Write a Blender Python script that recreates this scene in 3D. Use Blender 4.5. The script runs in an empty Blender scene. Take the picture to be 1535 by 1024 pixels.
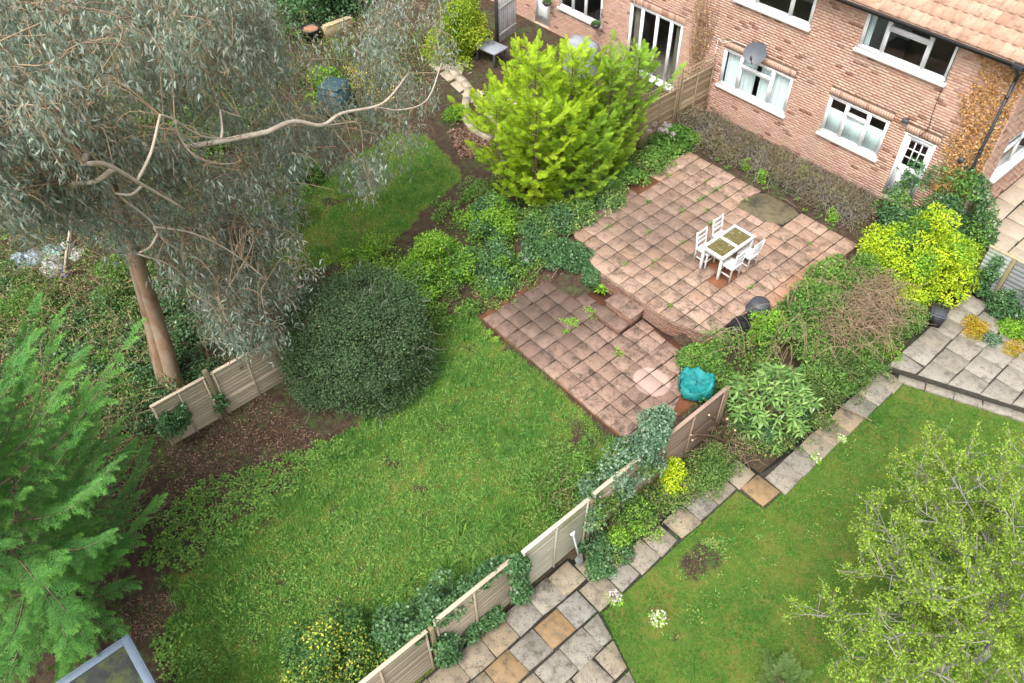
import bpy, math, random
import numpy as np
from mathutils import Matrix

scene = bpy.context.scene
PI = math.pi
rad = math.radians

# ------------------------------------------------------------------ camera
CAM = np.array([7.0876, -19.6896, 13.9073])
YAW, PITCH, ROLL, FPX = -0.872358, 0.827791, -0.021965, 1191.346
_fw = np.array([math.cos(PITCH) * math.sin(YAW), math.cos(PITCH) * math.cos(YAW), -math.sin(PITCH)])
_r = np.array([math.cos(YAW), -math.sin(YAW), 0.0])
_u = np.cross(_r, _fw)
_c, _s = math.cos(ROLL), math.sin(ROLL)
RIGHT, UP = _c * _r + _s * _u, -_s * _r + _c * _u
cam_data = bpy.data.cameras.new('camera')
cam_data.sensor_fit = 'HORIZONTAL'
cam_data.sensor_width = 36.0
cam_data.lens = FPX / 1535.0 * 36.0
cam_data.clip_end = 400.0
cam = bpy.data.objects.new('camera', cam_data)
scene.collection.objects.link(cam)
mw = Matrix.Identity(4)
for i in range(3):
    mw[i][0], mw[i][1], mw[i][2], mw[i][3] = RIGHT[i], UP[i], -_fw[i], CAM[i]
cam.matrix_world = mw
scene.camera = cam

# ------------------------------------------------------------------ sky, sun, exposure (overcast)
SUN_EL, SUN_AZ = rad(58), rad(163)          # azimuth measured from +Y clockwise
world = bpy.data.worlds.new('World')
scene.world = world
world.use_nodes = True
wn = world.node_tree.nodes
wl = world.node_tree.links
bg = wn['Background']
sky = wn.new('ShaderNodeTexSky')
sky.sky_type = 'NISHITA'
sky.sun_disc = False
sky.sun_elevation = SUN_EL
sky.sun_rotation = SUN_AZ
sky.air_density = 1.0
sky.dust_density = 6.0
sky.ozone_density = 1.0
hs = wn.new('ShaderNodeHueSaturation')
hs.inputs['Saturation'].default_value = 0.30
wl.new(sky.outputs[0], hs.inputs['Color'])
wl.new(hs.outputs[0], bg.inputs['Color'])
bg.inputs['Strength'].default_value = 0.15
sl = bpy.data.lights.new('sun', 'SUN')
sl.energy = 1.15
sl.angle = rad(24)
sl.color = (1.0, 0.965, 0.91)
sun = bpy.data.objects.new('sun', sl)
scene.collection.objects.link(sun)
sd = np.array([math.sin(SUN_AZ) * math.cos(SUN_EL), math.cos(SUN_AZ) * math.cos(SUN_EL), math.sin(SUN_EL)])
from mathutils import Vector
sun.rotation_euler = Vector(sd).to_track_quat('Z', 'Y').to_euler()
sun.location = (0, -8, 25)
vs = scene.view_settings
vs.view_transform = 'Standard'
vs.look = 'None'
vs.gamma = 1.0
vs.use_curve_mapping = False
vs.exposure = 0.95
scene.render.resolution_x, scene.render.resolution_y = 1024, 683

# ------------------------------------------------------------------ helpers
rng = np.random.default_rng(7)
random.seed(7)
COL = scene.collection

def P(u, v, z=None, x=None, y=None):
    """photo pixel (1535 wide) -> world point on a given plane"""
    d = _fw + RIGHT * (u - 767.5) / FPX - UP * (v - 512.0) / FPX
    if z is not None: t = (z - CAM[2]) / d[2]
    elif x is not None: t = (x - CAM[0]) / d[0]
    else: t = (y - CAM[1]) / d[1]
    return CAM + t * d

def link(o, parent=None):
    COL.objects.link(o)
    if parent is not None: o.parent = parent
    return o

def tag(o, label=None, cat=None, group=None, kind=None):
    if label: o['label'] = label
    if cat: o['category'] = cat
    if group: o['group'] = group
    if kind: o['kind'] = kind
    return o

def thing(name, label, cat, loc=(0, 0, 0), rz=0.0, group=None):
    o = bpy.data.objects.new(name, None)
    o.empty_display_size = 0.2
    o.location = loc
    o.rotation_euler = (0, 0, rz)
    link(o)
    return tag(o, label, cat, group)

def mesh_np(name, V, F, mat, parent=None, rnd=None, loc=None, smooth=False):
    """V (n,3), F (m,k) array with one k, or list of such arrays"""
    V = np.asarray(V, np.float32)
    Fs = [np.asarray(f, np.int32) for f in (F if isinstance(F, (list, tuple)) else [F]) if len(f)]
    me = bpy.data.meshes.new(name)
    me.vertices.add(len(V))
    me.vertices.foreach_set('co', V.ravel())
    nl = sum(f.size for f in Fs)
    npoly = sum(len(f) for f in Fs)
    me.loops.add(nl)
    me.loops.foreach_set('vertex_index', np.concatenate([f.ravel() for f in Fs]))
    me.polygons.add(npoly)
    tot = np.concatenate([np.full(len(f), f.shape[1], np.int32) for f in Fs])
    st = np.concatenate([[0], np.cumsum(tot)[:-1]]).astype(np.int32)
    me.polygons.foreach_set('loop_start', st)
    if rnd is not None:
        a = me.attributes.new('rnd', 'FLOAT', 'FACE')
        a.data.foreach_set('value', np.asarray(rnd, np.float32))
    me.update(calc_edges=True)
    me.validate()
    if smooth: me.polygons.foreach_set('use_smooth', np.ones(npoly, bool))
    me.materials.append(mat)
    o = bpy.data.objects.new(name, me)
    if loc is not None: o.location = loc
    return link(o, parent)

class MB:
    """collects quads / tris into one mesh"""
    def __init__(s): s.v = []; s.q = []; s.t = []; s.n = 0; s.qr = []; s.tr = []
    def add(s, V, Q=(), T=(), r=0.5):
        V = np.asarray(V, float)
        for f in Q: s.q.append([i + s.n for i in f]); s.qr.append(r)
        for f in T: s.t.append([i + s.n for i in f]); s.tr.append(r)
        s.v.append(V); s.n += len(V)
    def box(s, a, b, r=0.5, M=None):
        x0, y0, z0 = a; x1, y1, z1 = b
        V = np.array([(x0,y0,z0),(x1,y0,z0),(x1,y1,z0),(x0,y1,z0),(x0,y0,z1),(x1,y0,z1),(x1,y1,z1),(x0,y1,z1)], float)
        if M is not None: V = V @ M[:3, :3].T + M[:3, 3]
        s.add(V, [(3,2,1,0),(4,5,6,7),(0,1,5,4),(1,2,6,5),(2,3,7,6),(3,0,4,7)], r=r)
    def bbox(s, a, b, bev=0.006, r=0.5, M=None):
        """box with chamfered edges"""
        a = np.array(a, float); b = np.array(b, float)
        c = (a + b) / 2; h = (b - a) / 2
        bev = min(bev, 0.45 * h.min())
        V = []; 
        for sx in (-1, 1):
            for sy in (-1, 1):
                for sz in (-1, 1):
                    g = np.array([sx, sy, sz], float)
                    for k in range(3):
                        w = h - bev; w[k] = h[k]
                        V.append(c + g * w)
        V = np.array(V)
        if M is not None: V = V @ M[:3, :3].T + M[:3, 3]
        I = lambda sx, sy, sz, k: ((sx > 0) * 4 + (sy > 0) * 2 + (sz > 0)) * 3 + k
        Q = []; T = []
        for k in range(3):
            i, j = (k + 1) % 3, (k + 2) % 3
            for sg in (-1, 1):
                f = []
                for (p, q) in ((-1,-1),(1,-1),(1,1),(-1,1)):
                    g = [0,0,0]; g[k] = sg; g[i] = p; g[j] = q
                    f.append(I(*g, k))
                Q.append(f if sg > 0 else f[::-1])
        for k in range(3):            # edges along k
            i, j = (k + 1) % 3, (k + 2) % 3
            for p in (-1, 1):
                for q in (-1, 1):
                    g0 = [0,0,0]; g1 = [0,0,0]
                    g0[k] = -1; g1[k] = 1
                    g0[i] = g1[i] = p; g0[j] = g1[j] = q
                    f = [I(*g0, i), I(*g1, i), I(*g1, j), I(*g0, j)]
                    Q.append(f if p * q < 0 else f[::-1])
        for sx in (-1, 1):
            for sy in (-1, 1):
                for sz in (-1, 1):
                    f = [I(sx,sy,sz,0), I(sx,sy,sz,1), I(sx,sy,sz,2)]
                    T.append(f if sx*sy*sz > 0 else f[::-1])
        s.add(V, Q, T, r)
    def tube(s, pts, rads, sides=6, cap=True, r=0.5):
        pts = np.asarray(pts, float); n = len(pts)
        rads = np.broadcast_to(np.asarray(rads, float), (n,))
        tan = np.gradient(pts, axis=0)
        tan /= np.linalg.norm(tan, axis=1, keepdims=True) + 1e-9
        ref = np.array([0.13, 0.27, 1.0]) if abs(tan[0][2]) < 0.9 else np.array([1.0, 0.2, 0.1])
        A = np.cross(tan, ref); A /= np.linalg.norm(A, axis=1, keepdims=True) + 1e-9
        B = np.cross(tan, A)
        ang = np.arange(sides) * 2 * PI / sides
        V = pts[:, None, :] + rads[:, None, None] * (np.cos(ang)[None, :, None] * A[:, None, :] + np.sin(ang)[None, :, None] * B[:, None, :])
        Q = []
        for i in range(n - 1):
            for k in range(sides):
                k2 = (k + 1) % sides
                Q.append((i*sides+k, (i+1)*sides+k, (i+1)*sides+k2, i*sides+k2))
        V = V.reshape(-1, 3)
        T = []
        if cap:
            V = np.vstack([V, pts[0], pts[-1]])
            a, b = n * sides, n * sides + 1
            for k in range(sides):
                k2 = (k + 1) % sides
                T.append((a, k, k2)); T.append((b, (n-1)*sides+k2, (n-1)*sides+k))
        s.add(V, Q, T, r)
    def lathe(s, prof, sides=16, c=(0,0,0), r=0.5):
        prof = np.asarray(prof, float); n = len(prof)
        ang = np.arange(sides) * 2 * PI / sides
        V = np.stack([prof[:, None, 0] * np.cos(ang) + c[0], prof[:, None, 0] * np.sin(ang) + c[1], np.repeat(prof[:, 1:2], sides, 1) + c[2]], -1).reshape(-1, 3)
        Q = [(i*sides+k, i*sides+(k+1) % sides, (i+1)*sides+(k+1) % sides, (i+1)*sides+k) for i in range(n-1) for k in range(sides)]
        s.add(V, Q, r=r)
    def build(s, name, mat, parent=None, loc=None, smooth=False):
        V = np.vstack(s.v)
        F = []
        r = []
        if s.q: F.append(np.array(s.q)); r += s.qr
        if s.t: F.append(np.array(s.t)); r += s.tr
        return mesh_np(name, V, F, mat, parent, r, loc, smooth)

def smooth_path(pts, k=4):
    pts = np.asarray(pts, float)
    if len(pts) < 3: 
        t = np.linspace(0, 1, k + 1)[:, None]
        return pts[0] * (1 - t) + pts[-1] * t
    out = []
    Q = np.vstack([2*pts[0]-pts[1], pts, 2*pts[-1]-pts[-2]])
    for i in range(1, len(Q) - 2):
        p0, p1, p2, p3 = Q[i-1], Q[i], Q[i+1], Q[i+2]
        for t in np.linspace(0, 1, k, endpoint=False):
            out.append(0.5*((2*p1) + (-p0+p2)*t + (2*p0-5*p1+4*p2-p3)*t*t + (-p0+3*p1-3*p2+p3)*t**3))
    out.append(pts[-1])
    return np.array(out)

# ------------------------------------------------------------------ materials
MATS = {}
def nmat(name):
    m = bpy.data.materials.new(name)
    m.use_nodes = True
    MATS[name] = m
    nt = m.node_tree
    b = nt.nodes['Principled BSDF']
    return m, nt, b

def ramp(nt, fac, cols, interp='LINEAR'):
    r = nt.nodes.new('ShaderNodeValToRGB')
    r.color_ramp.interpolation = interp
    e = r.color_ramp.elements
    cols = [(i / (len(cols) - 1), c) if len(c) == 3 else (c[0], c[1]) for i, c in enumerate(cols)]
    while len(e) < len(cols): e.new(0.5)
    for el, (p, c) in zip(e, cols):
        el.position = p
        el.color = (*c, 1)
    nt.links.new(fac, r.inputs[0])
    return r.outputs[0]

def noise(nt, scale, detail=4, rough=0.6, vec=None, dist=0.0):
    n = nt.nodes.new('ShaderNodeTexNoise')
    n.inputs['Scale'].default_value = scale
    n.inputs['Detail'].default_value = detail
    n.inputs['Roughness'].default_value = rough
    n.inputs['Distortion'].default_value = dist
    if vec is not None: nt.links.new(vec, n.inputs['Vector'])
    return n.outputs['Fac']

def math_(nt, op, a, b=None, clamp=False):
    n = nt.nodes.new('ShaderNodeMath')
    n.operation = op
    n.use_clamp = clamp
    for i, x in enumerate((a, b)):
        if x is None: continue
        if isinstance(x, (int, float)): n.inputs[i].default_value = x
        else: nt.links.new(x, n.inputs[i])
    return n.outputs[0]

def mix(nt, fac, a, b, mode='MIX'):
    n = nt.nodes.new('ShaderNodeMix')
    n.data_type = 'RGBA'
    n.blend_type = mode
    for s, x in ((n.inputs[0], fac), (n.inputs[6], a), (n.inputs[7], b)):
        if isinstance(x, (int, float)): s.default_value = x
        elif isinstance(x, tuple): s.default_value = (*x, 1)
        else: nt.links.new(x, s)
    return n.outputs[2]

def sstep(nt, x, lo, hi):
    n = nt.nodes.new('ShaderNodeMapRange')
    n.interpolation_type = 'SMOOTHSTEP'
    nt.links.new(x, n.inputs[0])
    n.inputs[1].default_value = lo
    n.inputs[2].default_value = hi
    return n.outputs[0]

def gpos(nt): return nt.nodes.new('ShaderNodeNewGeometry').outputs['Position']
def objco(nt): return nt.nodes.new('ShaderNodeTexCoord').outputs['Object']
def objrnd(nt): return nt.nodes.new('ShaderNodeObjectInfo').outputs['Random']
def attr(nt, n='rnd'):
    a = nt.nodes.new('ShaderNodeAttribute')
    a.attribute_name = n
    return a.outputs['Fac']
def mapping(nt, vec, sc):
    m = nt.nodes.new('ShaderNodeMapping')
    m.inputs['Scale'].default_value = sc
    nt.links.new(vec, m.inputs[0])
    return m.outputs[0]
def bump(nt, b, h, dist=0.01, st=0.6):
    n = nt.nodes.new('ShaderNodeBump')
    n.inputs['Distance'].default_value = dist
    n.inputs['Strength'].default_value = st
    nt.links.new(h, n.inputs['Height'])
    nt.links.new(n.outputs[0], b.inputs['Normal'])

def leaf_mat(name, cols, trans=0.28, rough=0.55, spec=0.22, gain=1.35):
    m, nt, b = nmat(name)
    cols = [tuple(min(.85, x*gain) for x in c) if len(c) == 3 else (c[0], tuple(min(.85, x*gain) for x in c[1])) for c in cols]
    col = ramp(nt, attr(nt), cols)
    nt.links.new(col, b.inputs['Base Color'])
    b.inputs['Roughness'].default_value = rough
    b.inputs['Specular IOR Level'].default_value = spec
    tr = nt.nodes.new('ShaderNodeBsdfTranslucent')
    nt.links.new(col, tr.inputs[0])
    mx = nt.nodes.new('ShaderNodeMixShader')
    mx.inputs[0].default_value = trans
    nt.links.new(b.outputs[0], mx.inputs[1])
    nt.links.new(tr.outputs[0], mx.inputs[2])
    nt.links.new(mx.outputs[0], nt.nodes['Material Output'].inputs[0])
    return m

def simple(name, col, rough=0.6, metal=0.0, spec=0.5, var=0.25, scale=6.0, bmp=0.0, dirt=None):
    m, nt, b = nmat(name)
    n = noise(nt, scale, 5, 0.65, gpos(nt))
    c0 = tuple(max(0, c * (1 - var)) for c in col)
    c1 = tuple(min(1, c * (1 + var)) for c in col)
    c = ramp(nt, n, [(0.25, c0), (0.75, c1)])
    if dirt:
        d = sstep(nt, noise(nt, dirt[1], 6, 0.7, gpos(nt)), dirt[2], dirt[2] + 0.15)
        c = mix(nt, d, c, dirt[0])
    nt.links.new(c, b.inputs['Base Color'])
    b.inputs['Roughness'].default_value = rough
    b.inputs['Metallic'].default_value = metal
    b.inputs['Specular IOR Level'].default_value = spec
    if bmp: bump(nt, b, noise(nt, scale * 8, 4, 0.6, gpos(nt)), bmp)
    return m

def slab_mat(name, cols, stain=(0.16, 0.10, 0.08), stain_amt=0.5, speck=(0.07, 0.05, 0.04), speck_lo=0.6, extra=None):
    m, nt, b = nmat(name)
    pos = gpos(nt)
    ornd = objrnd(nt)
    base = ramp(nt, ornd, cols)
    vadd = nt.nodes.new('ShaderNodeVectorMath')
    vadd.operation = 'ADD'
    nt.links.new(pos, vadd.inputs[0])
    nt.links.new(math_(nt, 'MULTIPLY', ornd, 3.7), vadd.inputs[1])
    n1 = noise(nt, 2.6, 5, 0.7, vadd.outputs[0], 0.6)
    n2 = noise(nt, 9.0, 6, 0.75, pos, 0.3)
    n3 = noise(nt, 38.0, 3, 0.6, pos)
    base = mix(nt, math_(nt, 'MULTIPLY', sstep(nt, n2, 0.35, 0.75), 0.35), base, tuple(min(1, c * 1.5) for c in cols[-1][-1] if True) if len(cols[-1]) == 2 else tuple(min(1, c * 1.25) for c in cols[-1]))
    st = math_(nt, 'MULTIPLY', sstep(nt, math_(nt, 'ADD', math_(nt, 'MULTIPLY', n1, 0.6), math_(nt, 'MULTIPLY', n2, 0.4)), 0.43, 0.66), stain_amt)
    base = mix(nt, st, base, stain)
    sp = sstep(nt, math_(nt, 'ADD', math_(nt, 'MULTIPLY', n3, 0.6), math_(nt, 'MULTIPLY', n2, 0.4)), speck_lo, speck_lo + 0.06)
    base = mix(nt, math_(nt, 'MULTIPLY', sp, 0.75), base, speck)
    if extra: base = extra(nt, pos, base, n2)
    nt.links.new(base, b.inputs['Base Color'])
    b.inputs['Roughness'].default_value = 0.75
    b.inputs['Specular IOR Level'].default_value = 0.3
    bump(nt, b, math_(nt, 'ADD', n2, math_(nt, 'MULTIPLY', n3, 0.5)), 0.006, 0.7)
    return m

def pos_mask(nt, pos, c, rx, ry, n, lo=0.85, hi=1.05, nz=0.5):
    s = nt.nodes.new('ShaderNodeSeparateXYZ')
    nt.links.new(pos, s.inputs[0])
    dx = math_(nt, 'DIVIDE', math_(nt, 'SUBTRACT', s.outputs[0], c[0]), rx)
    dy = math_(nt, 'DIVIDE', math_(nt, 'SUBTRACT', s.outputs[1], c[1]), ry)
    d = math_(nt, 'SQRT', math_(nt, 'ADD', math_(nt, 'MULTIPLY', dx, dx), math_(nt, 'MULTIPLY', dy, dy)))
    d = math_(nt, 'ADD', d, math_(nt, 'MULTIPLY', math_(nt, 'SUBTRACT', n, 0.5), nz))
    return math_(nt, 'SUBTRACT', 1.0, sstep(nt, d, lo, hi))

def lower_extra(nt, pos, base, n2):
    dark = pos_mask(nt, pos, (-3.7, -9.6), 2.4, 1.9, n2, 0.25, 1.15, 1.6)
    base = mix(nt, math_(nt, 'MULTIPLY', dark, 0.72), base, (0.075, 0.055, 0.045))
    disc = pos_mask(nt, pos, (0.1, -9.58), 0.46, 0.42, n2, 0.9, 1.03, 0.12)
    return mix(nt, math_(nt, 'MULTIPLY', disc, 0.75), base, (0.50, 0.355, 0.30))

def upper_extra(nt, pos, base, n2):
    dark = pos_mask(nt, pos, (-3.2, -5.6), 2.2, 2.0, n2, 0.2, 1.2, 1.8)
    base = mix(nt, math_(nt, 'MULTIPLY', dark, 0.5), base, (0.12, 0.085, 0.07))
    rust = pos_mask(nt, pos, (0.9, -4.9), 0.7, 2.2, n2, 0.3, 1.2, 1.0)
    return mix(nt, math_(nt, 'MULTIPLY', rust, 0.6), base, (0.40, 0.17, 0.07))

m_slab_up = slab_mat('terracotta_slab', [(0.28,0.19,0.145),(0.36,0.245,0.185),(0.43,0.30,0.23),(0.31,0.205,0.15),(0.41,0.265,0.185)], (0.12,0.085,0.062), 1.0, speck_lo=.55, extra=upper_extra)
m_slab_lo = slab_mat('weathered_slab', [(0.24,0.155,0.12),(0.30,0.20,0.15),(0.36,0.245,0.19),(0.27,0.175,0.13)], (0.085,0.06,0.046), 1.0, speck_lo=.55, extra=lower_extra)
m_stone = slab_mat('york_stone', [(0.0,(0.21,0.19,0.165)),(0.2,(0.30,0.27,0.22)),(0.4,(0.31,0.25,0.165)),(0.6,(0.24,0.205,0.15)),(0.8,(0.29,0.21,0.12)),(1.0,(0.26,0.245,0.22))], (0.10,0.088,0.068), 0.9, (0.04,0.038,0.032), 0.545)
m_stone_or = slab_mat('orange_stone', [(0.30,0.185,0.09),(0.28,0.195,0.105)], (0.13,0.10,0.065), 0.9, (0.04,0.035,0.03), 0.56)
m_terr = slab_mat('pale_stone', [(0.27,0.245,0.205),(0.32,0.29,0.245),(0.25,0.22,0.175),(0.31,0.28,0.24)], (0.12,0.105,0.085), 0.75, (0.05,0.045,0.04), 0.555)
m_conc = slab_mat('mossy_concrete', [(0.12,0.105,0.06),(0.15,0.125,0.07)], (0.03,0.032,0.028), 0.95, (0.34,0.34,0.30), 0.61)
m_path_beige = slab_mat('concrete_flag', [(0.40,0.34,0.26),(0.45,0.38,0.29)], (0.25,0.20,0.15), 0.4)
m_sand = simple('orange_sand', (0.20,0.075,0.033), 0.9, var=0.4, scale=4, bmp=0.01, dirt=((0.09,0.06,0.04), 3.0, 0.55))
m_joint = simple('mossy_joint', (0.035,0.03,0.023), 0.95, var=0.4, scale=12, dirt=((0.05,0.08,0.025), 1.5, 0.58))

def brick_mat(name, cols):
    m, nt, b = nmat(name)
    c = ramp(nt, attr(nt), cols)
    n = noise(nt, 30, 4, 0.65, gpos(nt))
    c = mix(nt, math_(nt, 'MULTIPLY', sstep(nt, n, 0.4, 0.75), 0.35), c, (0.55, 0.42, 0.34))
    n2 = noise(nt, 1.1, 4, 0.6, gpos(nt))
    c = mix(nt, math_(nt, 'MULTIPLY', sstep(nt, n2, 0.42, 0.75), 0.5), c, (0.43, 0.31, 0.24))
    nt.links.new(c, b.inputs['Base Color'])
    b.inputs['Roughness'].default_value = 0.85
    b.inputs['Specular IOR Level'].default_value = 0.2
    bump(nt, b, n, 0.004, 0.6)
    return m
m_brick = brick_mat('brick', [(0.0,(0.20,0.09,0.06)),(0.10,(0.27,0.125,0.085)),(0.14,(0.47,0.265,0.20)),(0.45,(0.54,0.34,0.265)),(0.7,(0.57,0.37,0.285)),(0.9,(0.60,0.41,0.30)),(1.0,(0.53,0.29,0.205))])
m_gbrick = brick_mat('garden_brick', [(0.12,0.06,0.042),(0.18,0.09,0.06),(0.23,0.12,0.085)])
m_mortar = simple('mortar', (0.53,0.375,0.30), 0.95, var=0.2, scale=5)
m_gmortar = simple('garden_mortar', (0.17,0.125,0.095), 0.95, var=0.3, scale=5)
m_white = simple('white_upvc', (0.80,0.81,0.82), 0.35, var=0.03, scale=3)
m_sill = simple('white_sill', (0.78,0.78,0.77), 0.5, var=0.06, scale=3)
m_chair = simple('white_paint', (0.74,0.74,0.75), 0.5, var=0.08, scale=9, dirt=((0.38,0.39,0.33), 7, 0.53))
m_moss = simple('table_moss', (0.13,0.11,0.035), 0.95, var=0.6, scale=14, bmp=0.012, dirt=((0.42,0.42,0.39), 7, 0.57))
m_black = simple('black_plastic', (0.022,0.023,0.027), 0.45, var=0.2, scale=5)
m_dkgrey = simple('dark_grey_metal', (0.06,0.065,0.075), 0.45, var=0.2, scale=6)
m_gutter = simple('black_gutter', (0.035,0.037,0.042), 0.4, var=0.2, scale=4)
m_greycover = simple('grey_cover', (0.27,0.29,0.33), 0.6, var=0.15, scale=3)
m_dish = simple('dish_grey', (0.085,0.095,0.115), 0.5, var=0.15, scale=6)

def glass_mat(name, tint=(0.9, 0.95, 0.95)):
    m, nt, b = nmat(name)
    nt.nodes.remove(b)
    t = nt.nodes.new('ShaderNodeBsdfTransparent')
    t.inputs[0].default_value = (*tint, 1)
    g = nt.nodes.new('ShaderNodeBsdfGlossy')
    g.inputs['Roughness'].default_value = 0.02
    f = nt.nodes.new('ShaderNodeLayerWeight')
    f.inputs[0].default_value = 0.5
    mx = nt.nodes.new('ShaderNodeMixShader')
    fp_ = math_(nt, 'ADD', math_(nt, 'MULTIPLY', math_(nt, 'POWER', f.outputs['Facing'], 5.0), 0.9), 0.05)
    nt.links.new(fp_, mx.inputs[0])
    nt.links.new(t.outputs[0], mx.inputs[1])
    nt.links.new(g.outputs[0], mx.inputs[2])
    nt.links.new(mx.outputs[0], nt.nodes['Material Output'].inputs[0])
    return m
m_glass = glass_mat('glass')
m_frost = simple('frosted_film', (0.62,0.70,0.70), 0.4, var=0.22, scale=34)
m_curtain = simple('net_curtain', (0.75,0.82,0.82), 0.9, var=0.06, scale=4)
m_tan_curtain = simple('tan_curtain', (0.24,0.20,0.15), 0.9, var=0.2, scale=4)
m_room = simple('room_wall', (0.72,0.75,0.75), 0.9, var=0.06, scale=2)
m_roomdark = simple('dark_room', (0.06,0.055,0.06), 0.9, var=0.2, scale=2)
m_carpet = simple('carpet', (0.26,0.22,0.18), 0.95, var=0.2, scale=3)

def wood_mat(name, cols, axis=1, green=None, obj=True):
    m, nt, b = nmat(name)
    pos = gpos(nt)
    sc = [18, 18, 60]; sc[axis] = 1.6
    n = noise(nt, 1.0, 5, 0.65, mapping(nt, pos, sc))
    c = ramp(nt, objrnd(nt), cols)
    c = mix(nt, math_(nt, 'MULTIPLY', sstep(nt, n, 0.45, 0.75), 0.5), c, tuple(0.45 * x for x in cols[0]))
    if green:
        d = sstep(nt, noise(nt, 1.3, 4, 0.6, pos), 0.5, 0.72)
        c = mix(nt, math_(nt, 'MULTIPLY', d, 0.7), c, green)
    nt.links.new(c, b.inputs['Base Color'])
    b.inputs['Roughness'].default_value = 0.8
    b.inputs['Specular IOR Level'].default_value = 0.25
    bump(nt, b, n, 0.004, 0.5)
    return m
m_fence = wood_mat('fence_wood', [(0.50,0.41,0.29),(0.58,0.48,0.36),(0.54,0.45,0.33)], 1)
m_fence_pale = wood_mat('pale_fence_wood', [(0.60,0.56,0.46),(0.53,0.50,0.39)], 1, (0.36,0.32,0.14))
m_fence_old = wood_mat('old_fence_wood', [(0.44,0.36,0.27),(0.53,0.45,0.34),(0.48,0.40,0.30)], 1)
m_fence_brown = wood_mat('brown_fence_wood', [(0.34,0.235,0.18),(0.40,0.285,0.225)], 1)
m_trellis = wood_mat('trellis_wood', [(0.34,0.25,0.16),(0.44,0.34,0.22),(0.30,0.23,0.15)], 1)
m_fence_grey = wood_mat('grey_fence_wood', [(0.25,0.26,0.28),(0.31,0.32,0.34),(0.28,0.28,0.29)], 0)
m_fence_mint = wood_mat('mint_fence_wood', [(0.42,0.46,0.45),(0.48,0.52,0.50)], 0, (0.33,0.38,0.25))
m_post = wood_mat('post_wood', [(0.22,0.18,0.11),(0.27,0.22,0.13)], 2, (0.20,0.21,0.07))
m_timber = wood_mat('timber_sleeper', [(0.45,0.36,0.22),(0.5,0.4,0.25)], 1)
m_orangewood = wood_mat('orange_timber', [(0.50,0.25,0.07),(0.45,0.2,0.05)], 1)

def bark_mat(name, cols, scale=6):
    m, nt, b = nmat(name)
    pos = gpos(nt)
    n = noise(nt, scale, 6, 0.7, mapping(nt, pos, (1, 1, 0.35)), 0.8)
    c = ramp(nt, n, cols)
    nt.links.new(c, b.inputs['Base Color'])
    b.inputs['Roughness'].default_value = 0.85
    b.inputs['Specular IOR Level'].default_value = 0.2
    bump(nt, b, n, 0.02, 0.7)
    return m
m_bark = bark_mat('eucalyptus_bark', [(0.25,(0.13,0.075,0.045)),(0.45,(0.28,0.18,0.11)),(0.6,(0.30,0.25,0.19)),(0.8,(0.22,0.12,0.07))], 3)
m_limb = bark_mat('pale_limb', [(0.3,(0.36,0.28,0.20)),(0.5,(0.56,0.48,0.38)),(0.8,(0.66,0.60,0.51))], 5)
m_twig = bark_mat('twig', [(0.3,(0.13,0.09,0.06)),(0.6,(0.26,0.19,0.13)),(0.8,(0.34,0.26,0.18))], 5)
m_drytwig = bark_mat('dry_twig', [(0.3,(0.22,0.15,0.09)),(0.6,(0.38,0.28,0.18)),(0.8,(0.46,0.36,0.25))], 5)
m_greytwig = bark_mat('grey_twig', [(0.3,(0.22,0.20,0.18)),(0.6,(0.38,0.36,0.33)),(0.8,(0.48,0.46,0.42))], 6)
m_brownbark = bark_mat('brown_bark', [(0.3,(0.07,0.045,0.03)),(0.7,(0.16,0.11,0.075))], 6)

m_euc = leaf_mat('eucalyptus_leaf', [(0.0,(0.11,0.15,0.095)),(0.35,(0.19,0.24,0.175)),(0.62,(0.29,0.34,0.28)),(0.80,(0.42,0.46,0.42)),(0.86,(0.25,0.27,0.13)),(0.93,(0.33,0.26,0.17)),(1.0,(0.36,0.28,0.20))], 0.3, 0.45, 0.3, 1.3)
m_ley = leaf_mat('leyland_foliage', [(0.0,(0.045,0.13,0.042)),(0.4,(0.085,0.225,0.06)),(0.72,(0.15,0.34,0.075)),(0.9,(0.27,0.46,0.09)),(1.0,(0.46,0.62,0.11))], 0.33, 0.65, 0.12, 1.25)
m_gold = leaf_mat('golden_foliage', [(0.0,(0.10,0.19,0.02)),(0.4,(0.25,0.40,0.025)),(0.7,(0.41,0.54,0.035)),(1.0,(0.62,0.66,0.05))], 0.36, 0.65, 0.12, 1.3)
m_gold2 = leaf_mat('green_gold_foliage', [(0.0,(0.09,0.20,0.03)),(0.4,(0.20,0.36,0.04)),(0.7,(0.34,0.50,0.05)),(1.0,(0.54,0.62,0.07))], 0.36, 0.65, 0.12, 1.25)
m_yew = leaf_mat('dark_hedge_leaf', [(0.0,(0.05,0.095,0.042)),(0.5,(0.08,0.14,0.06)),(0.85,(0.115,0.185,0.08)),(0.93,(0.15,0.21,0.10)),(1.0,(0.30,0.26,0.16))], 0.2, 0.6, 0.12, 1.2)
m_lime = leaf_mat('lime_leaf', [(0.0,(0.08,0.17,0.025)),(0.5,(0.17,0.34,0.035)),(1.0,(0.32,0.50,0.06))], 0.3)
m_choisya = leaf_mat('yellow_leaf', [(0.0,(0.15,0.27,0.02)),(0.5,(0.35,0.48,0.025)),(1.0,(0.58,0.63,0.04))], 0.3)
m_green = leaf_mat('green_leaf', [(0.0,(0.06,0.14,0.03)),(0.5,(0.12,0.25,0.05)),(0.85,(0.20,0.34,0.07)),(1.0,(0.32,0.42,0.09))], 0.35)
m_ivy = leaf_mat('ivy_leaf', [(0.0,(0.04,0.10,0.04)),(0.5,(0.075,0.165,0.06)),(0.85,(0.12,0.235,0.095)),(1.0,(0.21,0.32,0.14))], 0.28, 0.35, 0.5)
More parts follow.
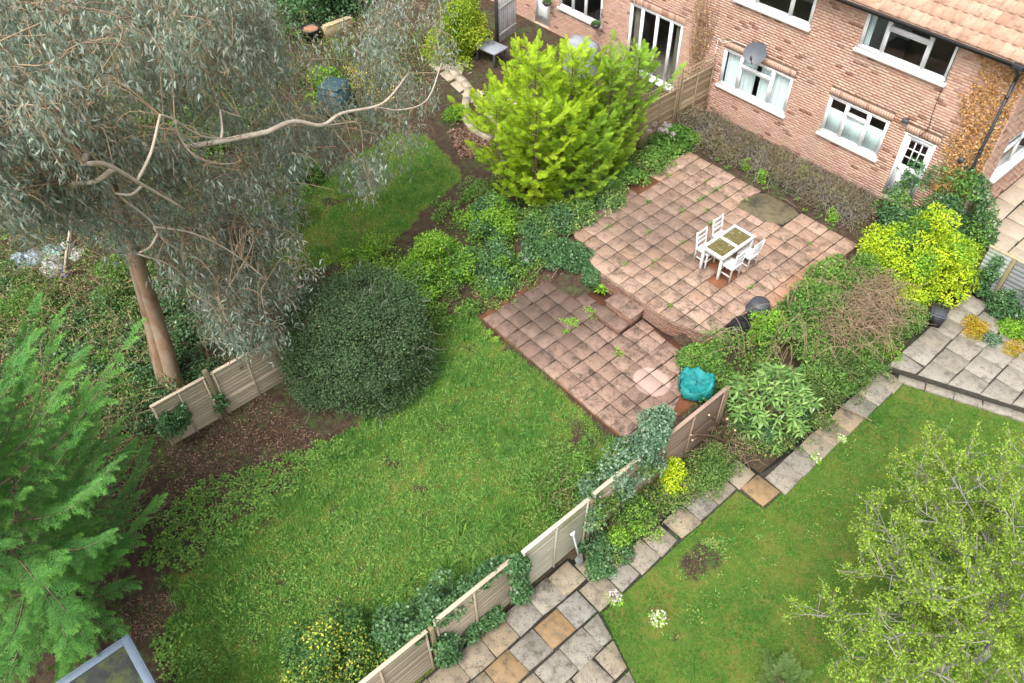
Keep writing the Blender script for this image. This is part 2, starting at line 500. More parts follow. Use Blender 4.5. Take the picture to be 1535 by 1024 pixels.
m_blueivy = leaf_mat('blue_green_leaf', [(0.0,(0.06,0.13,0.075)),(0.5,(0.12,0.215,0.125)),(1.0,(0.21,0.31,0.19))], 0.28, 0.35, 0.5)
m_variv = leaf_mat('variegated_leaf', [(0.0,(0.06,0.14,0.04)),(0.5,(0.13,0.24,0.06)),(0.8,(0.32,0.42,0.12)),(1.0,(0.55,0.55,0.22))], 0.25)
m_euon = leaf_mat('gold_variegated_leaf', [(0.0,(0.03,0.09,0.03)),(0.5,(0.08,0.18,0.05)),(0.66,(0.18,0.28,0.05)),(0.8,(0.48,0.48,0.06)),(1.0,(0.60,0.55,0.10))], 0.25)
m_laurel = leaf_mat('laurel_leaf', [(0.0,(0.06,0.14,0.035)),(0.5,(0.13,0.25,0.06)),(1.0,(0.26,0.40,0.12))], 0.25, 0.3, 0.5)
m_bramble = leaf_mat('bramble_leaf', [(0.0,(0.05,0.11,0.03)),(0.6,(0.12,0.22,0.05)),(0.85,(0.22,0.30,0.08)),(1.0,(0.30,0.24,0.10))], 0.25)
m_spring = leaf_mat('spring_leaf', [(0.0,(0.12,0.215,0.03)),(0.5,(0.22,0.355,0.04)),(1.0,(0.39,0.51,0.075))], 0.35, gain=1.25)
m_dryleaf = leaf_mat('dry_leaf', [(0.0,(0.20,0.10,0.035)),(0.5,(0.38,0.20,0.07)),(1.0,(0.52,0.34,0.16))], 0.2)
m_heath = leaf_mat('lavender_dry', [(0.0,(0.085,0.072,0.045)),(0.5,(0.165,0.135,0.085)),(0.85,(0.22,0.195,0.11)),(1.0,(0.17,0.25,0.05))], 0.2)
m_heather = leaf_mat('orange_heather', [(0.0,(0.12,0.17,0.03)),(0.4,(0.30,0.27,0.03)),(0.75,(0.48,0.29,0.03)),(1.0,(0.42,0.20,0.03))], 0.2)
m_litter = leaf_mat('leaf_litter', [(0.0,(0.08,0.045,0.03)),(0.5,(0.18,0.105,0.07)),(1.0,(0.34,0.22,0.16))], 0.1)
m_yflower = leaf_mat('yellow_flower', [(0.6,0.5,0.03),(0.75,0.68,0.10)], 0.3)
m_wflower = leaf_mat('pale_flower', [(0.40,0.42,0.22),(0.58,0.58,0.48)], 0.3)
m_goldhedge = leaf_mat('gold_hedge_leaf', [(0.0,(0.10,0.18,0.025)),(0.5,(0.25,0.36,0.03)),(1.0,(0.52,0.55,0.05))], 0.35)
m_woods = leaf_mat('woodland_leaf', [(0.0,(0.04,0.085,0.025)),(0.5,(0.085,0.15,0.04)),(0.8,(0.14,0.20,0.06)),(1.0,(0.22,0.18,0.09))], 0.25)
m_pflower = leaf_mat('pink_flower', [(0.40,0.32,0.34),(0.62,0.55,0.56)], 0.3)
m_grass = leaf_mat('grass_blade', [(0.0,(0.055,0.155,0.035)),(0.35,(0.10,0.245,0.05)),(0.62,(0.17,0.325,0.068)),(0.82,(0.29,0.40,0.10)),(1.0,(0.36,0.27,0.14))], 0.42, 0.65, 0.12)
m_grass2 = leaf_mat('mossy_grass_blade', [(0.0,(0.04,0.13,0.024)),(0.4,(0.07,0.195,0.03)),(0.7,(0.115,0.235,0.036)),(0.88,(0.19,0.23,0.05)),(1.0,(0.26,0.17,0.07))], 0.35, 0.6, 0.2)

# ------------------------------------------------------------------ foliage tools
def unit(v): return v / (np.linalg.norm(v, axis=-1, keepdims=True) + 1e-9)

def rand_dirs(n, up=0.0):
    d = rng.normal(size=(n, 3))
    d = unit(d)
    d[:, 2] += up
    return unit(d)

LEAF_Q = np.array([[0, 1, 2, 3]])
def leaf_mesh(name, mat, pos, axis, nor, L, Wd, rnd, parent=None, fold=0.25, wpos=0.45):
    """one folded four-point leaf per position"""
    n = len(pos)
    axis = unit(axis)
    side = unit(np.cross(nor, axis))
    nn = np.cross(axis, side)
    L = np.broadcast_to(L, (n,))[:, None]; Wd = np.broadcast_to(Wd, (n,))[:, None]
    b = pos
    tip = pos + axis * L - nn * L * 0.12
    mid = pos + axis * L * wpos
    r = mid + side * Wd * 0.5 + nn * Wd * fold
    l = mid - side * Wd * 0.5 + nn * Wd * fold
    V = np.stack([b, r, tip, l], 1).reshape(-1, 3)
    F = np.arange(4 * n).reshape(n, 4)
    o = mesh_np(name, V, F, mat, parent, rnd)
    if name in ('flower', 'flower_head', 'moss', 'dry_leaf') or (name == 'leaf' and n > 1): o['kind'] = 'stuff'
    return o

def lump_leaves(lumps, n, up=0.35, shell=(0.55, 1.08), droop=0.0, flat=0.75):
    """leaf positions on the outer part of overlapping lumps (x,y,z,r)"""
    lumps = np.asarray(lumps, float)
    w = lumps[:, 3] ** 2
    k = rng.choice(len(lumps), n, p=w / w.sum())
    d = rand_dirs(n, up)
    rr = shell[0] + (shell[1] - shell[0]) * np.sqrt(rng.random(n))
    off = d * (lumps[k, 3] * rr)[:, None]
    off[:, 2] *= flat
    pos = lumps[k, :3] + off
    axis = unit(d * 0.7 + rng.normal(size=(n, 3)) * 0.7 + np.array([0, 0, -droop]))
    nor = unit(d + np.array([0, 0, 0.5]) + rng.normal(size=(n, 3)) * 0.5)
    lr = rng.random(len(lumps))
    rnd = np.clip(0.62 * rng.random(n) + 0.38 * lr[k], 0, 1)
    return pos, axis, nor, rnd

def dome_lumps(c, rx, ry, h, k, r, rz=0.0, fill=0.25, power=1.0):
    """lump centres over a dome: c base centre"""
    out = []
    ca, sa = math.cos(rz), math.sin(rz)
    q0, q1, q2 = rng.random(3)*6
    for i in range(k):
        a = rng.random() * 2 * PI
        t = rng.random() ** 0.8
        if rng.random() < fill:
            s = rng.random() * 0.7
        else: s = 1.0
        el = math.asin(min(1, t))
        x = math.cos(a) * math.cos(el) ** power * rx * s
        y = math.sin(a) * math.cos(el) ** power * ry * s
        z = math.sin(el) * h * (s if s < 1 else 1)
        wv = 1 + .16*math.sin(2*a+q0+3*t) + .13*math.sin(3*a+q1-4*t) + .08*math.sin(5*a+q2)
        x *= wv; y *= wv; z *= .82 + .18*math.sin(2*a+q2) + .1*rng.random()
        rr = r * (0.6 + 0.8 * rng.random())
        f = max(0.0, 1 - rr * 0.8 / max(rx, ry, 0.01))
        out.append((c[0] + (x * ca - y * sa) * f, c[1] + (x * sa + y * ca) * f, c[2] + max(rr * 0.4, z - rr * 0.6), rr))
    return out

def line_lumps(pts, w, h, k, r, z0=None):
    """lumps along a strip (pts: list of (x,y,z))"""
    pts = np.asarray(pts, float)
    seg = np.linalg.norm(np.diff(pts[:, :2], axis=0), axis=1)
    cum = np.concatenate([[0], np.cumsum(seg)])
    out = []
    for i in range(k):
        t = rng.random() * cum[-1]
        j = min(len(seg) - 1, int(np.searchsorted(cum, t, 'right') - 1))
        f = (t - cum[j]) / seg[j]
        p = pts[j] * (1 - f) + pts[j+1] * f
        d = (pts[j+1] - pts[j])[:2] / seg[j]
        s = (rng.random() * 2 - 1)
        rr = r * (0.7 + 0.6 * rng.random())
        hh = h * (1 - 0.5 * s * s) * (0.45 + 0.55 * rng.random())
        out.append((p[0] - d[1] * s * w, p[1] + d[0] * s * w, p[2] + max(rr * 0.35, hh - rr * 0.6), rr))
    return out

def stems_to(mb, base, lumps, n, r0=0.02, wob=0.1, r1=0.004, spread=0.2):
    lumps = np.asarray(lumps)
    for i in rng.choice(len(lumps), min(n, len(lumps)), replace=False):
        b = np.array([base[0] + rng.normal() * spread, base[1] + rng.normal() * spread, base[2] - 0.03])
        t = lumps[i, :3] + rng.normal(size=3) * lumps[i, 3] * 0.4
        m = b * 0.5 + t * 0.5 + rng.normal(size=3) * wob
        m[2] += 0.15 * (t[2] - b[2])
        mb.tube(smooth_path([b, m, t], 3), np.linspace(r0, r1, 7), 4, cap=False)

def plant(name, label, cat, base, lumps, n, mat, L, Wd, stem_mat=None, nst=10, group=None, up=0.35, droop=0.0,
          shell=(0.5, 1.08), r0=0.02, part='foliage', flat=0.8, spread=0.2, fold=0.25, mat2=None, f2=.3, L2=None, W2=None):
    t = thing(name, label, cat, tuple(base), 0, group)
    pos, ax, no, rn = lump_leaves(lumps, n, up, shell, droop, flat)
    gz = ground_z(pos[:, 0], pos[:, 1])
    pos[:, 2] = np.maximum(pos[:, 2], gz + 0.015)
    b = np.array(base, float)
    LL = L * (0.65 + 0.7 * rng.random(n)); WW = Wd * (0.7 + 0.6 * rng.random(n))
    if mat2 is not None:            # a second plant tangled through the first
        sel = np.sin(pos[:,0]*3.1 + 1.7*np.sin(pos[:,1]*2.3)) * np.sin(pos[:,1]*2.9 + pos[:,2]*3 + 1) + rng.normal(size=n)*.35 > 1.0 - 2.0*f2
        leaf_mesh(part, mat, (pos - b)[~sel], ax[~sel], no[~sel], LL[~sel], WW[~sel], rn[~sel], t, fold)
        k2 = sel.sum()
        leaf_mesh(part, mat2, (pos - b)[sel], ax[sel], no[sel], (L2 or L)*(0.65+0.7*rng.random(k2)), (W2 or Wd)*(0.7+0.6*rng.random(k2)), rn[sel], t, fold)
    else: leaf_mesh(part, mat, pos - b, ax, no, LL, WW, rn, t, fold)
    mb = MB()
    ll = np.array(lumps, float); ll[:, :3] -= b
    stems_to(mb, (0, 0, 0), ll, nst, r0, spread=spread)
    mb.build('stem', stem_mat or m_twig, t)
    return t

# conifer frond templates: a flat spray with side sprays made of short branchlets, along +X, normal +Z
def frond_template(L=0.6, nside=10, nb=5, ang=0.85, wid=0.35, bl=0.07, bw=0.028, seed=1, droop=0.25, curl=0.0):
    r = np.random.default_rng(seed)
    V = []; T = []
    for i in range(nside):
        t = (i + 0.5) / nside
        x0 = t * L
        sl = wid * L * (1 - t) ** 0.7 * (0.35 + 0.65 * min(1, t * 4 + 0.4)) + bl * 0.5
        for sg in (-1, 1):
            a = sg * (ang - 0.35 * t) + r.normal() * 0.08
            d = np.array([math.cos(a), math.sin(a), 0])
            m = max(2, int(nb * sl / (wid * L) + 1.5))
            for j in range(m):
                s = (j + 0.6) / m * sl
                p = np.array([x0, 0, 0]) + d * s
                p[2] = -droop * (p[0] ** 2 + 1.5 * p[1] ** 2) + r.normal() * 0.012
                for sg2 in (-1, 1, 0):
                    if sg2 == 0 and j < m - 1: continue
                    aa = a + sg2 * 0.65 + r.normal() * 0.15
                    e = np.array([math.cos(aa), math.sin(aa), -0.15 + r.normal() * 0.25 + curl])
                    l = bl * (0.75 + 0.5 * r.random())
                    sd = np.array([-e[1], e[0], r.normal() * 0.3]); sd /= np.linalg.norm(sd)
                    V.append(np.stack([p - sd * bw * 0.5, p + sd * bw * 0.5, p + e * l]))
                    T.append(min(1, 0.15 + 0.55 * t + 0.35 * s / (wid * L + 1e-6)))
    for j in range(4):       # leader tip
        p = np.array([L * (0.93 + 0.03 * j), 0, -droop * L * L])
        e = unit(np.array([1, 0.5 * (j % 2 - 0.5), 0.1])); sd = unit(np.array([-e[1], e[0], 0.2]))
        V.append(np.stack([p - sd * bw * 0.5, p + sd * bw * 0.5, p + e * bl]))
        T.append(1.0)
    V = np.array(V)            # (m,3,3)
    return V.reshape(-1, 3), np.array(T)

def frond_mesh(name, mat, tmpl, pos, xdir, zdir, scale, clump, parent=None):
    """instances of a frond template joined into one mesh"""
    V, T = tmpl
    n = len(pos); m = len(V)
    x = unit(xdir); y = unit(np.cross(zdir, x)); z = np.cross(x, y)
    M = np.stack([x, y, z], 2) * np.asarray(scale)[:, None, None]       # columns
    W = np.einsum('nij,mj->nmi', M, V) + pos[:, None, :]
    F = np.arange(n * m).reshape(-1, 3)
    rn = np.clip(0.55 * T[None, :] + 0.25 * clump[:, None] + 0.22 * rng.random((n, len(T))), 0, 1)
    return mesh_np(name, W.reshape(-1, 3), F, mat, parent, rn.ravel())

# ------------------------------------------------------------------ ground
def sm(x, a, b):
    t = np.clip((x - a) / (b - a), 0, 1)
    return t * t * (3 - 2 * t)

def ground_z(x, y):
    x = np.asarray(x, float); y = np.asarray(y, float)
    lawn = -0.62 + 0.03 * np.sin(x * 1.7 + y) * np.sin(y * 1.3)
    sharp = sm(y, -8.13, -8.0)
    soft = sm(y, -9.6, -7.6)
    k = sm(x, -3.3, -2.9) * (1 - sm(x, -0.6, 0.2))       # 1 where the retaining wall stands
    curve = sm(y, -8.0, -7.75)
    k2 = sm(x, -0.6, 0.0) * (1 - sm(x, 0.9, 1.3))
    up = sharp * k + (1 - k) * (soft * (1 - k2) + curve * k2)
    up = np.where(x > 0.9, sm(y, -7.8, -6.2) , up)
    main = lawn * (1 - up) + (-0.09) * up
    left = -0.5 + 0.35 * sm(y, -13.0, -3.0) + 0.02 * np.sin(x * 2.1) * np.sin(y * 1.9)
    left = left - 0.02
    edge = np.where(x > 3.4, -5.1 + 0.422*(x - 3.4), -5.1)
    right = -0.64 + 0.11 * sm(y - edge, 0.05, 0.4) + 0.3 * sm(y, -1.6, 0.5)
    kl = 1 - sm(x, -6.6, -5.9)
    kr = sm(x, 1.4, 2.5)
    return main * (1 - kl) * (1 - kr) + left * kl + right * kr

def inpoly(x, y, poly):
    poly = np.asarray(poly)
    c = np.zeros(np.shape(x), bool)
    n = len(poly)
    for i in range(n):
        x0, y0 = poly[i][:2]; x1, y1 = poly[i-1][:2]
        if y0 == y1: continue
        c ^= ((y0 > y) != (y1 > y)) & (x < (x1 - x0) * (y - y0) / (y1 - y0) + x0)
    return c

def pxpoly(pts, z): return [tuple(P(u, v, z=z)[:2]) for u, v in pts]

POLY_LAWN = [(-4.2,-11.25),(1.05,-11.3),(1.9,-11.4),(1.95,-22.5),(-0.6,-22.5),(-0.9,-21.0),(-1.9,-20.75),(-3.3,-20.4)] + pxpoly([(275,870),(330,800),(420,740),(450,700),(480,665),(540,640)], -.62) + [(-3.9,-14.9),(-4.6,-13.6),(-5.0,-12.0),(-4.6,-11.0)]
POLY_LAWN_N = pxpoly([(395,400),(400,330),(450,290),(500,250),(590,205),(640,205),(665,235),(690,262),(690,275),(650,310),(600,350),(590,375),(480,400)], -.45)
POLY_LAWN_R = [(3.0,-11.0),(3.0,-10.4),(3.65,-10.1),(3.7,-8.0),(3.8,-5.2),(6.2,-4.2),(14,-0.7),(16,-22),(5.5,-20),(4.4,-15.1),(3.0,-14.6)]
POLY_BARE = [tuple(P(u, v, z=-.62)[:2]) for u, v in [(255,665),(400,590),(470,640),(500,655),(450,700),(400,735),(330,760),(250,760)]]
POLY_BARE2 = [tuple(P(u, v, z=-.62)[:2]) for u, v in [(150,950),(190,900),(250,880),(270,890),(275,925),(215,960),(250,1040),(120,1040)]]
POLY_BARE_R = [tuple(P(u, v, z=-.62)[:2]) for u, v in [(1000,840),(1060,800),(1085,810),(1090,850),(1040,880)]]
gx = np.unique(np.concatenate([np.linspace(-60, -24, 13), np.arange(-24, 12, 0.16), np.linspace(12, 60, 16)]))
gy = np.unique(np.concatenate([np.linspace(-60, -25, 12), np.arange(-25, 4.5, 0.16), [-8.13, -8.0], np.linspace(4.5, 60, 18)]))
GX, GY = np.meshgrid(gx, gy)
GZ = ground_z(GX, GY)
def blur(a, k=2):
    for _ in range(k):
        p = np.pad(a, 1, mode='edge')
        a = (p[:-2,1:-1] + p[2:,1:-1] + p[1:-1,:-2] + p[1:-1,2:] + 2 * a) / 6
    return a
g1 = blur(inpoly(GX, GY, POLY_LAWN).astype(float), 3)
g2 = blur(inpoly(GX, GY, POLY_LAWN_N).astype(float), 2)
g3 = blur(inpoly(GX, GY, POLY_LAWN_R).astype(float), 2)
bare = blur((inpoly(GX, GY, POLY_BARE) | inpoly(GX, GY, POLY_BARE2)).astype(float), 3)
bare_r = blur(inpoly(GX, GY, POLY_BARE_R).astype(float), 4)
_bl = np.zeros_like(GX)
for (u_, v_, s_) in [(500,905,.45),(545,850,.3),(690,600,.25),(885,665,.45),(420,865,.4),(590,700,.3),(505,770,.2),(760,560,.25),(640,770,.25),(700,520,.3),(380,960,.35),(1015,955,.25)]:
    c_ = P(u_, v_, z=-.62); _bl = np.maximum(_bl, .6*np.exp(-((GX-c_[0])**2+(GY-c_[1])**2)/s_**2))
_bl += .9*np.clip(blur(rng.random(GX.shape),3)*4.2-2.25, 0, 1)*(GX < 2)
G_GRASS = np.clip(-_bl + g1 + g2 + g3 - 1.0 * bare - 0.8 * bare_r, 0, 1)
def at_grid(A, x, y):
    i = np.clip(np.searchsorted(gx, x), 0, len(gx) - 1)
    j = np.clip(np.searchsorted(gy, y), 0, len(gy) - 1)
    return A[j, i]
nx, ny = len(gx), len(gy)
idx = np.arange(nx * ny).reshape(ny, nx)
F = np.stack([idx[:-1,:-1], idx[:-1,1:], idx[1:,1:], idx[1:,:-1]], -1).reshape(-1, 4)
m_ground, nt, b = nmat('soil_and_turf')
pos = gpos(nt)
n1 = noise(nt, 1.4, 5, 0.65, pos)
n2 = noise(nt, 7.0, 6, 0.7, pos)
n3 = noise(nt, 40.0, 3, 0.7, pos)
soil = ramp(nt, n2, [(0.3,(0.035,0.024,0.017)),(0.55,(0.075,0.05,0.035)),(0.75,(0.13,0.085,0.06))])
soil = mix(nt, sstep(nt, n3, 0.58, 0.68), soil, (0.17, 0.12, 0.08))
turf = ramp(nt, math_(nt, 'ADD', math_(nt, 'MULTIPLY', n2, 0.5), math_(nt, 'MULTIPLY', n1, 0.5)), [(0.3,(0.045,0.10,0.016)),(0.46,(0.085,0.15,0.024)),(0.56,(0.14,0.16,0.032)),(0.68,(0.17,0.115,0.05))])
ga = attr(nt, 'grass')
gm = sstep(nt, math_(nt, 'ADD', ga, math_(nt, 'MULTIPLY', math_(nt, 'SUBTRACT', n2, 0.5), 0.9)), 0.35, 0.62)
weed = sstep(nt, math_(nt, 'ADD', math_(nt, 'MULTIPLY', n1, 0.5), math_(nt, 'MULTIPLY', n2, 0.5)), 0.50, 0.60)
soil = mix(nt, math_(nt, 'MULTIPLY', weed, 0.7), soil, (0.06, 0.11, 0.03))
nt.links.new(mix(nt, gm, soil, turf), b.inputs['Base Color'])
b.inputs['Roughness'].default_value = 0.95
b.inputs['Specular IOR Level'].default_value = 0.15
bump(nt, b, math_(nt, 'ADD', n2, math_(nt, 'MULTIPLY', n3, 0.4)), 0.05, 0.8)
ground = mesh_np('ground', np.stack([GX, GY, GZ], -1).reshape(-1, 3), F, m_ground)
a = ground.data.attributes.new('grass', 'FLOAT', 'POINT')
a.data.foreach_set('value', G_GRASS.astype(np.float32).ravel())
tag(ground, kind='structure')

# ------------------------------------------------------------------ paving
def clip_poly(poly, a, b):
    """keep the part left of the line a->b"""
    out = []
    f = lambda p: (b[0]-a[0])*(p[1]-a[1]) - (b[1]-a[1])*(p[0]-a[0])
    for i in range(len(poly)):
        p, q = poly[i-1], poly[i]
        fp, fq = f(p), f(q)
        if (fp >= 0) != (fq >= 0):
            t = fp / (fp - fq)
            out.append((p[0] + t*(q[0]-p[0]), p[1] + t*(q[1]-p[1])))
        if fq >= 0: out.append(q)
    return out

def slab(name, poly, z, th, mat, parent, tilt=0.004, jit=0.004, bev=0.008):
    poly = np.array(poly, float)
    if len(poly) < 3: return None
    c = poly.mean(0)
    ar = 0.5 * abs(np.dot(poly[:,0], np.roll(poly[:,1], 1)) - np.dot(poly[:,1], np.roll(poly[:,0], 1)))
    if ar < 0.012: return None
    q = poly - c + rng.normal(size=poly.shape) * jit
    n = len(q)
    zt = z + rng.normal() * tilt
    g = rng.normal(size=2) * tilt * 2
    top = q * (1 - bev / np.maximum(0.05, np.linalg.norm(q, axis=1, keepdims=True)) * 1.4)
    V = np.vstack([np.c_[q, np.full(n, -th)], np.c_[q, np.full(n, -bev) + q @ g], np.c_[top, top @ g]])
    Q = [(k, (k+1) % n, n + (k+1) % n, n + k) for k in range(n)] + [(n+k, n+(k+1) % n, 2*n+(k+1) % n, 2*n+k) for k in range(n)]
    me_faces = [np.array(Q)]
    cap = np.array([[2*n + k for k in range(n)]])
    return mesh_np(name, V, me_faces + [cap], mat, parent, None, (c[0], c[1], zt))

def bed_sheet(name, poly, z, mat, parent=None, th=0.05):
    poly = np.array(poly, float); n = len(poly)
    V = np.vstack([np.c_[poly, np.full(n, z)], np.c_[poly, np.full(n, z - th)]])
    Q = [(k, n + k, n + (k+1) % n, (k+1) % n) for k in range(n)]
    return mesh_np(name, V, [np.array([list(range(n))]), np.array(Q)], mat, parent)

T45 = 0.45
J = 0.012
UP_CURVE = [(-5.2,-7.25),(-4.95,-7.47),(-3.86,-7.96),(-3.13,-8.19),(-0.65,-8.175),(-0.16,-7.98),(0.51,-7.76),(0.80,-7.60)]
up_bed = [(0.82,-2.3),(-5.05,-2.3),(-5.2,-7.2)] + [(a_ - .02, b_ + .05) for a_, b_ in UP_CURVE[1:]]
upper_patio = tag(bed_sheet('upper_patio', up_bed, -0.03, m_sand, None, 0.09), kind='structure')
bed_sheet('joint_filler', [(0.79,-2.31),(-4.6,-2.31),(-4.6,-7.55),(-3.1,-8.1),(-0.65,-8.1),(-0.2,-7.93),(0.5,-7.72),(0.79,-7.56)], -0.022, m_joint, upper_patio, 0.006)
miss = {(7,7),(8,7),(8,8)}
for i in range(-1, 12):
    for j in range(13):
        x0, x1 = -4.61 + T45*i + J, -4.61 + T45*(i+1) - J
        y1, y0 = -2.325 - T45*j - J, -2.325 - T45*(j+1) + J
        if i == -1 and rng.random() < 0.45: continue
        if (x0 > -2.5 and x1 < -1.0 and y0 > -3.3): continue       # concrete patch
        if (i, j) in miss: continue
        poly = [(x0,y0),(x1,y0),(x1,y1),(x0,y1)]
        for a_, b_ in zip(UP_CURVE[:-1], UP_CURVE[1:]): poly = clip_poly(poly, a_, b_) if poly else poly
        if poly: slab('paving_slab', poly, 0.0, 0.05, m_slab_up, upper_patio)
for (i, j) in miss:
    x0, y1 = -4.61 + T45*i, -2.325 - T45*j
    bed_sheet('bare_sand', [(x0,y1-T45),(x0+T45,y1-T45),(x0+T45,y1),(x0,y1)], -0.012, m_sand, upper_patio, 0.008)
slab('concrete_patch', [(-2.36,-3.43),(-1.5,-3.42),(-1.06,-3.15),(-1.0,-2.42),(-1.3,-2.30),(-2.2,-2.30),(-2.45,-2.6),(-2.46,-3.2)], 0.012, 0.05, m_conc, upper_patio, 0, 0.02, 0.015)

lower_bed = [(-4.3,-11.2),(-4.3,-8.6),(-3.2,-8.15),(-0.65,-8.13),(-0.15,-7.93),(0.5,-7.7),(1.1,-8.4),(1.15,-9.4),(1.1,-11.2)]
lower_patio = tag(bed_sheet('lower_patio', lower_bed, -0.552, m_sand, None, 0.14), kind='structure')
bed_sheet('joint_filler', [(-4.12,-11.18),(1.02,-11.18),(1.02,-10.1),(0.42,-8.42),(-0.9,-8.3),(-1.4,-8.26),(-1.4,-9.05),(-4.12,-9.0)], -0.540, m_joint, lower_patio, 0.006)
for i in range(12):
    for j in range(7):
        x0, x1 = -4.15 + T45*i + J, -4.15 + T45*(i+1) - J
        y0, y1 = -11.225 + T45*j + J, -11.225 + T45*(j+1) - J
        if j >= 5 and x0 < -1.5: continue
        x1 = min(x1, 1.06)
        if j == 6 and (x0 > 0.3): continue
        if j == 5 and x0 > 0.75: continue
        poly = [(x0,y0),(x1,y0),(x1,y1),(x0,y1)]
        poly = clip_poly(poly, (1.06, -10.0), (0.45, -8.35))
        poly = clip_poly(poly, (0.3, -8.38), (-1.5, -8.23)) if poly else poly
        if poly: slab('paving_slab', poly, -0.5 + 0.012*math.sin(i*1.3+j), 0.06, m_slab_lo, lower_patio, 0.006, 0.006)
for x0 in (-3.1, -2.65):
    slab('paving_slab', [(x0,-8.96),(x0+.43,-8.96),(x0+.43,-8.62),(x0,-8.66)], -0.505, 0.05, m_slab_lo, lower_patio, 0.008)

# steps
steps = thing('garden_steps', 'low pair of paved steps joining the two terracotta patios', 'steps', (-1.88,-8.65,-0.5))
for k, (zt, ya, yb) in enumerate(((-0.333,-9.10,-8.72),(-0.167,-8.70,-8.2))):
    for c in range(2):
        s_ = slab('step_slab', [(-2.32+.445*c+.004-(-1.88),ya+8.65),(-2.32+.445*(c+1)-.004+1.88,ya+8.65),(-2.32+.445*(c+1)-.004+1.88,yb+8.65),(-2.32+.445*c+.004+1.88,yb+8.65)], zt+0.5, 0.045, m_slab_lo, steps)
    mb = MB(); mb.box((-2.29+1.88, ya+8.65+0.02, -0.02), (-1.46+1.88, yb+8.65, zt+0.5-0.046)); mb.build('riser', m_gbrick, steps)

# stone path, right-hand garden
stone_path = tag(bed_sheet('stone_path', [(2.0,-18.25),(4.86,-18.25),(4.86,-14.97),(3.25,-14.4),(3.25,-10.35),(3.9,-10.3),(4.0,-5.0),(3.4,-5.0),(3.3,-9.65),(2.68,-9.7),(2.6,-13.85),(2.0,-14.1)], -0.625, m_joint, None, 0.05), kind='structure')
def rslab(x0, x1, y0, y1, z, mat, parent, clip=None, name='stone_slab', th=0.06):
    poly = [(x0+.008,y0+.008),(x1-.008,y0+.008),(x1-.008,y1-.008),(x0+.008,y1-.008)]
    if clip: poly = clip_poly(poly, *clip)
    if poly: return slab(name, poly, z, th, mat, parent, 0.008, 0.012, 0.012)
yb = [-5.1,-5.58,-6.18,-6.75,-7.32,-7.9,-8.47,-9.05,-9.68]
for k in range(8): rslab(3.42, 3.98, yb[k+1], yb[k], -0.59, m_stone, stone_path)
rslab(3.3, 3.86, -10.27, -9.72, -0.585, m_stone_or, stone_path)
rslab(2.74, 3.28, -10.3, -9.73, -0.59, m_stone, stone_path)
yb = [-10.33,-10.93,-11.5,-12.09]
for k in range(3): rslab(2.70, 3.24, yb[k+1], yb[k], -0.59, m_stone, stone_path)
yb = [-12.19,-12.7,-13.28,-13.84,-14.42]
for k in range(4): rslab(2.68 - 0.02*k, 3.21, yb[k+1], yb[k], -0.595, m_stone, stone_path)
rslab(2.2, 2.6, -14.12, -13.9, -0.6, m_stone, stone_path)
yb = [-14.13,-14.69,-15.27,-15.85,-16.44,-17.03,-17.62,-18.2]
for k in range(7): rslab(2.04, 2.58, yb[k+1], yb[k], -0.6, m_stone, stone_path)
yb = [-14.42,-14.98,-15.57,-16.17,-16.76,-17.34,-17.9,-18.5]
for k in range(7): rslab(2.61, 3.17, yb[k+1], yb[k], -0.6, m_stone_or if k in (1, 3) else m_stone, stone_path)
CL = ((4.9, -14.98), (3.1, -14.42))
for ci, x0 in enumerate((3.2, 3.74, 4.3)):
    yy = -14.3 - 0.2*ci
    while yy > -18.3:
        h_ = 0.54 + 0.08 * rng.random()
        rslab(x0, x0+.54, yy-h_, yy, -0.6, m_stone, stone_path, CL)
        yy -= h_

# raised stone terrace beside the far lawn
terrace = tag(bed_sheet('stone_terrace', [(3.45,-5.12),(4.03,-4.88),(5.3,-4.36),(6.2,-3.95),(8.5,-2.9),(8.5,0.5),(2.9,0.5),(3.3,-1.5)], -0.475, m_joint, None, 0.14), kind='structure')
TC = ((3.40,-5.10), (6.17,-3.93))
for x0, x1, ys in ((3.48,4.07,[-5.1,-4.46,-3.8,-3.16,-2.55,-1.95,-1.35]),(4.085,4.70,[-4.95,-4.15,-3.52,-2.9,-2.3,-1.7]),(4.715,5.335,[-4.7,-3.82,-3.15,-2.6,-2.0]),(5.35,5.955,[-4.5,-4.13,-3.55,-2.93,-2.3]),(5.97,6.585,[-4.2,-3.5,-2.9,-2.3]),(6.6,7.2,[-4.0,-3.2,-2.6,-2.0])):
    for k in range(len(ys)-1): rslab(x0, x1, ys[k], ys[k+1], -0.45, m_terr, terrace, TC)
for k in range(6):
    t0, t1 = 0.13 + k*0.205, 0.13 + (k+1)*0.205 - 0.006
    a_ = np.array([3.40,-5.10]); d_ = np.array([2.77,1.17])
    nrm = np.array([0.39,-0.92])
    p0, p1 = a_ + d_*t0 + nrm*0.03, a_ + d_*t1 + nrm*0.03
    slab('edging_slab', [tuple(p0), tuple(p0 + nrm*0.24), tuple(p1 + nrm*0.24), tuple(p1)], -0.58, 0.06, m_terr, terrace, 0.006, 0.008)

# beige flags down the side of the house
side_path = tag(bed_sheet('side_path', [(2.16,0.2),(5.2,0.2),(5.2,6.0),(2.16,6.0)], -0.135, m_joint, None, 0.4), kind='structure')
for x0, x1, ys in ((2.18,2.75,[0.2,0.9,1.6,2.5,3.4,4.4,5.4]),(2.77,3.5,[0.2,1.1,1.8,2.7,3.5,4.5,5.4]),(3.52,4.3,[0.2,0.8,1.7,2.5,3.4,4.2,5.2]),(4.32,5.1,[0.2,1.1,2.0,3.0,4.0,5.0])):
    for k in range(len(ys)-1): rslab(x0, x1, ys[k], ys[k+1], -0.11, m_path_beige, side_path, None, 'flagstone', 0.04)

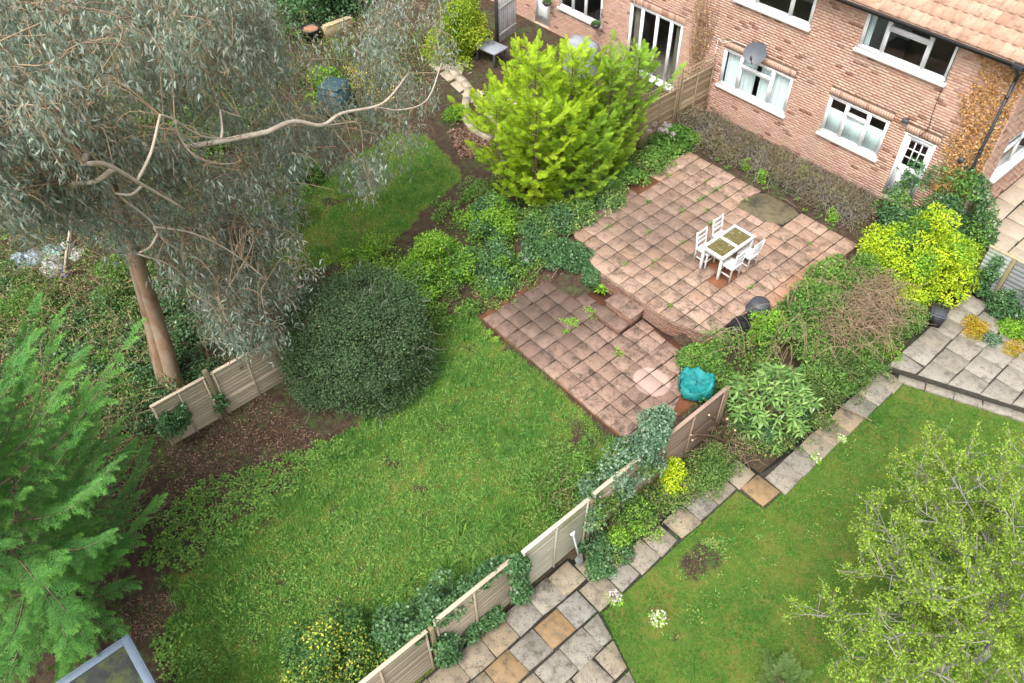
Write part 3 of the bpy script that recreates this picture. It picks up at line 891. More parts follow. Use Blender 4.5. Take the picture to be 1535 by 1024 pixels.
# brick retaining wall between the patios
wall_pts = smooth_path([(-3.2,-8.20),(-2.2,-8.19),(-1.4,-8.185),(-0.7,-8.16),(-0.2,-7.98),(0.3,-7.82),(0.75,-7.64)], 6)
def along(pts):
    s = np.concatenate([[0], np.cumsum(np.linalg.norm(np.diff(pts, axis=0), axis=1))])
    return s
ws = along(wall_pts)
def wall_at(t):
    j = min(len(ws)-2, max(0, int(np.searchsorted(ws, t, 'right')-1)))
    f = (t - ws[j]) / (ws[j+1]-ws[j])
    p = wall_pts[j]*(1-f) + wall_pts[j+1]*f
    d = (wall_pts[j+1]-wall_pts[j]) / (ws[j+1]-ws[j])
    return p, d
rwall = thing('retaining_wall', 'low curved brick retaining wall holding up the upper patio', 'wall', (-1.2,-8.17,-0.5))
mb = MB()
o_ = np.array([-1.2,-8.17])
for k in range(len(wall_pts)-1):
    p, q = wall_pts[k]-o_, wall_pts[k+1]-o_
    d = unit(q-p); n_ = np.array([-d[1], d[0]])
    V = [(*p,-0.12),(*q,-0.12),(*(q+n_*.1),-0.12),(*(p+n_*.1),-0.12)]
    V = np.array(V + [(a1,b1,0.455) for a1,b1,_ in V])
    mb.add(V, [(3,2,1,0),(4,5,6,7),(0,1,5,4),(1,2,6,5),(2,3,7,6),(3,0,4,7)])
mb.build('core', m_gmortar, rwall)
bm_var = []
for k in range(8):
    mb = MB(); mb.bbox((-0.105,-0.012,0),(0.105,0.03,0.062), 0.005, (k+0.5)/8)
    o = mb.build('brick', m_gbrick); bm_var.append(o.data); bpy.data.objects.remove(o)
for c in range(6):
    t = 0.02 + 0.11 * (c % 2)
    while t < ws[-1] - 0.1:
        p, d = wall_at(t + 0.105)
        o = bpy.data.objects.new('brick', bm_var[rng.integers(8)])
        o.location = (p[0]-o_[0], p[1]-o_[1], 0.004 + 0.075*c)
        o.rotation_euler = (0, 0, math.atan2(d[1], d[0]))
        link(o, rwall)
        t += 0.225

# ------------------------------------------------------------------ houses
def rot_z(rz, loc=(0, 0, 0)):
    M = np.eye(4)
    M[0,0] = M[1,1] = math.cos(rz); M[0,1] = -math.sin(rz); M[1,0] = math.sin(rz)
    M[:3,3] = loc
    return M

def wall_mesh(parent, name, x0, x1, z0, z1, openings, M, mat, th=0.28, y=0.0):
    """wall in local x,z with holes; outward is local -y"""
    xs = sorted({x0, x1, *[o[0] for o in openings], *[o[1] for o in openings]})
    zs = sorted({z0, z1, *[o[2] for o in openings], *[o[3] for o in openings]})
    mb = MB()
    for i in range(len(xs)-1):
        for k in range(len(zs)-1):
            cx, cz = (xs[i]+xs[i+1])/2, (zs[k]+zs[k+1])/2
            if any(o[0] < cx < o[1] and o[2] < cz < o[3] for o in openings): continue
            mb.box((xs[i], y, zs[k]), (xs[i+1], y+th, zs[k+1]), M=M)
    return mb.build(name, mat, parent)

BRICK_VAR = {}
def brick_obj(w, h, r, mat):
    key = (round(w, 3), round(h, 3), int(r * 12), mat.name)
    if key not in BRICK_VAR:
        mb = MB(); mb.bbox((-w/2, -0.006, -h/2), (w/2, 0.02, h/2), 0.004, (key[2] + 0.5) / 12)
        o = mb.build('brick', mat); BRICK_VAR[key] = o.data; bpy.data.objects.remove(o)
    return bpy.data.objects.new('brick', BRICK_VAR[key])

def brickwork(wall, x0, x1, z0, z1, openings, lintels, M, rz, mat, nsingle=300, off=(0,0,0)):
    out = []
    nrow = int((z1 - z0) / 0.075)
    for rI in range(nrow):
        za = z0 + rI * 0.075 + 0.005; zb = za + 0.065
        holes = [(o[0], o[1]) for o in openings if o[2] < zb and o[3] > za] + [(o[0], o[1]) for o in lintels if o[2] < zb and o[3] > za]
        t = x0 - (0.1125 if rI % 2 else 0)
        while t < x1:
            a, b = max(t + 0.005, x0), min(t + 0.22, x1)
            t += 0.225
            segs = [(a, b)]
            for h in holes:
                ns = []
                for s in segs:
                    if h[1] <= s[0] or h[0] >= s[1]: ns.append(s); continue
                    if s[0] < h[0] - 0.03: ns.append((s[0], h[0] - 0.004))
                    if s[1] > h[1] + 0.03: ns.append((h[1] + 0.004, s[1]))
                segs = ns
            for s in segs:
                if s[1] - s[0] < 0.025: continue
                d = noise2(s[0] * 0.9, za * 1.3)
                r = rng.random()
                r = 0.10 * rng.random() if r < 0.045 + 0.05 * d else 0.14 + 0.86 * rng.random()
                out.append((s[0], s[1], za, zb, r))
    for o in lintels:
        t = o[0]
        while t < o[1] - 0.03:
            out.append((t + 0.004, min(t + 0.071, o[1]), o[2] + 0.004, o[3] - 0.004, 0.35 + 0.5 * rng.random() if rng.random() > 0.15 else 0.12))
            t += 0.075
    c = np.array([((a+b)/2, -0.005, (za+zb)/2) for a, b, za, zb, r in out])
    w = c @ M[:3,:3].T + M[:3,3]
    wo = w + np.array(off)
    order = np.argsort(np.linalg.norm(wo - CAM, axis=1))
    # only pieces that lie inside the picture are made single
    rel = wo - CAM
    dz = rel @ _fw
    uu = 767.5 + FPX * (rel @ RIGHT) / dz; vv = 512 - FPX * (rel @ UP) / dz
    vis = (uu > 0) & (uu < 1535) & (vv > 0) & (vv < 1024)
    single = set([i for i in order if vis[i]][:nsingle])
    mb = MB()
    for i, (a, b, za, zb, r) in enumerate(out):
        if i in single:
            o = brick_obj(b - a, zb - za, r, mat)
            o.location = w[i]
            o.rotation_euler = (0, 0, rz)
            link(o, wall)
        else:
            j = rng.normal() * 0.0015
            V = np.array([(a,-0.006+j,za),(b,-0.006+j,za),(b,-0.006+j,zb),(a,-0.006+j,zb),(a,0.005,za),(b,0.005,za),(b,0.005,zb),(a,0.005,zb)])
            mb.add(V @ M[:3,:3].T + M[:3,3], [(0,1,2,3),(4,5,1,0),(3,2,6,7),(0,3,7,4),(1,5,6,2)], r=r)
    o = mb.build('brickwork', mat, wall)
    tag(o, kind='stuff')

def noise2(x, y):
    return max(0.0, math.sin(x * 1.9 + 1.3) * math.sin(y * 2.3 + 0.4) + 0.5 * math.sin(x * 4.1 + y * 3.0)) 

def window(house, x0, x1, z0, z1, lights, M, sill=True, label=None, frame=0.055, sillw=0.04, name='window', panemat=None, film=None, curtains=None):
    """lights: list of (fx0, fx1, [z-splits 0..1]) fractions of the clear width"""
    mb = MB()
    ya, yb = 0.004, 0.075
    zf = z0 + (0.05 if sill else 0)
    mb.box((x0, ya, z1-frame), (x1, yb, z1), M=M); mb.box((x0, ya, zf), (x1, yb, zf+frame*1.3), M=M)
    mb.box((x0, ya, zf+frame*1.3), (x0+frame, yb, z1-frame), M=M); mb.box((x1-frame, ya, zf+frame*1.3), (x1, yb, z1-frame), M=M)
    w = mb.build(name, m_white, house)
    if label: w['label'] = label
    iw = x1 - x0 - 2*frame; ih = z1 - frame - (zf + frame*1.3); bx = x0 + frame; bz = zf + frame*1.3
    fr = 0.035
    for li, (f0, f1, sp) in enumerate(lights):
        a, b = bx + f0*iw, bx + f1*iw
        if li:
            mb = MB(); mb.box((a-0.022, ya-0.006, bz), (a+0.022, yb-0.004, bz+ih), M=M); mb.build('mullion', m_white, w)
            a += 0.022
        if li < len(lights)-1: b -= 0.022
        zz = [0] + sp + [1]
        for k in range(len(zz)-1):
            c, d = bz + zz[k]*ih, bz + zz[k+1]*ih
            if k:
                mb = MB(); mb.box((a, ya-0.004, c-0.03), (b, yb-0.006, c+0.03), M=M); mb.build('transom', m_white, w)
                c += 0.03
            if k < len(zz)-2: d -= 0.03
            sb = MB()          # sash
            sb.box((a, ya+.006, c), (b, yb-.01, c+fr), M=M); sb.box((a, ya+.006, d-fr), (b, yb-.01, d), M=M)
            sb.box((a, ya+.006, c+fr), (a+fr, yb-.01, d-fr), M=M); sb.box((b-fr, ya+.006, c+fr), (b, yb-.01, d-fr), M=M)
            sb.build('sash', m_white, w)
            pv = np.array([(a+fr, ya+.035, c+fr), (b-fr, ya+.035, c+fr), (b-fr, ya+.035, d-fr), (a+fr, ya+.035, d-fr)]) @ M[:3,:3].T + M[:3,3]; mesh_np('pane', pv, np.array([[0,1,2,3]]), panemat or m_glass, w)
            if film and k < len(film.get(li, [])) and film[li][k]:
                t = film[li][k]
                fb = MB(); fb.box((a+fr+.002, ya+.046, c+fr+.002), (b-fr-.002, ya+.05, c+fr+(d-c-2*fr)*t), M=M); fb.build('frosted_film', m_frost, w)
    if sill:
        mb = MB(); mb.bbox((x0-0.06, -sillw-0.05, z0-0.035), (x1+0.06, 0.012, z0+0.048), 0.008, M=M); mb.build('sill', m_sill, w)
    if curtains:
        for c0, c1, mt in curtains:
            n = 40
            xs = np.linspace(x0 + frame + c0*iw, x0 + frame + c1*iw, n)
            yy = 0.17 + 0.03*np.sin(np.arange(n)*1.1) + 0.012*np.sin(np.arange(n)*2.7)
            V = np.vstack([np.c_[xs, yy, np.full(n, z0+.03)], np.c_[xs, yy*0.9+.015, np.full(n, z1-.02)]])
            V = V @ M[:3,:3].T + M[:3,3]
            Q = [(i, i+1, n+i+1, n+i) for i in range(n-1)]
            mesh_np('curtain', V, np.array(Q), mt, w, smooth=True)
    return w

def room(house, x0, x1, z0, z1, depth, M, wallm, floorm, name='room'):
    y0 = 0.285
    V = np.array([(x0,y0,z0),(x1,y0,z0),(x1,depth,z0),(x0,depth,z0),(x0,y0,z1),(x1,y0,z1),(x1,depth,z1),(x0,depth,z1)], float)
    V = V @ M[:3,:3].T + M[:3,3]
    o = mesh_np(name, V, np.array([(4,7,6,5),(1,5,6,2),(2,6,7,3),(3,7,4,0)]), wallm, house)
    mesh_np(name + '_floor', V[:4] + np.array([0,0,0.004]), np.array([(0,1,2,3)]), floorm, house)

I4 = np.eye(4)
house = thing('brick_house', 'pink brick house with white windows, glazed back door and tiled roof', 'house', (0,0,0))
U2x1 = float(P(1213,44,y=0)[0])
win_main = dict(L=(-6.03,-3.56,0.89,2.12), K=(-2.34,-0.50,0.92,2.13), U=(-2.02,0.43,3.60,4.66), V=(U2x1-2.45,U2x1,3.60,4.66), D=(0.0,0.86,0.06,2.05))
ops = list(win_main.values())
lint = [(a-0.05,b+0.05,d,d+0.225) for k,(a,b,c,d) in win_main.items() if k in 'LKD']
HX0, HX1 = -6.85, 2.15
wall_f = wall_mesh(house, 'wall', HX0, HX1, -0.35, 4.90, ops, I4, m_mortar)
brickwork(wall_f, HX0, HX1, -0.3, 4.88, ops, lint, I4, 0, m_brick)
MS = rot_z(PI/2, (HX1, 0, 0))
sops = [(0.95, 2.95, 1.22, 2.38)]
wall_s = wall_mesh(house, 'side_wall', 0.284, 7.0, -0.5, 4.9, sops, MS, m_mortar)
brickwork(wall_s, 0.0, 7.0, -0.45, 4.88, sops, [], MS, PI/2, m_brick, 120)
window(house, *win_main['L'], [(0,0.255,[]),(0.255,0.735,[0.72]),(0.735,1,[])], I4, curtains=[(0.01,0.47,m_curtain),(0.53,0.99,m_curtain)])
window(house, *win_main['K'], [(0,0.31,[]),(0.31,0.69,[0.72]),(0.69,1,[])], I4, film={0:[0.72],1:[1.0,0],2:[0.72]})
window(house, *win_main['U'], [(0,0.25,[]),(0.25,0.73,[0.76]),(0.73,1,[])], I4, sillw=0.06, curtains=[(0.0,0.07,m_curtain)])
window(house, *win_main['V'], [(0,0.25,[]),(0.25,0.73,[0.76]),(0.73,1,[])], I4, sillw=0.06)
window(house, 0.95, 2.95, 1.22, 2.38, [(0,0.5,[0.7]),(0.5,1,[0.7])], MS, sillw=0.10)
room(house, -6.5, -3.1, 0.0, 2.5, 3.2, I4, m_room, m_carpet)
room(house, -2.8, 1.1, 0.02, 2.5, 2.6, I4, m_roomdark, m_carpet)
room(house, -2.35, 0.95, 2.8, 5.0, 3.0, I4, m_room, m_carpet)
room(house, -6.6, -2.5, 2.8, 5.0, 3.0, I4, m_room, m_carpet)
# furniture glimpsed in the upper room
mb = MB(); mb.bbox((-1.55,1.9,2.81),(-0.35,2.9,4.9), 0.02); mb.build('wardrobe', simple('dark_cupboard', (0.075,0.06,0.035), 0.6), house)
# door
mb = MB()
x0, x1, z0, z1 = win_main['D']
mb.box((x0,0.0,z0),(x0+.06,.1,z1)); mb.box((x1-.06,0.0,z0),(x1,.1,z1)); mb.box((x0+.06,0.0,z1-.06),(x1-.06,.1,z1))
door = mb.build('door_frame', m_white, house)
mb = MB()
dx0, dx1, dz0, dz1 = x0+.063, x1-.063, z0+.01, z1-.063
gz0, gz1 = 1.12, dz1-.11
mb.box((dx0,.03,dz0),(dx0+.10,.075,dz1)); mb.box((dx1-.10,.03,dz0),(dx1,.075,dz1))
mb.box((dx0+.10,.03,dz1-.11),(dx1-.10,.075,dz1)); mb.box((dx0+.10,.03,dz0),(dx1-.10,.075,gz0))
mb.bbox((dx0+.16,.02,dz0+.2),(dx1-.16,.031,gz0-.16), .006)
leaf = mb.build('door', m_white, house)
pw = (dx1-dx0-.2)/3; ph = (gz1-gz0)/3
for i in range(3):
    for k in range(3):
        a, c = dx0+.10+i*pw, gz0+k*ph
        mesh_np('pane', np.array([(a+.012,.055,c+.012),(a+pw-.012,.055,c+.012),(a+pw-.012,.055,c+ph-.012),(a+.012,.055,c+ph-.012)]), np.array([[0,1,2,3]]), m_glass, leaf)
for i in range(4):
    mb = MB(); a = dx0+.10+i*pw; mb.box((a-.013,.036,gz0),(a+.013,.07,gz1)); mb.build('glazing_bar', m_white, leaf)
for k in range(4):
    mb = MB(); c = gz0+k*ph; mb.box((dx0+.10,.038,c-.013),(dx1-.10,.068,c+.013)); mb.build('glazing_bar', m_white, leaf)
mb = MB(); mb.tube([(dx0+.06,-.02,1.0),(dx0+.17,-.025,1.0)],.011,6); mb.tube([(dx0+.06,.03,1.0),(dx0+.06,-.02,1.0)],.011,6); mb.build('handle', m_dkgrey, leaf)
# roof
roof_m, nt, b = nmat('roof_tile')
c = ramp(nt, attr(nt), [(0.37,0.22,0.15),(0.44,0.275,0.19),(0.49,0.325,0.235),(0.41,0.255,0.175)])
n_ = noise(nt, 5, 6, 0.7, gpos(nt))
c = mix(nt, math_(nt, 'MULTIPLY', sstep(nt, n_, 0.45, 0.68), 0.7), c, (0.22, 0.135, 0.09))
c = mix(nt, sstep(nt, noise(nt, 22, 4, 0.7, gpos(nt)), 0.70, 0.78), c, (0.55, 0.45, 0.38))
nt.links.new(c, b.inputs['Base Color']); b.inputs['Roughness'].default_value = 0.85
bump(nt, b, n_, 0.006)
SL = rad(35)
EY, EZ = -0.42, 4.90
def tile_geo(r):
    xs = np.array([0,.03,.055,.085,.12,.185,.25]); zz = np.array([.02,.034,.040,.034,.018,.012,.02])
    L = 0.40; n = len(xs); th = .045
    c_, s_ = math.cos(SL - 0.035), math.sin(SL - 0.035)
    def at(l, z): return np.c_[xs + 0.002*(z is None), l*c_ - z*s_, l*s_ + z*c_]
    top0, top1, bot0 = at(0, zz+.02), at(L, zz-.004), at(0, zz+.02-th)
    V = np.vstack([top0, top1, bot0])
    Q = [(i, i+1, n+i+1, n+i) for i in range(n-1)] + [(2*n+i, 2*n+i+1, i+1, i) for i in range(n-1)]
    return V, Q
def roof(houseo, xa, xb, single_x, rows, y_off=0.0):
    mb = MB()
    L = 5.2
    for t in (0,):
        a = np.array([(xa,EY+y_off,EZ-.03),(xb,EY+y_off,EZ-.03),(xb,EY+y_off+L*math.cos(SL),EZ-.03+L*math.sin(SL)),(xa,EY+y_off+L*math.cos(SL),EZ-.03+L*math.sin(SL)),(xb,EY+y_off+2*L*math.cos(SL),EZ-.03),(xa,EY+y_off+2*L*math.cos(SL),EZ-.03)])
        mb.add(a, [(0,1,2,3),(3,2,4,5)], [])
    ro = mb.build('roof', roof_m, houseo)
    fld = MB()
    var = []
    V, Q = tile_geo(0)
    for k in range(10):
        m2 = MB(); m2.add(V, Q, r=(k+.5)/10); o = m2.build('roof_tile', roof_m); var.append(o.data); bpy.data.objects.remove(o)
    r = 0
    for r in range(int(L/0.33)):
        l = r*0.33
        x = xa - (0.125 if r % 2 else 0)
        while x < xb:
            p = (x, EY+y_off+l*math.cos(SL), EZ+l*math.sin(SL) + rng.normal()*.002)
            if single_x and x > single_x[0] and r < rows:
                o = bpy.data.objects.new('roof_tile', var[rng.integers(10)]); o.location = p; link(o, ro)
            else: fld.add(V + np.array(p), Q, r=rng.random())
            x += 0.25
    tag(fld.build('tile_field', roof_m, ro), kind='stuff')
    return ro
ro = roof(house, HX0, HX1+.25, (-2.7, 9), 10)
mb = MB(); mb.box((HX0,EY+.06,EZ-.17),(HX1+.2,EY+.085,EZ-.0)); mb.build('fascia', m_gutter, house)
mb = MB(); mb.box((HX0,EY+.09,EZ-.165),(HX1+.2,0.0,EZ-.15)); mb.build('soffit', m_white, house)
# half-round gutter with a pale inner lip
ang = np.linspace(PI, 2*PI, 9)
pr = np.c_[np.cos(ang)*.062, np.sin(ang)*.062]
Vg = []
for x in (HX0, HX1+.3):
    for p in pr: Vg.append((x, EY-.015+p[0], EZ-.02+p[1]))
    for p in pr[::-1]: Vg.append((x, EY-.015+p[0]*.86, EZ-.02+p[1]*.86))
nn = 18
mesh_np('gutter', np.array(Vg), [np.array([(k,(k+1) % nn, nn+(k+1) % nn, nn+k) for k in range(nn)])], m_gutter, house)
mb = MB(); mb.tube([(1.93,EY-.01,EZ-.08),(1.93,EY+.03,EZ-.2),(1.92,-.12,EZ-.42),(1.91,-.09,EZ-.55)],.04,8); mb.build('swan_neck', m_gutter, house)
mb = MB(); mb.bbox((1.80,EY-.07,EZ-.14),(2.06,EY+.05,EZ-.02),.01); mb.build('hopper', m_gutter, house)
dp = MB(); dp.tube([(1.91,-.085,EZ-.52),(1.91,-.085,-.2)],.037,10); dpo = dp.build('downpipe', m_gutter, house, smooth=False)
for z in (0.9,2.4,3.9):
    mb = MB(); mb.tube([(1.91,-.085,z),(1.91,-.085,z+.06)],.048,10); mb.build('bracket', m_gutter, dpo)
# small fittings on the wall
c_ = P(1132,80,y=-.38)
dish = thing('satellite_dish', 'dark grey oval satellite dish above the curtained ground floor window', 'satellite dish', tuple(c_))
ang = np.linspace(0, 2*PI, 24, endpoint=False)
Vd = [(0,0,0)]; 
for rr in (0.12,0.24,0.33):
    for a_ in ang: Vd.append((rr*math.cos(a_)*1.0, -(rr**2)*0.5, rr*math.sin(a_)*0.92))
Qd = [(1+k*24+i, 1+k*24+(i+1) % 24, 1+(k+1)*24+(i+1) % 24, 1+(k+1)*24+i) for k in range(2) for i in range(24)]
Td = [(0,1+(i+1) % 24,1+i) for i in range(24)]
Rm = Matrix.Rotation(rad(-28), 3, 'X') @ Matrix.Rotation(0, 3, 'Z')
Rn = np.array(Matrix.Rotation(rad(22), 3, 'Z') @ Matrix.Rotation(rad(-30), 3, 'X'))
Vd = np.array(Vd) @ Rn.T
mesh_np('reflector', Vd, [np.array(Qd), np.array(Td)], m_dish, dish, smooth=True)
tipp = np.array([0,-.40,-.20]) @ Rn.T
mb = MB(); mb.tube([np.array([0,-.04,-.30]) @ Rn.T, tipp],.014,6); mb.build('arm', m_dkgrey, dish)
mb = MB(); mb.tube([tipp+np.array([0,.0,.0]), tipp+np.array([.0,-.03,.10])],.035,8); mb.build('receiver', m_dkgrey, dish)
mb = MB(); mb.tube([np.array([0,.02,0]), np.array([0,.37,.05])],.025,8); mb.box((-.08,.355,-.1),(.08,.372,.15)); mb.build('bracket', m_dkgrey, dish)
c_ = P(1358,180,y=-.06)
lamp = thing('wall_floodlight', 'small dark grey floodlight on the brick wall above the back door', 'wall lamp', tuple(c_))
mb = MB(); mb.bbox((-.09,-.10,-.06),(.09,.0,.05),.015, M=rot_z(0.25)); mb.build('housing', m_dkgrey, lamp)
mb = MB(); mb.box((-.03,0,-.03),(.03,.058,.03)); mb.build('bracket', m_dkgrey, lamp)
c_ = P(1443,238,y=-.02)
flue = thing('flue_vent', 'round weathered flue terminal on the wall by the downpipe', 'vent', tuple(c_))
def disc_y(mb, r, y0, y1, n=16):
    mb.tube([(0,y0,0),(0,y1,0)], r, n)
mb = MB(); disc_y(mb, .13, .01, -.03); mb.build('plate', simple('flue_metal', (0.20,0.15,0.10), 0.6, var=.4, scale=20), flue)
mb = MB(); disc_y(mb, .07, -.03, -.12); mb.build('terminal', m_dkgrey, flue)
a_ = P(1077,57,y=-.025); e_ = P(1056,155,y=-.025)
cable = MB()
cable.tube([e_, a_], .007, 5); cable.tube(smooth_path([a_, P(1084,64,y=-.03), P(1100,62,y=-.03), P(1120,70,y=-.03)],4), .007, 5)
tag(cable.build('white_cable', m_white), 'thin white cable running up the bricks to the satellite dish', 'cable')
cable = MB(); cable.tube(smooth_path([P(1442,62,y=-.025),P(1418,118,y=-.025),P(1398,170,y=-.025),P(1392,192,y=-.025),P(1380,203,y=-.025)],4), .008, 5)
tag(cable.build('black_cable', m_black), 'thin black cable trailing down the bricks to the back door', 'cable')

# neighbour's house (same terrace)
nh = thing('neighbour_house', 'adjoining pink brick house with white french doors and hanging baskets', 'house', (-10,0.06,0))
MN = rot_z(0, (0, 0.07, 0))
NL = MN.copy(); NL[0,3] = 10.0; NL[1,3] = 0.01
fo = (-9.98,-7.75,-0.10,2.18); w2 = (-13.35,-11.25,0.86,2.05); d2 = (-14.65,-13.85,-0.1,1.95)
nops = [fo, w2, d2]
wall_n = wall_mesh(nh, 'wall', -18.0, HX0, -0.6, 4.9, nops, NL, m_mortar)
brickwork(wall_n, -18.0, HX0, -0.5, 4.88, nops, [(a-.05,b+.05,d,d+.225) for a,b,c,d in nops[:2]], NL, 0, m_brick, 300, (-10,0.06,0))
window(nh, *fo, [(0,0.22,[]),(0.22,0.52,[]),(0.52,0.80,[]),(0.80,1,[])], NL, sill=True, curtains=[(0.02,0.18,m_tan_curtain),(0.86,0.98,m_tan_curtain)], name='french_doors')
window(nh, *w2, [(0,0.3,[]),(0.3,0.62,[]),(0.62,1,[])], NL)
mb = MB(); mb.box((d2[0],.02,d2[2]),(d2[1],.09,d2[3]), M=NL); mb.bbox((d2[0]+.15,.008,.2),(d2[1]-.15,.021,.9), .005, M=NL); mb.build('door', m_white, nh)
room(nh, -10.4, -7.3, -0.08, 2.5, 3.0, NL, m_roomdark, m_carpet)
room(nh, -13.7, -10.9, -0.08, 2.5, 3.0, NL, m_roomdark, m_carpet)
roof(nh, -8.0+0.0, HX0+10-.02, None, 0, 0.0)
def basket(u, v, label):
    c = P(u, v, y=-.22)
    t = thing('hanging_basket', label, 'basket', tuple(c), 0, None)
    mb = MB(); mb.lathe([(0.01,-.16),(.10,-.13),(.165,-.06),(.18,.0),(.165,.0),(.09,-.1),(.01,-.13)], 14); mb.build('bowl', m_black, t)
    d = rand_dirs(220, .8); d[:,2] = abs(d[:,2])
    leaf_mesh('moss', m_green, d*np.array([.15,.15,.08]), d+rng.normal(size=d.shape)*.5, rand_dirs(220,.5), .05, .02, rng.random(220), t)
    mb = MB()
    for a_ in (0,2.1,4.2): mb.tube([(.17*math.cos(a_),.17*math.sin(a_),0),(0,.02,.42)],.004,4)
    mb.tube([(0,.02,.42),(0,.26,.45)],.009,4); mb.tube([(0,.26,.45),(0,.26,.2)],.009,4); mb.tube([(0,.02,.42),(0,.26,.25)],.006,4)
    mb.build('bracket', m_black, t)
basket(893, 36, 'grass-filled black hanging basket beside the french doors')
basket(820, 3, 'grass-filled black hanging basket by the neighbour\'s white door')

# ------------------------------------------------------------------ fences
def fence_y(name, label, x, y_ref, panels, posts, face=1, bh=0.12, batten=(0.02, 0.5, 0.98), caps=True, wob=0.004):
    t = thing(name, label, 'fence', (x, y_ref, 0))
    for (y0, y1, zb, zt, mat, lean) in panels:
        n = max(2, int(round((zt - zb) / bh))); h = (zt - zb) / n
        k = math.tan(lean)
        for i in range(n):
            za = zb + i*h
            xo = -face*(k*(za - zb))
            M = np.eye(4)
            a_ = face * 0.10
            M[0,0] = M[2,2] = math.cos(a_); M[0,2] = math.sin(a_)*-1; M[2,0] = math.sin(a_)
            M[:3,3] = (xo + rng.normal()*wob, 0, za + rng.normal()*wob)
            mb = MB(); mb.bbox((-.006, y0-y_ref+.004, -.012), (.006, y1-y_ref-.004, h+.012), .003, M=M); mb.build('board', mat, t)
        for f in batten:
            yy = y0 + (y1-y0)*f - y_ref
            mb = MB(); V0 = (face*.014, yy-.018, zb-.02); V1 = (face*.045, yy+.018, zt)
            M = np.eye(4); M[0,2] = -face*k; M[0,3] = face*k*zb
            mb.bbox(V0 if face > 0 else (V1[0], V0[1], V0[2]), V1 if face > 0 else (V0[0], V1[1], V1[2]), .004, M=M); mb.build('batten', mat, t)
        if caps:
            M = np.eye(4); M[0,3] = -face*k*(zt-zb)
            mb = MB(); mb.bbox((-.03, y0-y_ref, zt+.002), (.05, y1-y_ref, zt+.024), .004, M=M); mb.build('cap_rail', mat, t)
    for (yy, zb, zt, w) in posts:
        mb = MB(); mb.bbox((-w/2 + face*.005, yy-y_ref-w/2, zb), (w/2 + face*.005, yy-y_ref+w/2, zt), .008); mb.build('post', m_post, t)
    return t

fence_y('boundary_fence', 'ivy-draped lapped timber fence between the lawn and the stone path', 1.97, -14.0,
    [(-19.3,-17.38,-.52,1.0,m_fence_old,0),(-17.22,-15.52,-.52,1.02,m_fence_old,0.02),(-15.30,-13.66,-.5,1.10,m_fence_pale,-0.02),(-13.45,-11.72,-.5,0.95,m_fence_old,0.03),(-11.62,-9.62,-.5,1.0,m_fence_brown,0.0)],
    [(-17.30,-.7,1.0,.09),(-15.41,-.7,1.02,.09),(-13.55,-.7,.9,.09),(-11.67,-.7,.95,.09),(-9.55,-.7,1.0,.09)], 1, 0.115)
fence_y('rear_fence', 'low pale timber fence behind the bare soil under the grey-leaved tree', -5.78, -17.5,
    [(-18.85,-17.62,-.58,.80,m_fence,0),(-17.48,-15.85,-.6,.80,m_fence,0),(-15.72,-13.9,-.6,.80,m_fence,0)],
    [(-17.55,-.7,.98,.1),(-15.78,-.7,.95,.1),(-13.85,-.7,.9,.1)], 1, 0.10, (0.03,0.5,0.97))
tf = fence_y('trellis_fence', 'woven timber fence with trellis top running from the house corner', -6.30, -1.5,
    [(-1.55,-0.02,-.15,1.45,m_trellis,0),(-3.20,-1.68,-.18,1.30,m_trellis,0),(-5.0,-3.32,-.2,1.25,m_trellis,0)],
    [(-1.62,-.4,1.95,.09),(-3.26,-.4,1.75,.09),(-5.05,-.4,1.6,.09)], 1, 0.10, (0.03,0.5,0.97), True, 0.010)
for (y0, y1, zt) in ((-1.55,-.02,1.47),(-3.2,-1.68,1.32)):
    for k in range(3):
        mb = MB(); mb.bbox((-.008,y0+1.5,zt+.06+k*.13),(.012,y1+1.5,zt+.085+k*.13),.003); mb.build('trellis_rail', m_trellis, tf)
    yy = y0
    while yy < y1:
        mb = MB(); mb.bbox((.013,yy+1.5,zt+.01),(.028,yy+1.522,zt+.36),.003); mb.build('trellis_slat', m_trellis, tf); yy += .17

# grey fence across the side passage
YG = -1.2
gp = P(1486,449,z=-.42); xg = gp[0]; ztg = float(P(1523,391,y=YG)[2])
xl = float(P(1487,366,y=YG)[0]); ztl = float(P(1487,366,y=YG)[2])
gf = thing('grey_side_fence', 'grey weathered board fence closing the side passage beside the pale terrace', 'fence', (xg, YG, -.42))
zt_ = ztg + .42
nb_ = int(zt_/.115)
for k in range(nb_):
    a1 = k*zt_/nb_
    mb = MB(); mb.bbox((.06,-.004+rng.normal()*.003,a1+.003),(3.6,.014,a1+zt_/nb_-.003),.003); mb.build('board', m_fence_grey, gf)
for k in range(nb_):
    a1 = k*zt_/nb_
    mt = m_fence_mint if k >= nb_-5 else m_fence_grey
    mb = MB(); mb.bbox((xl-xg,-.004+rng.normal()*.003,a1+.003),(-.02,.014,a1+zt_/nb_-.003),.003); mb.build('board', mt, gf)
mb = MB(); mb.bbox((-.05,-.05,-.2),(.05,.05,zt_+.03),.006); mb.build('post', m_post, gf)
mb = MB(); mb.bbox((xl-xg-.02,-.035,zt_+.035),(3.6,.045,zt_+.07),.005); mb.build('cap_rail', m_timber, gf)

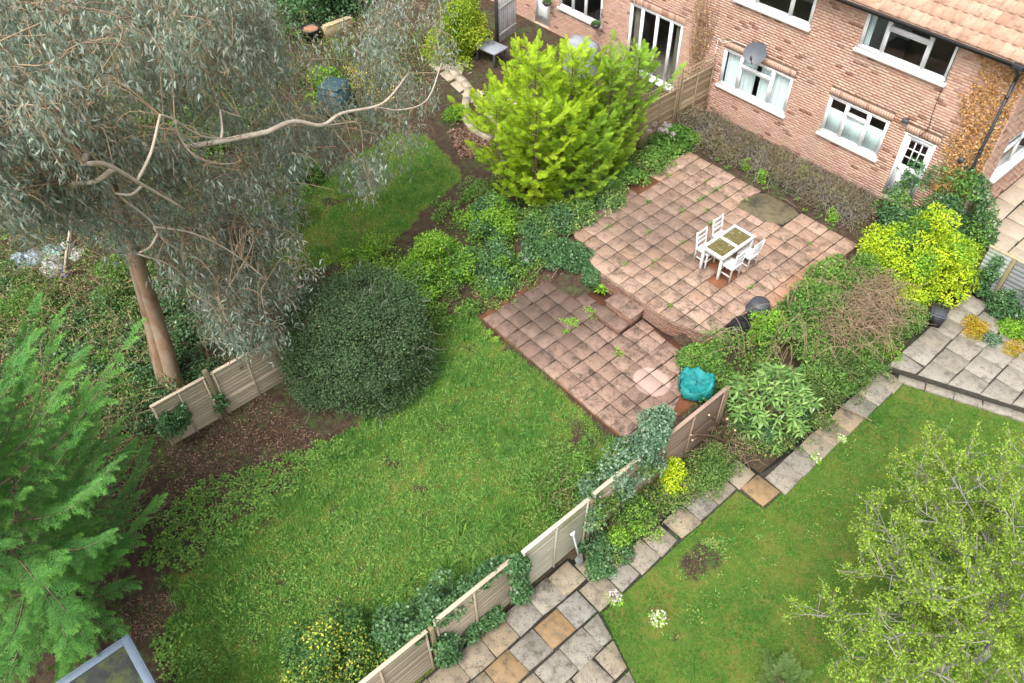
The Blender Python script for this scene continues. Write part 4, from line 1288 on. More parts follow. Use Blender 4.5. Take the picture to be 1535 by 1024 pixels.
# ------------------------------------------------------------------ garden furniture
tb = thing('garden_table', 'white wooden garden table with a moss-covered top on the upper patio', 'table', (-1.12,-5.56,0))
hw, hl, zt = 0.335, 0.66, 0.74
mb = MB()
mb.bbox((-hw,-hl,zt-.035),(-hw+.075,hl,zt),.005); mb.bbox((hw-.075,-hl,zt-.035),(hw,hl,zt),.005)
for y0 in (-hl, -.04, hl-.075): mb.bbox((-hw+.076,y0,zt-.036),(hw-.076,y0+(.075 if y0 != -.04 else .08),zt-.001),.004)
mb.build('top_frame', m_chair, tb)
for y0, y1 in ((-hl+.076,-.042),(.042,hl-.076)):
    n = 14
    gxx, gyy = np.meshgrid(np.linspace(-hw+.076,hw-.076,n), np.linspace(y0,y1,n))
    gzz = zt-.022 + .016*rng.random((n,n))*np.sin(np.linspace(0,PI,n))[None,:]*np.sin(np.linspace(0,PI,n))[:,None]
    ii = np.arange(n*n).reshape(n,n)
    mesh_np('mossy_panel', np.stack([gxx,gyy,gzz],-1).reshape(-1,3), np.stack([ii[:-1,:-1],ii[:-1,1:],ii[1:,1:],ii[1:,:-1]],-1).reshape(-1,4), m_moss, tb, smooth=True)
mb = MB(); mb.box((-hw+.03,-hl+.03,zt-.12),(hw-.03,-hl+.05,zt-.036)); mb.box((-hw+.03,hl-.05,zt-.12),(hw-.03,hl-.03,zt-.036))
mb.box((-hw+.03,-hl+.051,zt-.12),(-hw+.05,hl-.051,zt-.036)); mb.box((hw-.05,-hl+.051,zt-.12),(hw-.03,hl-.051,zt-.036)); mb.build('apron', m_chair, tb)
for sx in (-1,1):
    for sy in (-1,1):
        mb = MB(); cx, cy = sx*(hw-.055), sy*(hl-.055); mb.bbox((cx-.033,cy-.033,0),(cx+.033,cy+.033,zt-.037),.005); mb.build('leg', m_chair, tb)

def chair(x, y, rz, label):
    t = thing('garden_chair', label, 'chair', (x,y,0), rz, 'white chairs round the garden table')
    w = .20
    mb = MB(); mb.bbox((-w,-.20,.425),(w,.20,.45),.006); mb.build('seat', m_chair, t)
    for s in (-1,1):
        mb = MB(); mb.bbox((s*(w-.02)-.018,-.195,0),(s*(w-.02)+.018,-.16,.424),.004); mb.build('leg', m_chair, t)
        mb = MB()
        M = np.eye(4); M[1,2] = 0.0
        V0 = np.array([(s*(w-.02)-.019,.165,0),(s*(w-.02)+.019,.165,0),(s*(w-.02)+.019,.2,0),(s*(w-.02)-.019,.2,0)])
        V1 = V0 + np.array([0,0,.45]); V2 = V0 + np.array([0,.06,.93])
        V = np.vstack([V0,V1,V2])
        mb.add(V, [(3,2,1,0),(0,1,5,4),(1,2,6,5),(2,3,7,6),(3,0,4,7),(4,5,9,8),(5,6,10,9),(6,7,11,10),(7,4,8,11),(8,9,10,11)])
        mb.build('leg', m_chair, t)
        mb = MB(); mb.box((s*(w-.02)-.012,-.16,.18),(s*(w-.02)+.012,.165,.205)); mb.build('stretcher', m_chair, t)
    mb = MB(); mb.box((-w+.04,-.185,.2),(w-.04,-.165,.225)); mb.build('stretcher', m_chair, t)
    mb = MB(); mb.box((-w+.001,-.19,.38),(w-.001,-.172,.424)); mb.box((-w+.001,.17,.38),(w-.001,.19,.424)); mb.build('seat_rail', m_chair, t)
    for z in (.56,.69,.84):
        yb_ = .185 + .06*(z-.45)/.48
        mb = MB(); mb.bbox((-w+.04,yb_-.012,z),(w-.04,yb_+.012,z+.075),.004); mb.build('back_slat', m_chair, t)
chair(-1.50,-5.90, PI/2, 'white slat-back chair tucked in on the retaining-wall end, side away from the stone path')
chair(-1.55,-5.20, PI/2, 'white slat-back chair nearest the trellis fence and house wall')
chair(-0.74,-5.88, -PI/2, 'white slat-back chair on the stone-path side, end towards the steps')
chair(-0.70,-5.22, -PI/2, 'white slat-back chair on the stone-path side, end towards the house wall')

# teal garden bag
bagm = simple('teal_fabric', (0.010,0.24,0.235), 0.5, var=.35, scale=12, bmp=.02)
bag = thing('garden_bag', 'crumpled teal pop-up garden waste bag on the lower patio', 'bag', (0.93,-9.0,-.49))
n = 28
prof = [(0.05,0.0),(.36,0.0),(.42,.06),(.43,.2),(.42,.34),(.40,.44),(.37,.47),(.34,.43),(.25,.36),(.12,.33),(0.01,.32)]
V = []
for k,(r_,z_) in enumerate(prof):
    for i in range(n):
        a_ = i*2*PI/n
        f = 1 + 0.06*math.sin(4*a_+k*.6) + .05*math.sin(9*a_+1.3*k) + .05*math.sin(13*a_+2*k)
        zz = .82*z_ * (1 + 0.20*math.sin(a_*2+.8) + .12*math.sin(7*a_+k) + .1*math.sin(11*a_-k)) - (0.10*max(0, math.cos(a_+2.2)) if k > 4 else 0) 
        V.append((r_*f*math.cos(a_), r_*f*math.sin(a_)*.95, max(0, zz)))
Q = [(k*n+i, k*n+(i+1) % n, (k+1)*n+(i+1) % n, (k+1)*n+i) for k in range(len(prof)-1) for i in range(n)]
mesh_np('body', np.array(V), np.array(Q), bagm, bag)
for a_ in (0.3, 3.4):
    mb = MB(); c0 = np.array([.40*math.cos(a_),.40*math.sin(a_),.40]); s_ = np.array([-math.sin(a_),math.cos(a_),0])
    mb.tube(smooth_path([c0-s_*.12, c0+np.array([.05*math.cos(a_),.05*math.sin(a_),.12]), c0+s_*.12],5), .014, 5); mb.build('handle', m_black, bag)

# spade leaning on the fence
sb = P(871,847,z=-.55); st = P(858,798,x=2.06)
spade = thing('garden_spade', 'old spade with grey handle leaning against the pale fence panel', 'spade', tuple(sb))
d = unit(st - sb); L_ = np.linalg.norm(st - sb)
m_steel = simple('spade_steel', (0.30,0.30,0.30), 0.5, metal=.3, var=.3, scale=12)
sdv = unit(np.cross(d, np.array([1,0,0.3]))); nv = np.cross(sdv, d)
hb = d*.30
V = []
for (l,w_) in ((0.0,.05),(.06,.085),(.28,.095),(.30,.03)):
    for s_ in (-1,0,1): 
        for o_s in (.0,.008): V.append(d*l + sdv*w_*s_ + nv*(o_s - .018*abs(s_)))
V = np.array(V)
Q = []
for k in range(3):
    for s_ in range(2):
        a_ = k*6+s_*2; Q.append((a_,a_+2,a_+8,a_+6)); Q.append((a_+1,a_+7,a_+9,a_+3))
mesh_np('blade', V, np.array(Q), m_steel, spade)
mb = MB(); mb.tube([d*.26, d*(L_-.1)], .020, 8); mb.build('shaft', simple('grey_shaft', (0.42,0.43,0.43), .5), spade)
mb = MB(); mb.tube([d*(L_-.11), d*(L_-.02)+sdv*.055], .014, 6); mb.tube([d*(L_-.11), d*(L_-.02)-sdv*.055], .014, 6); mb.tube([d*(L_-.02)+sdv*.06, d*(L_-.02)-sdv*.06], .017, 6); mb.build('grip', m_sill, spade)

# small black bin on the terrace
bp = P(1396,484,z=-.45)
bn = thing('black_caddy_bin', 'small black lidded bin on the stone terrace under the yellow shrub', 'bin', (bp[0]+.05,bp[1]+.02,-.45), 0.35)
mb = MB()
V = np.array([(-.13,-.13,0),(.13,-.13,0),(.13,.13,0),(-.13,.13,0),(-.17,-.17,.36),(.17,-.17,.36),(.17,.17,.36),(-.17,.17,.36)])
mb.add(V, [(3,2,1,0),(4,5,6,7),(0,1,5,4),(1,2,6,5),(2,3,7,6),(3,0,4,7)]); mb.build('body', m_black, bn)
mb = MB(); mb.bbox((-.185,-.185,.361),(.185,.185,.40),.012); mb.bbox((-.13,-.13,.40),(.13,.13,.43),.012); mb.build('lid', m_dkgrey, bn)
mb = MB(); mb.tube(smooth_path([(-.18,.02,.33),(-.16,.22,.42),(.16,.22,.42),(.18,.02,.33)],4), .012, 6); mb.build('handle', m_black, bn)
# dark tub and black sack at the edge of the upper patio
tp = P(1142,452,z=.25)
tub = thing('plastic_tub', 'upturned dark grey plastic tub half buried in the brambles by the patio', 'tub', (tp[0],tp[1]-.05,-.03), 0.4)
mb = MB(); mb.lathe([(.31,0),(.32,.03),(.28,.05),(.24,.26),(.21,.30),(.17,.305),(.16,.32),(.05,.32),(.01,.32)], 22); mb.build('shell', m_dkgrey, tub, smooth=False)
mb = MB(); mb.bbox((-.37,-.05,.0),(-.31,.05,.03),.008); mb.bbox((.31,-.05,.0),(.37,.05,.03),.008); mb.build('handle', m_dkgrey, tub)
sp_ = P(1113,487,z=.0)
sackm = simple('black_sack', (0.012,0.012,0.015), 0.3, var=.3, scale=9)
V = []
n = 22
for k,(r_,z_) in enumerate([(.05,0),(.36,0),(.42,.08),(.38,.2),(.24,.3),(.08,.33),(.01,.34)]):
    for i in range(n):
        a_ = i*2*PI/n
        f = 1+.12*math.sin(3*a_+k)+.08*math.sin(7*a_+2*k)
        V.append((r_*f*math.cos(a_)*.6, r_*f*math.sin(a_)*1.15, max(0,.7*z_*(1+.2*math.sin(2*a_+k)))))
Q = [(k*n+i, k*n+(i+1) % n, (k+1)*n+(i+1) % n, (k+1)*n+i) for k in range(6) for i in range(n)]
o = mesh_np('bin_liner_sack', np.array(V), np.array(Q), sackm, None, None, (sp_[0],sp_[1]-.1,-.03))
tag(o, 'black plastic sack slumped at the corner of the upper patio', 'sack')

# ------------------------------------------------------------------ odds and ends
shed = thing('garden_shed', 'small orange timber shed with dark mossy felt roof and grey-blue trim', 'shed', (-0.8,-21.1,-.62))
Wd_, Ln_, Hh = 2.3, 2.3, 2.25
nb_ = 15
for k in range(nb_):
    h_ = (Hh-.1)/nb_
    mb = MB(); mb.bbox((.10,-.13,k*h_+.003),(Wd_-.1,-.11,(k+1)*h_-.003),.003); mb.build('board', m_orangewood, shed)
    mb = MB(); mb.bbox((.085,-Ln_+.1,k*h_+.003),(.105,-.131,(k+1)*h_-.003),.003); mb.build('board', m_orangewood, shed)
mb = MB(); mb.box((.11,-Ln_+.1,0),(Wd_-.1,-.135,Hh-.08)); mb.build('frame', m_brownbark, shed)
mb = MB(); mb.bbox((.0,-Ln_,Hh-.07),(Wd_,.0,Hh),.01); mb.build('roof', simple('felt', (0.038,0.042,0.038), .9, var=.4, scale=5, bmp=.004, dirt=((0.075,0.10,0.035), 3, .46)), shed)
m_trim = simple('blue_grey_trim', (0.15,0.19,0.25), .45, var=.15, scale=4)
for a_, b_ in (((-.02,-.10,Hh+.002),(Wd_,.02,Hh+.03)),((-.02,-Ln_,Hh+.002),(.10,-.102,Hh+.03)),((-.035,-Ln_,Hh-.10),(-.021,.02,Hh+.03)),((-.02,.021,Hh-.10),(Wd_,.035,Hh+.03))):
    mb = MB(); mb.bbox(a_, b_, .006); mb.build('roof_trim', m_trim, shed)
# blue-lidded box at the far left
bx_ = P(4,222,z=.4)
bb = thing('blue_box', 'blue box with orange wooden surround in the undergrowth beyond the big tree', 'box', (bx_[0]-.4,bx_[1]+.1,ground_z(bx_[0],bx_[1])), 0.2)
mb = MB(); mb.bbox((-.75,-.6,.95),(.55,.55,1.05),.02); mb.build('lid', simple('blue_lid', (0.02,0.06,0.28), .4, var=.15), bb)
for k in range(4):
    mb = MB(); mb.bbox((-.8,-.66,.24*k+.003),(.6,-.62,.24*(k+1)-.003),.005); mb.bbox((.561,-.615,.24*k+.003),(.60,.56,.24*(k+1)-.003),.005); mb.build('board', m_orangewood, bb)
mb = MB(); mb.box((-.78,-.61,0),(.555,.55,.945)); mb.build('body', m_orangewood, bb)
# plastic bags dumped in the undergrowth
def plasticbag(u, v, r, col, label, seed):
    c = P(u, v, z=-.35)
    c[2] = ground_z(c[0], c[1])
    rg = np.random.default_rng(seed)
    ph = rg.random(6)*6
    V = []; n = 20; pr_ = [(.1,0),(.9,0),(1.05,.18),(.95,.4),(.6,.58),(.2,.66),(.02,.68)]
    for k,(r_,z_) in enumerate(pr_):
        for i in range(n):
            a_ = i*2*PI/n
            f = 1+.16*math.sin(2*a_+ph[0]+k*.5)+.12*math.sin(5*a_+ph[1]+k)+.08*math.sin(9*a_+ph[2]+2*k)
            V.append((r*r_*f*math.cos(a_)*1.2, r*r_*f*math.sin(a_), max(0,r*z_*(1+.3*math.sin(3*a_+ph[3]+k)))))
    Q = [(k*n+i, k*n+(i+1) % n, (k+1)*n+(i+1) % n, (k+1)*n+i) for k in range(len(pr_)-1) for i in range(n)]
    o = mesh_np('plastic_bag', np.array(V), np.array(Q), simple('bag_plastic', col, .35, var=.35, scale=14), None, None, tuple(c))
    tag(o, label, 'bag', 'plastic bags dumped in the undergrowth')
plasticbag(38,390,.42,(0.30,0.38,0.46),'pale blue plastic bag lying flat among the dead brambles',1)
plasticbag(76,396,.34,(0.55,0.56,0.56),'large white plastic bag between the pale blue and navy bags',2)
plasticbag(92,402,.18,(0.05,0.05,0.25),'small navy plastic bag against the large white bag',3)
plasticbag(76,372,.24,(0.33,0.52,0.53),'small turquoise plastic bag in the brambles',4)
plasticbag(98,362,.16,(0.70,0.70,0.74),'tiny white plastic bag beside the turquoise bag',5)
plasticbag(112,376,.22,(0.68,0.68,0.66),'crumpled white bag at the foot of the bare sapling',6)
plasticbag(86,592,.22,(0.40,0.42,0.46),'grey plastic bag among the ivy next to the feathery conifer',7)
plasticbag(786,382,.17,(0.50,0.48,0.50),'grey-white plastic wrapper caught in the shrubs by the patio',8)
# timber sleeper, pot, compost bin in the neighbour's garden
a_, b_ = P(484,47,z=.0), P(527,31,z=.0)
sl_ = thing('timber_sleeper', 'pale squared timber beam lying by the dark ivy hedge', 'timber', (a_[0],a_[1],ground_z(a_[0],a_[1])), math.atan2(b_[1]-a_[1], b_[0]-a_[0]))
mb = MB(); mb.bbox((0,-.11,.0),(np.linalg.norm((b_-a_)[:2]),.11,.42),.012); mb.build('beam', m_timber, sl_)
mb = MB(); mb.bbox((.1,-.13,.421),(np.linalg.norm((b_-a_)[:2])-.1,.12,.45),.01); mb.build('top_board', m_timber, sl_)
c_ = P(468,58,z=-.2)
pot = thing('plant_pot', 'round black plant pot with terracotta soil near the timber beam', 'pot', (c_[0],c_[1],ground_z(c_[0],c_[1])))
mb = MB(); mb.lathe([(.05,0),(.25,0),(.33,.45),(.37,.45),(.37,.5),(.31,.5),(.29,.44)], 18); mb.build('pot', m_black, pot)
mb = MB(); mb.lathe([(.29,.46),(.15,.47),(.01,.48)], 18); mb.build('soil', simple('terracotta_soil', (0.42,0.20,0.12), .9), pot)
c_ = P(512,160,z=-.2)
cb = thing('compost_bin', 'dark blue-green ribbed compost bin under bright ivy', 'compost bin', (c_[0]-.1,c_[1]-.1,ground_z(c_[0],c_[1])), .5)
mbin = simple('bluegreen_plastic', (0.03,0.085,0.10), .45, var=.2)
mb = MB()
V = np.array([(-.5,-.5,0),(.5,-.5,0),(.5,.5,0),(-.5,.5,0),(-.36,-.36,.95),(.36,-.36,.95),(.36,.36,.95),(-.36,.36,.95)])
mb.add(V, [(3,2,1,0),(4,5,6,7),(0,1,5,4),(1,2,6,5),(2,3,7,6),(3,0,4,7)]); mb.build('body', mbin, cb)
for k in range(3):
    z_ = .25+.25*k; w_ = .5-.14*z_/.95+.012
    mb = MB(); mb.bbox((-w_,-w_,z_),(w_,w_,z_+.05),.008); mb.build('rib', mbin, cb)
mb = MB(); mb.bbox((-.38,-.38,.951),(.38,.38,1.02),.02); mb.build('lid', mbin, cb)
# covered barbecue, plank gate, curved brick edging in the neighbour's garden
c_ = P(868,105,z=-.12)
bq = thing('covered_barbecue', 'grey fabric cover over a barbecue against the neighbour\'s brick wall', 'cover', (c_[0],c_[1]+.1,-.16), 0.1)
V = []; n = 24
for k,(sx,sy,z_) in enumerate([(.62,.42,0),(.60,.40,.4),(.57,.36,.85),(.50,.30,1.05),(.30,.2,1.12),(.02,.02,1.13)]):
    for i in range(n):
        a_ = i*2*PI/n; ca, sa = math.cos(a_), math.sin(a_)
        m_ = max(abs(ca), abs(sa))**.7
        f = 1+.03*math.sin(6*a_+k)+.02*math.sin(11*a_)
        V.append((sx*ca/m_*f, sy*sa/m_*f, z_+(.03*math.sin(5*a_) if 0<k<5 else 0)))
Q = [(k*n+i, k*n+(i+1) % n, (k+1)*n+(i+1) % n, (k+1)*n+i) for k in range(5) for i in range(n)]
mesh_np('cover', np.array(V), np.array(Q), m_greycover, bq)
mb = MB(); mb.tube([(-.55,-.36,.06),(.55,-.36,.06)], .012, 5); mb.build('hem_cord', m_black, bq)
c_ = P(738,85,z=-.15)
pt_ = thing('covered_table', 'pale grey plastic sheet over a low table behind the golden conifers', 'cover', (c_[0]+.2,c_[1]-.2,-.2), .1)
mb = MB(); mb.bbox((-.5,-.35,.52),(.5,.35,.60),.03); mb.build('sheet', m_greycover, pt_)
for sx in (-.42,.42):
    for sy in (-.27,.27):
        mb = MB(); mb.bbox((sx-.04,sy-.04,0),(sx+.04,sy+.04,.519),.006); mb.build('leg', m_dkgrey, pt_)
c_ = P(742,78,z=-.15)
gt = thing('plank_gate', 'whitish vertical plank gate beside the yellow-green hedge', 'gate', (c_[0]-.5,c_[1]+1.0,-.16), rad(-75))
mgate = wood_mat('white_grey_wood', [(0.42,0.42,0.42),(0.5,0.5,0.5)], 2)
for k in range(9):
    mb = MB(); mb.bbox((-.6+k*.13,-.01,0.02),(-.6+k*.13+.122,.012,1.55),.004); mb.build('plank', mgate, gt)
for z_ in (.3,1.25):
    mb = MB(); mb.bbox((-.6,.013,z_),(.57,.04,z_+.09),.004); mb.build('ledge', mgate, gt)
mb = MB(); mb.bbox((.58,-.04,0),(.68,.06,1.7),.008); mb.build('post', m_gutter, gt)
cur = [P(u,v,z=-.3) for u,v in [(650,92),(672,108),(690,125),(703,140),(697,165),(702,190),(722,205),(748,215)]]
kp = smooth_path([(p[0],p[1],ground_z(p[0],p[1])) for p in cur], 5)
ed = thing('curved_edging', 'curved low concrete edging round the neighbour\'s leaf-strewn bed', 'edging', tuple(kp[0]))
for k in range(0, len(kp)-3, 3):
    mb = MB(); seg = kp[k:k+4]-kp[0]
    A_, B_ = seg[0], seg[-1]; dd = unit(B_-A_); n_ = np.array([-dd[1],dd[0],0])*.12
    V = [A_-n_,B_-n_-dd*.01,B_+n_-dd*.01,A_+n_]; V = np.array(V+[v_+np.array([0,0,.14]) for v_ in V]); V[:4,2] -= .1
    mb.add(V, [(3,2,1,0),(4,5,6,7),(0,1,5,4),(1,2,6,5),(2,3,7,6),(3,0,4,7)]); mb.build('edging_block', m_path_beige, ed)
# neighbour's paving strip
npv = tag(bed_sheet('neighbour_path', [tuple(P(u,v,z=-.2)[:2]) for u,v in [(640,95),(700,150),(745,190),(790,150),(700,80)]], -.215, m_joint, None, .1), kind='structure')
base_ = [P(u,v,z=-.2)[:2] for u,v in [(640,95),(745,190),(790,150),(690,75)]]
for i in range(6):
    for k in range(3):
        f = lambda s_,t_: tuple(base_[0]*(1-s_)*(1-t_)+base_[1]*s_*(1-t_)+base_[2]*s_*t_+base_[3]*(1-s_)*t_)
        e_ = .015
        slab('flagstone', [f(i/6+e_,k/3+e_),f((i+1)/6-e_,k/3+e_),f((i+1)/6-e_,(k+1)/3-e_),f(i/6+e_,(k+1)/3-e_)], -.19, .04, m_path_beige, npv, .004)

# ------------------------------------------------------------------ vegetation
gz1 = lambda x, y: float(ground_z(x, y))
def GP(u, v, z=-.5):
    p = P(u, v, z=z)
    for _ in range(4):
        p = P(u, v, z=gz1(p[0], p[1]))
    return np.array([p[0], p[1], gz1(p[0], p[1])])

# --- the big grey-leaved eucalyptus
eb = GP(263, 582)
et = thing('eucalyptus_tree', 'huge grey-green eucalyptus with pale limbs and brown double trunk', 'tree', tuple(eb))
trunk = [eb + np.array([0,0,-.1]), P(250,530,z=.5), P(232,470,z=1.6), P(205,385,z=3.4), P(172,290,z=5.0), P(135,190,z=6.4), P(110,110,z=7.2), P(88,30,z=7.9)]
trunk = smooth_path(trunk, 5)
mb = MB(); tr_r = np.interp(np.linspace(0,1,len(trunk)), [0,.06,.3,.6,1], [.26,.18,.155,.10,.045])
mb.tube(trunk - eb, tr_r, 12); mb.build('trunk', m_bark, et, smooth=True)
eb2 = GP(246, 577)
t2 = smooth_path([eb2 + np.array([0,0,-.1]), P(236,530,z=.4), P(222,470,z=1.5), P(203,400,z=3.0), P(196,372,z=3.6)], 5)
mb = MB(); mb.tube(t2 - eb, np.linspace(.17,.11,len(t2)), 10); mb.build('trunk', m_bark, et, smooth=True)
def hz(u, v): return min(7.7, max(2.2, 9.6 - .0075*u - .0095*v))
limb_px = [  # (u, v, dz)
    [(400,198,.5),(440,182,.5),(482,188,.5),(512,170,.5),(562,160,.5),(585,145,.5),(612,110,.4)],
    [(440,182,.5),(470,190,.4),(505,186,.3),(535,182,.2)],
    [(562,160,.5),(600,165,.4),(640,150,.3),(662,95,.3)],
    [(125,246,.7),(160,247,.7),(205,272,.7),(240,292,.6),(276,313,.5)],
    [(106,275,.2),(108,310,-.2),(107,350,-.6),(104,385,-1.2)],
    [(107,328,-.3),(128,329,-.3),(152,327,-.3)],
    [(240,172,.6),(262,180,.6),(300,203,.5),(340,208,.4),(362,203,.3)],
    [(262,180,.6),(272,210,.5),(295,236,.5),(330,246,.4),(362,243,.3)],
    [(172,290,.4),(225,330,.3),(250,365,.2),(300,390,.1),(330,430,0)],
    [(230,340,.3),(290,350,.3),(350,380,.2),(400,420,.1)],
    [(205,380,.2),(260,400,.1),(290,430,0)],
    [(330,165,.4),(350,172,.4),(362,175,.4)],
]
skel = [trunk[8:]]
LB = []
wt = MB()
for lp in limb_px:
    pts = np.array([P(u, v, z=hz(u, v)+dz+.45) for u, v, dz in lp])
    pts = smooth_path(pts, 4)
    skel.append(pts); LB.append(pts)
for li, pts in enumerate(LB):
    # join each limb back to the nearest wood already grown
    others = np.vstack([trunk[6:]] + [q for k, q in enumerate(LB) if k < li])
    d0 = np.linalg.norm(others - pts[0], axis=1); d1 = np.linalg.norm(others - pts[-1], axis=1)
    st = others[d0.argmin()]
    root = smooth_path([st, st*.5 + pts[0]*.5 + np.array([0,0,-.1]), pts[0]], 4)
    full = np.vstack([root[:-1], pts])
    r0 = {0:.055,3:.048,2:.032,4:.04}.get(li, .024)
    wt = MB(); wt.tube(full - eb, np.linspace(r0*1.1, r0*.35, len(full)), 7); wt.build('limb', m_limb, et, smooth=True)
# foliage clumps: scattered over the crown as seen from the garden, two layers deep
crown_px = [(-120,-90),(390,-90),(395,20),(440,90),(480,70),(540,30),(560,-60),(650,-40),(672,60),(668,150),(640,210),(600,225),(560,262),(520,262),(470,215),(430,240),(455,330),(452,395),(428,470),(385,525),(330,505),(300,450),(255,395),(205,350),(150,330),(110,312),(50,305),(-120,300)]
hole_px = [(395,60),(520,25),(535,110),(520,165),(470,150),(420,190),(385,150)]
small_holes = [[(120,15),(180,15),(185,115),(125,115)],[(195,110),(262,110),(262,190),(185,190)],[(262,130),(312,140),(305,195),(258,190)],[(-40,180),(45,180),(45,260),(-40,260)],[(88,75),(126,75),(132,170),(96,170)]]
clumps = []
cpoly = np.array(crown_px, float)
uu = rng.uniform(-120, 680, 2600); vv = rng.uniform(-90, 530, 2600)
ok = inpoly(uu, vv, cpoly) & ~(inpoly(uu, vv, hole_px) & (rng.random(2600) < .75))
for u, v in zip(uu[ok], vv[ok]):
    if len(clumps) >= 700: break
    if any(inpoly(np.array([u]), np.array([v]), h_)[0] for h_ in small_holes) and rng.random() < .8: continue
    lay = rng.random()
    thin = (u > 470) or (150 < u < 420 and 110 < v < 330)
    if thin and rng.random() < .55: continue
    if rng.random() < .2: continue
    if math.sin(u*.031+1)*math.sin(v*.037+u*.008) > .62 and rng.random() < .75: continue
    if 225 < u < 330 and 330 < v < 420 and rng.random() < .5: continue
    z = hz(u, v) + (.25 + rng.normal()*.35 if lay < .7 else -1.3 + rng.normal()*.5)
    c = P(u, v, z=max(z, 1.3))
    clumps.append((*c, .30 + .25*rng.random()))
clumps = np.array(clumps)
SK = np.vstack(skel)
tw = MB()
for c in clumps:
    d = np.linalg.norm(SK - c[:3], axis=1)
    s = SK[d.argmin()]
    mid = s*.45 + c[:3]*.55 + np.array([0,0,.25]) + rng.normal(size=3)*.1
    end = c[:3] + np.array([rng.normal()*.1, rng.normal()*.1, -c[3]*.8])
    if d.min() < 1.1: tw.tube(smooth_path([s, mid, c[:3], end], 3) - eb, np.linspace(.011, .004, 10), 4, cap=False)
    for _ in range(4):
        a0 = c[:3] + rng.normal(size=3)*.12
        a1 = a0 + rng.normal(size=3)*np.array([.25,.25,.1]); a2 = a1 + np.array([rng.normal()*.15,rng.normal()*.15,-.25-.45*rng.random()])
        tw.tube(smooth_path([a0,a1,a2],2) - eb, np.linspace(.0065,.003,5), 3, cap=False)
for i in rng.choice(len(clumps), 230, replace=False):       # fine pale branches across the face of the crown
    c = clumps[i,:3]; dd = np.linalg.norm(clumps[:,:3]-c, axis=1); near = np.where((dd > .5) & (dd < 1.5))[0]
    if not len(near): continue
    e = clumps[rng.choice(near),:3]; up_ = unit(CAM-c)*.42
    p0, p2 = c+up_*.5, e+up_; p1 = (p0+p2)/2+np.array([0,0,.12])+rng.normal(size=3)*.12
    tw.tube(smooth_path([p0,p1,p2],3)-eb, np.linspace(.014,.005,7), 4, cap=False)
    for _ in range(2):
        q = p1+rng.normal(size=3)*.05; tw.tube([q, q+rng.normal(size=3)*.15, q+rng.normal(size=3)*.28-np.array([0,0,.12])], [.007,.005,.003], 3, cap=False)
tw.build('twig', m_drytwig, et)
N = 92000
w = clumps[:,3]**2; k = rng.choice(len(clumps), N, p=w/w.sum())
# leaves hang on short strings inside each clump
ns = 16
sd_ = rand_dirs(len(clumps)*ns, .2).reshape(len(clumps), ns, 3)*(.35+.75*rng.random((len(clumps), ns, 1)))
j = rng.integers(0, ns, N); t = rng.random(N)
off = sd_[k, j]*clumps[k,3][:,None] + np.c_[rng.normal(size=(N,2))*.05, -t*.55*np.ones(N)]
pos = clumps[k,:3] + off
pos[:,2] = np.maximum(pos[:,2], ground_z(pos[:,0], pos[:,1])+.6)
ax = unit(np.c_[rng.normal(size=(N,2))*.55, -1.0 + rng.normal(size=N)*.35])
no = unit(rng.normal(size=(N,3)) + np.array([.3,-.3,.5]))
lr = rng.random(len(clumps)); sr = rng.random((len(clumps), ns))
rn = np.clip(.45*rng.random(N) + .3*lr[k] + .22*sr[k,j], 0, .84)
brown = rng.random(N) < .05 + .35*(lr[k] > .86)
rn[brown] = .86 + .14*rng.random(brown.sum())
leaf_mesh('crown', m_euc, pos - eb, ax, no, (.10 + .08*rng.random(N)), .026 + .015*rng.random(N), rn, et, .15, .4)

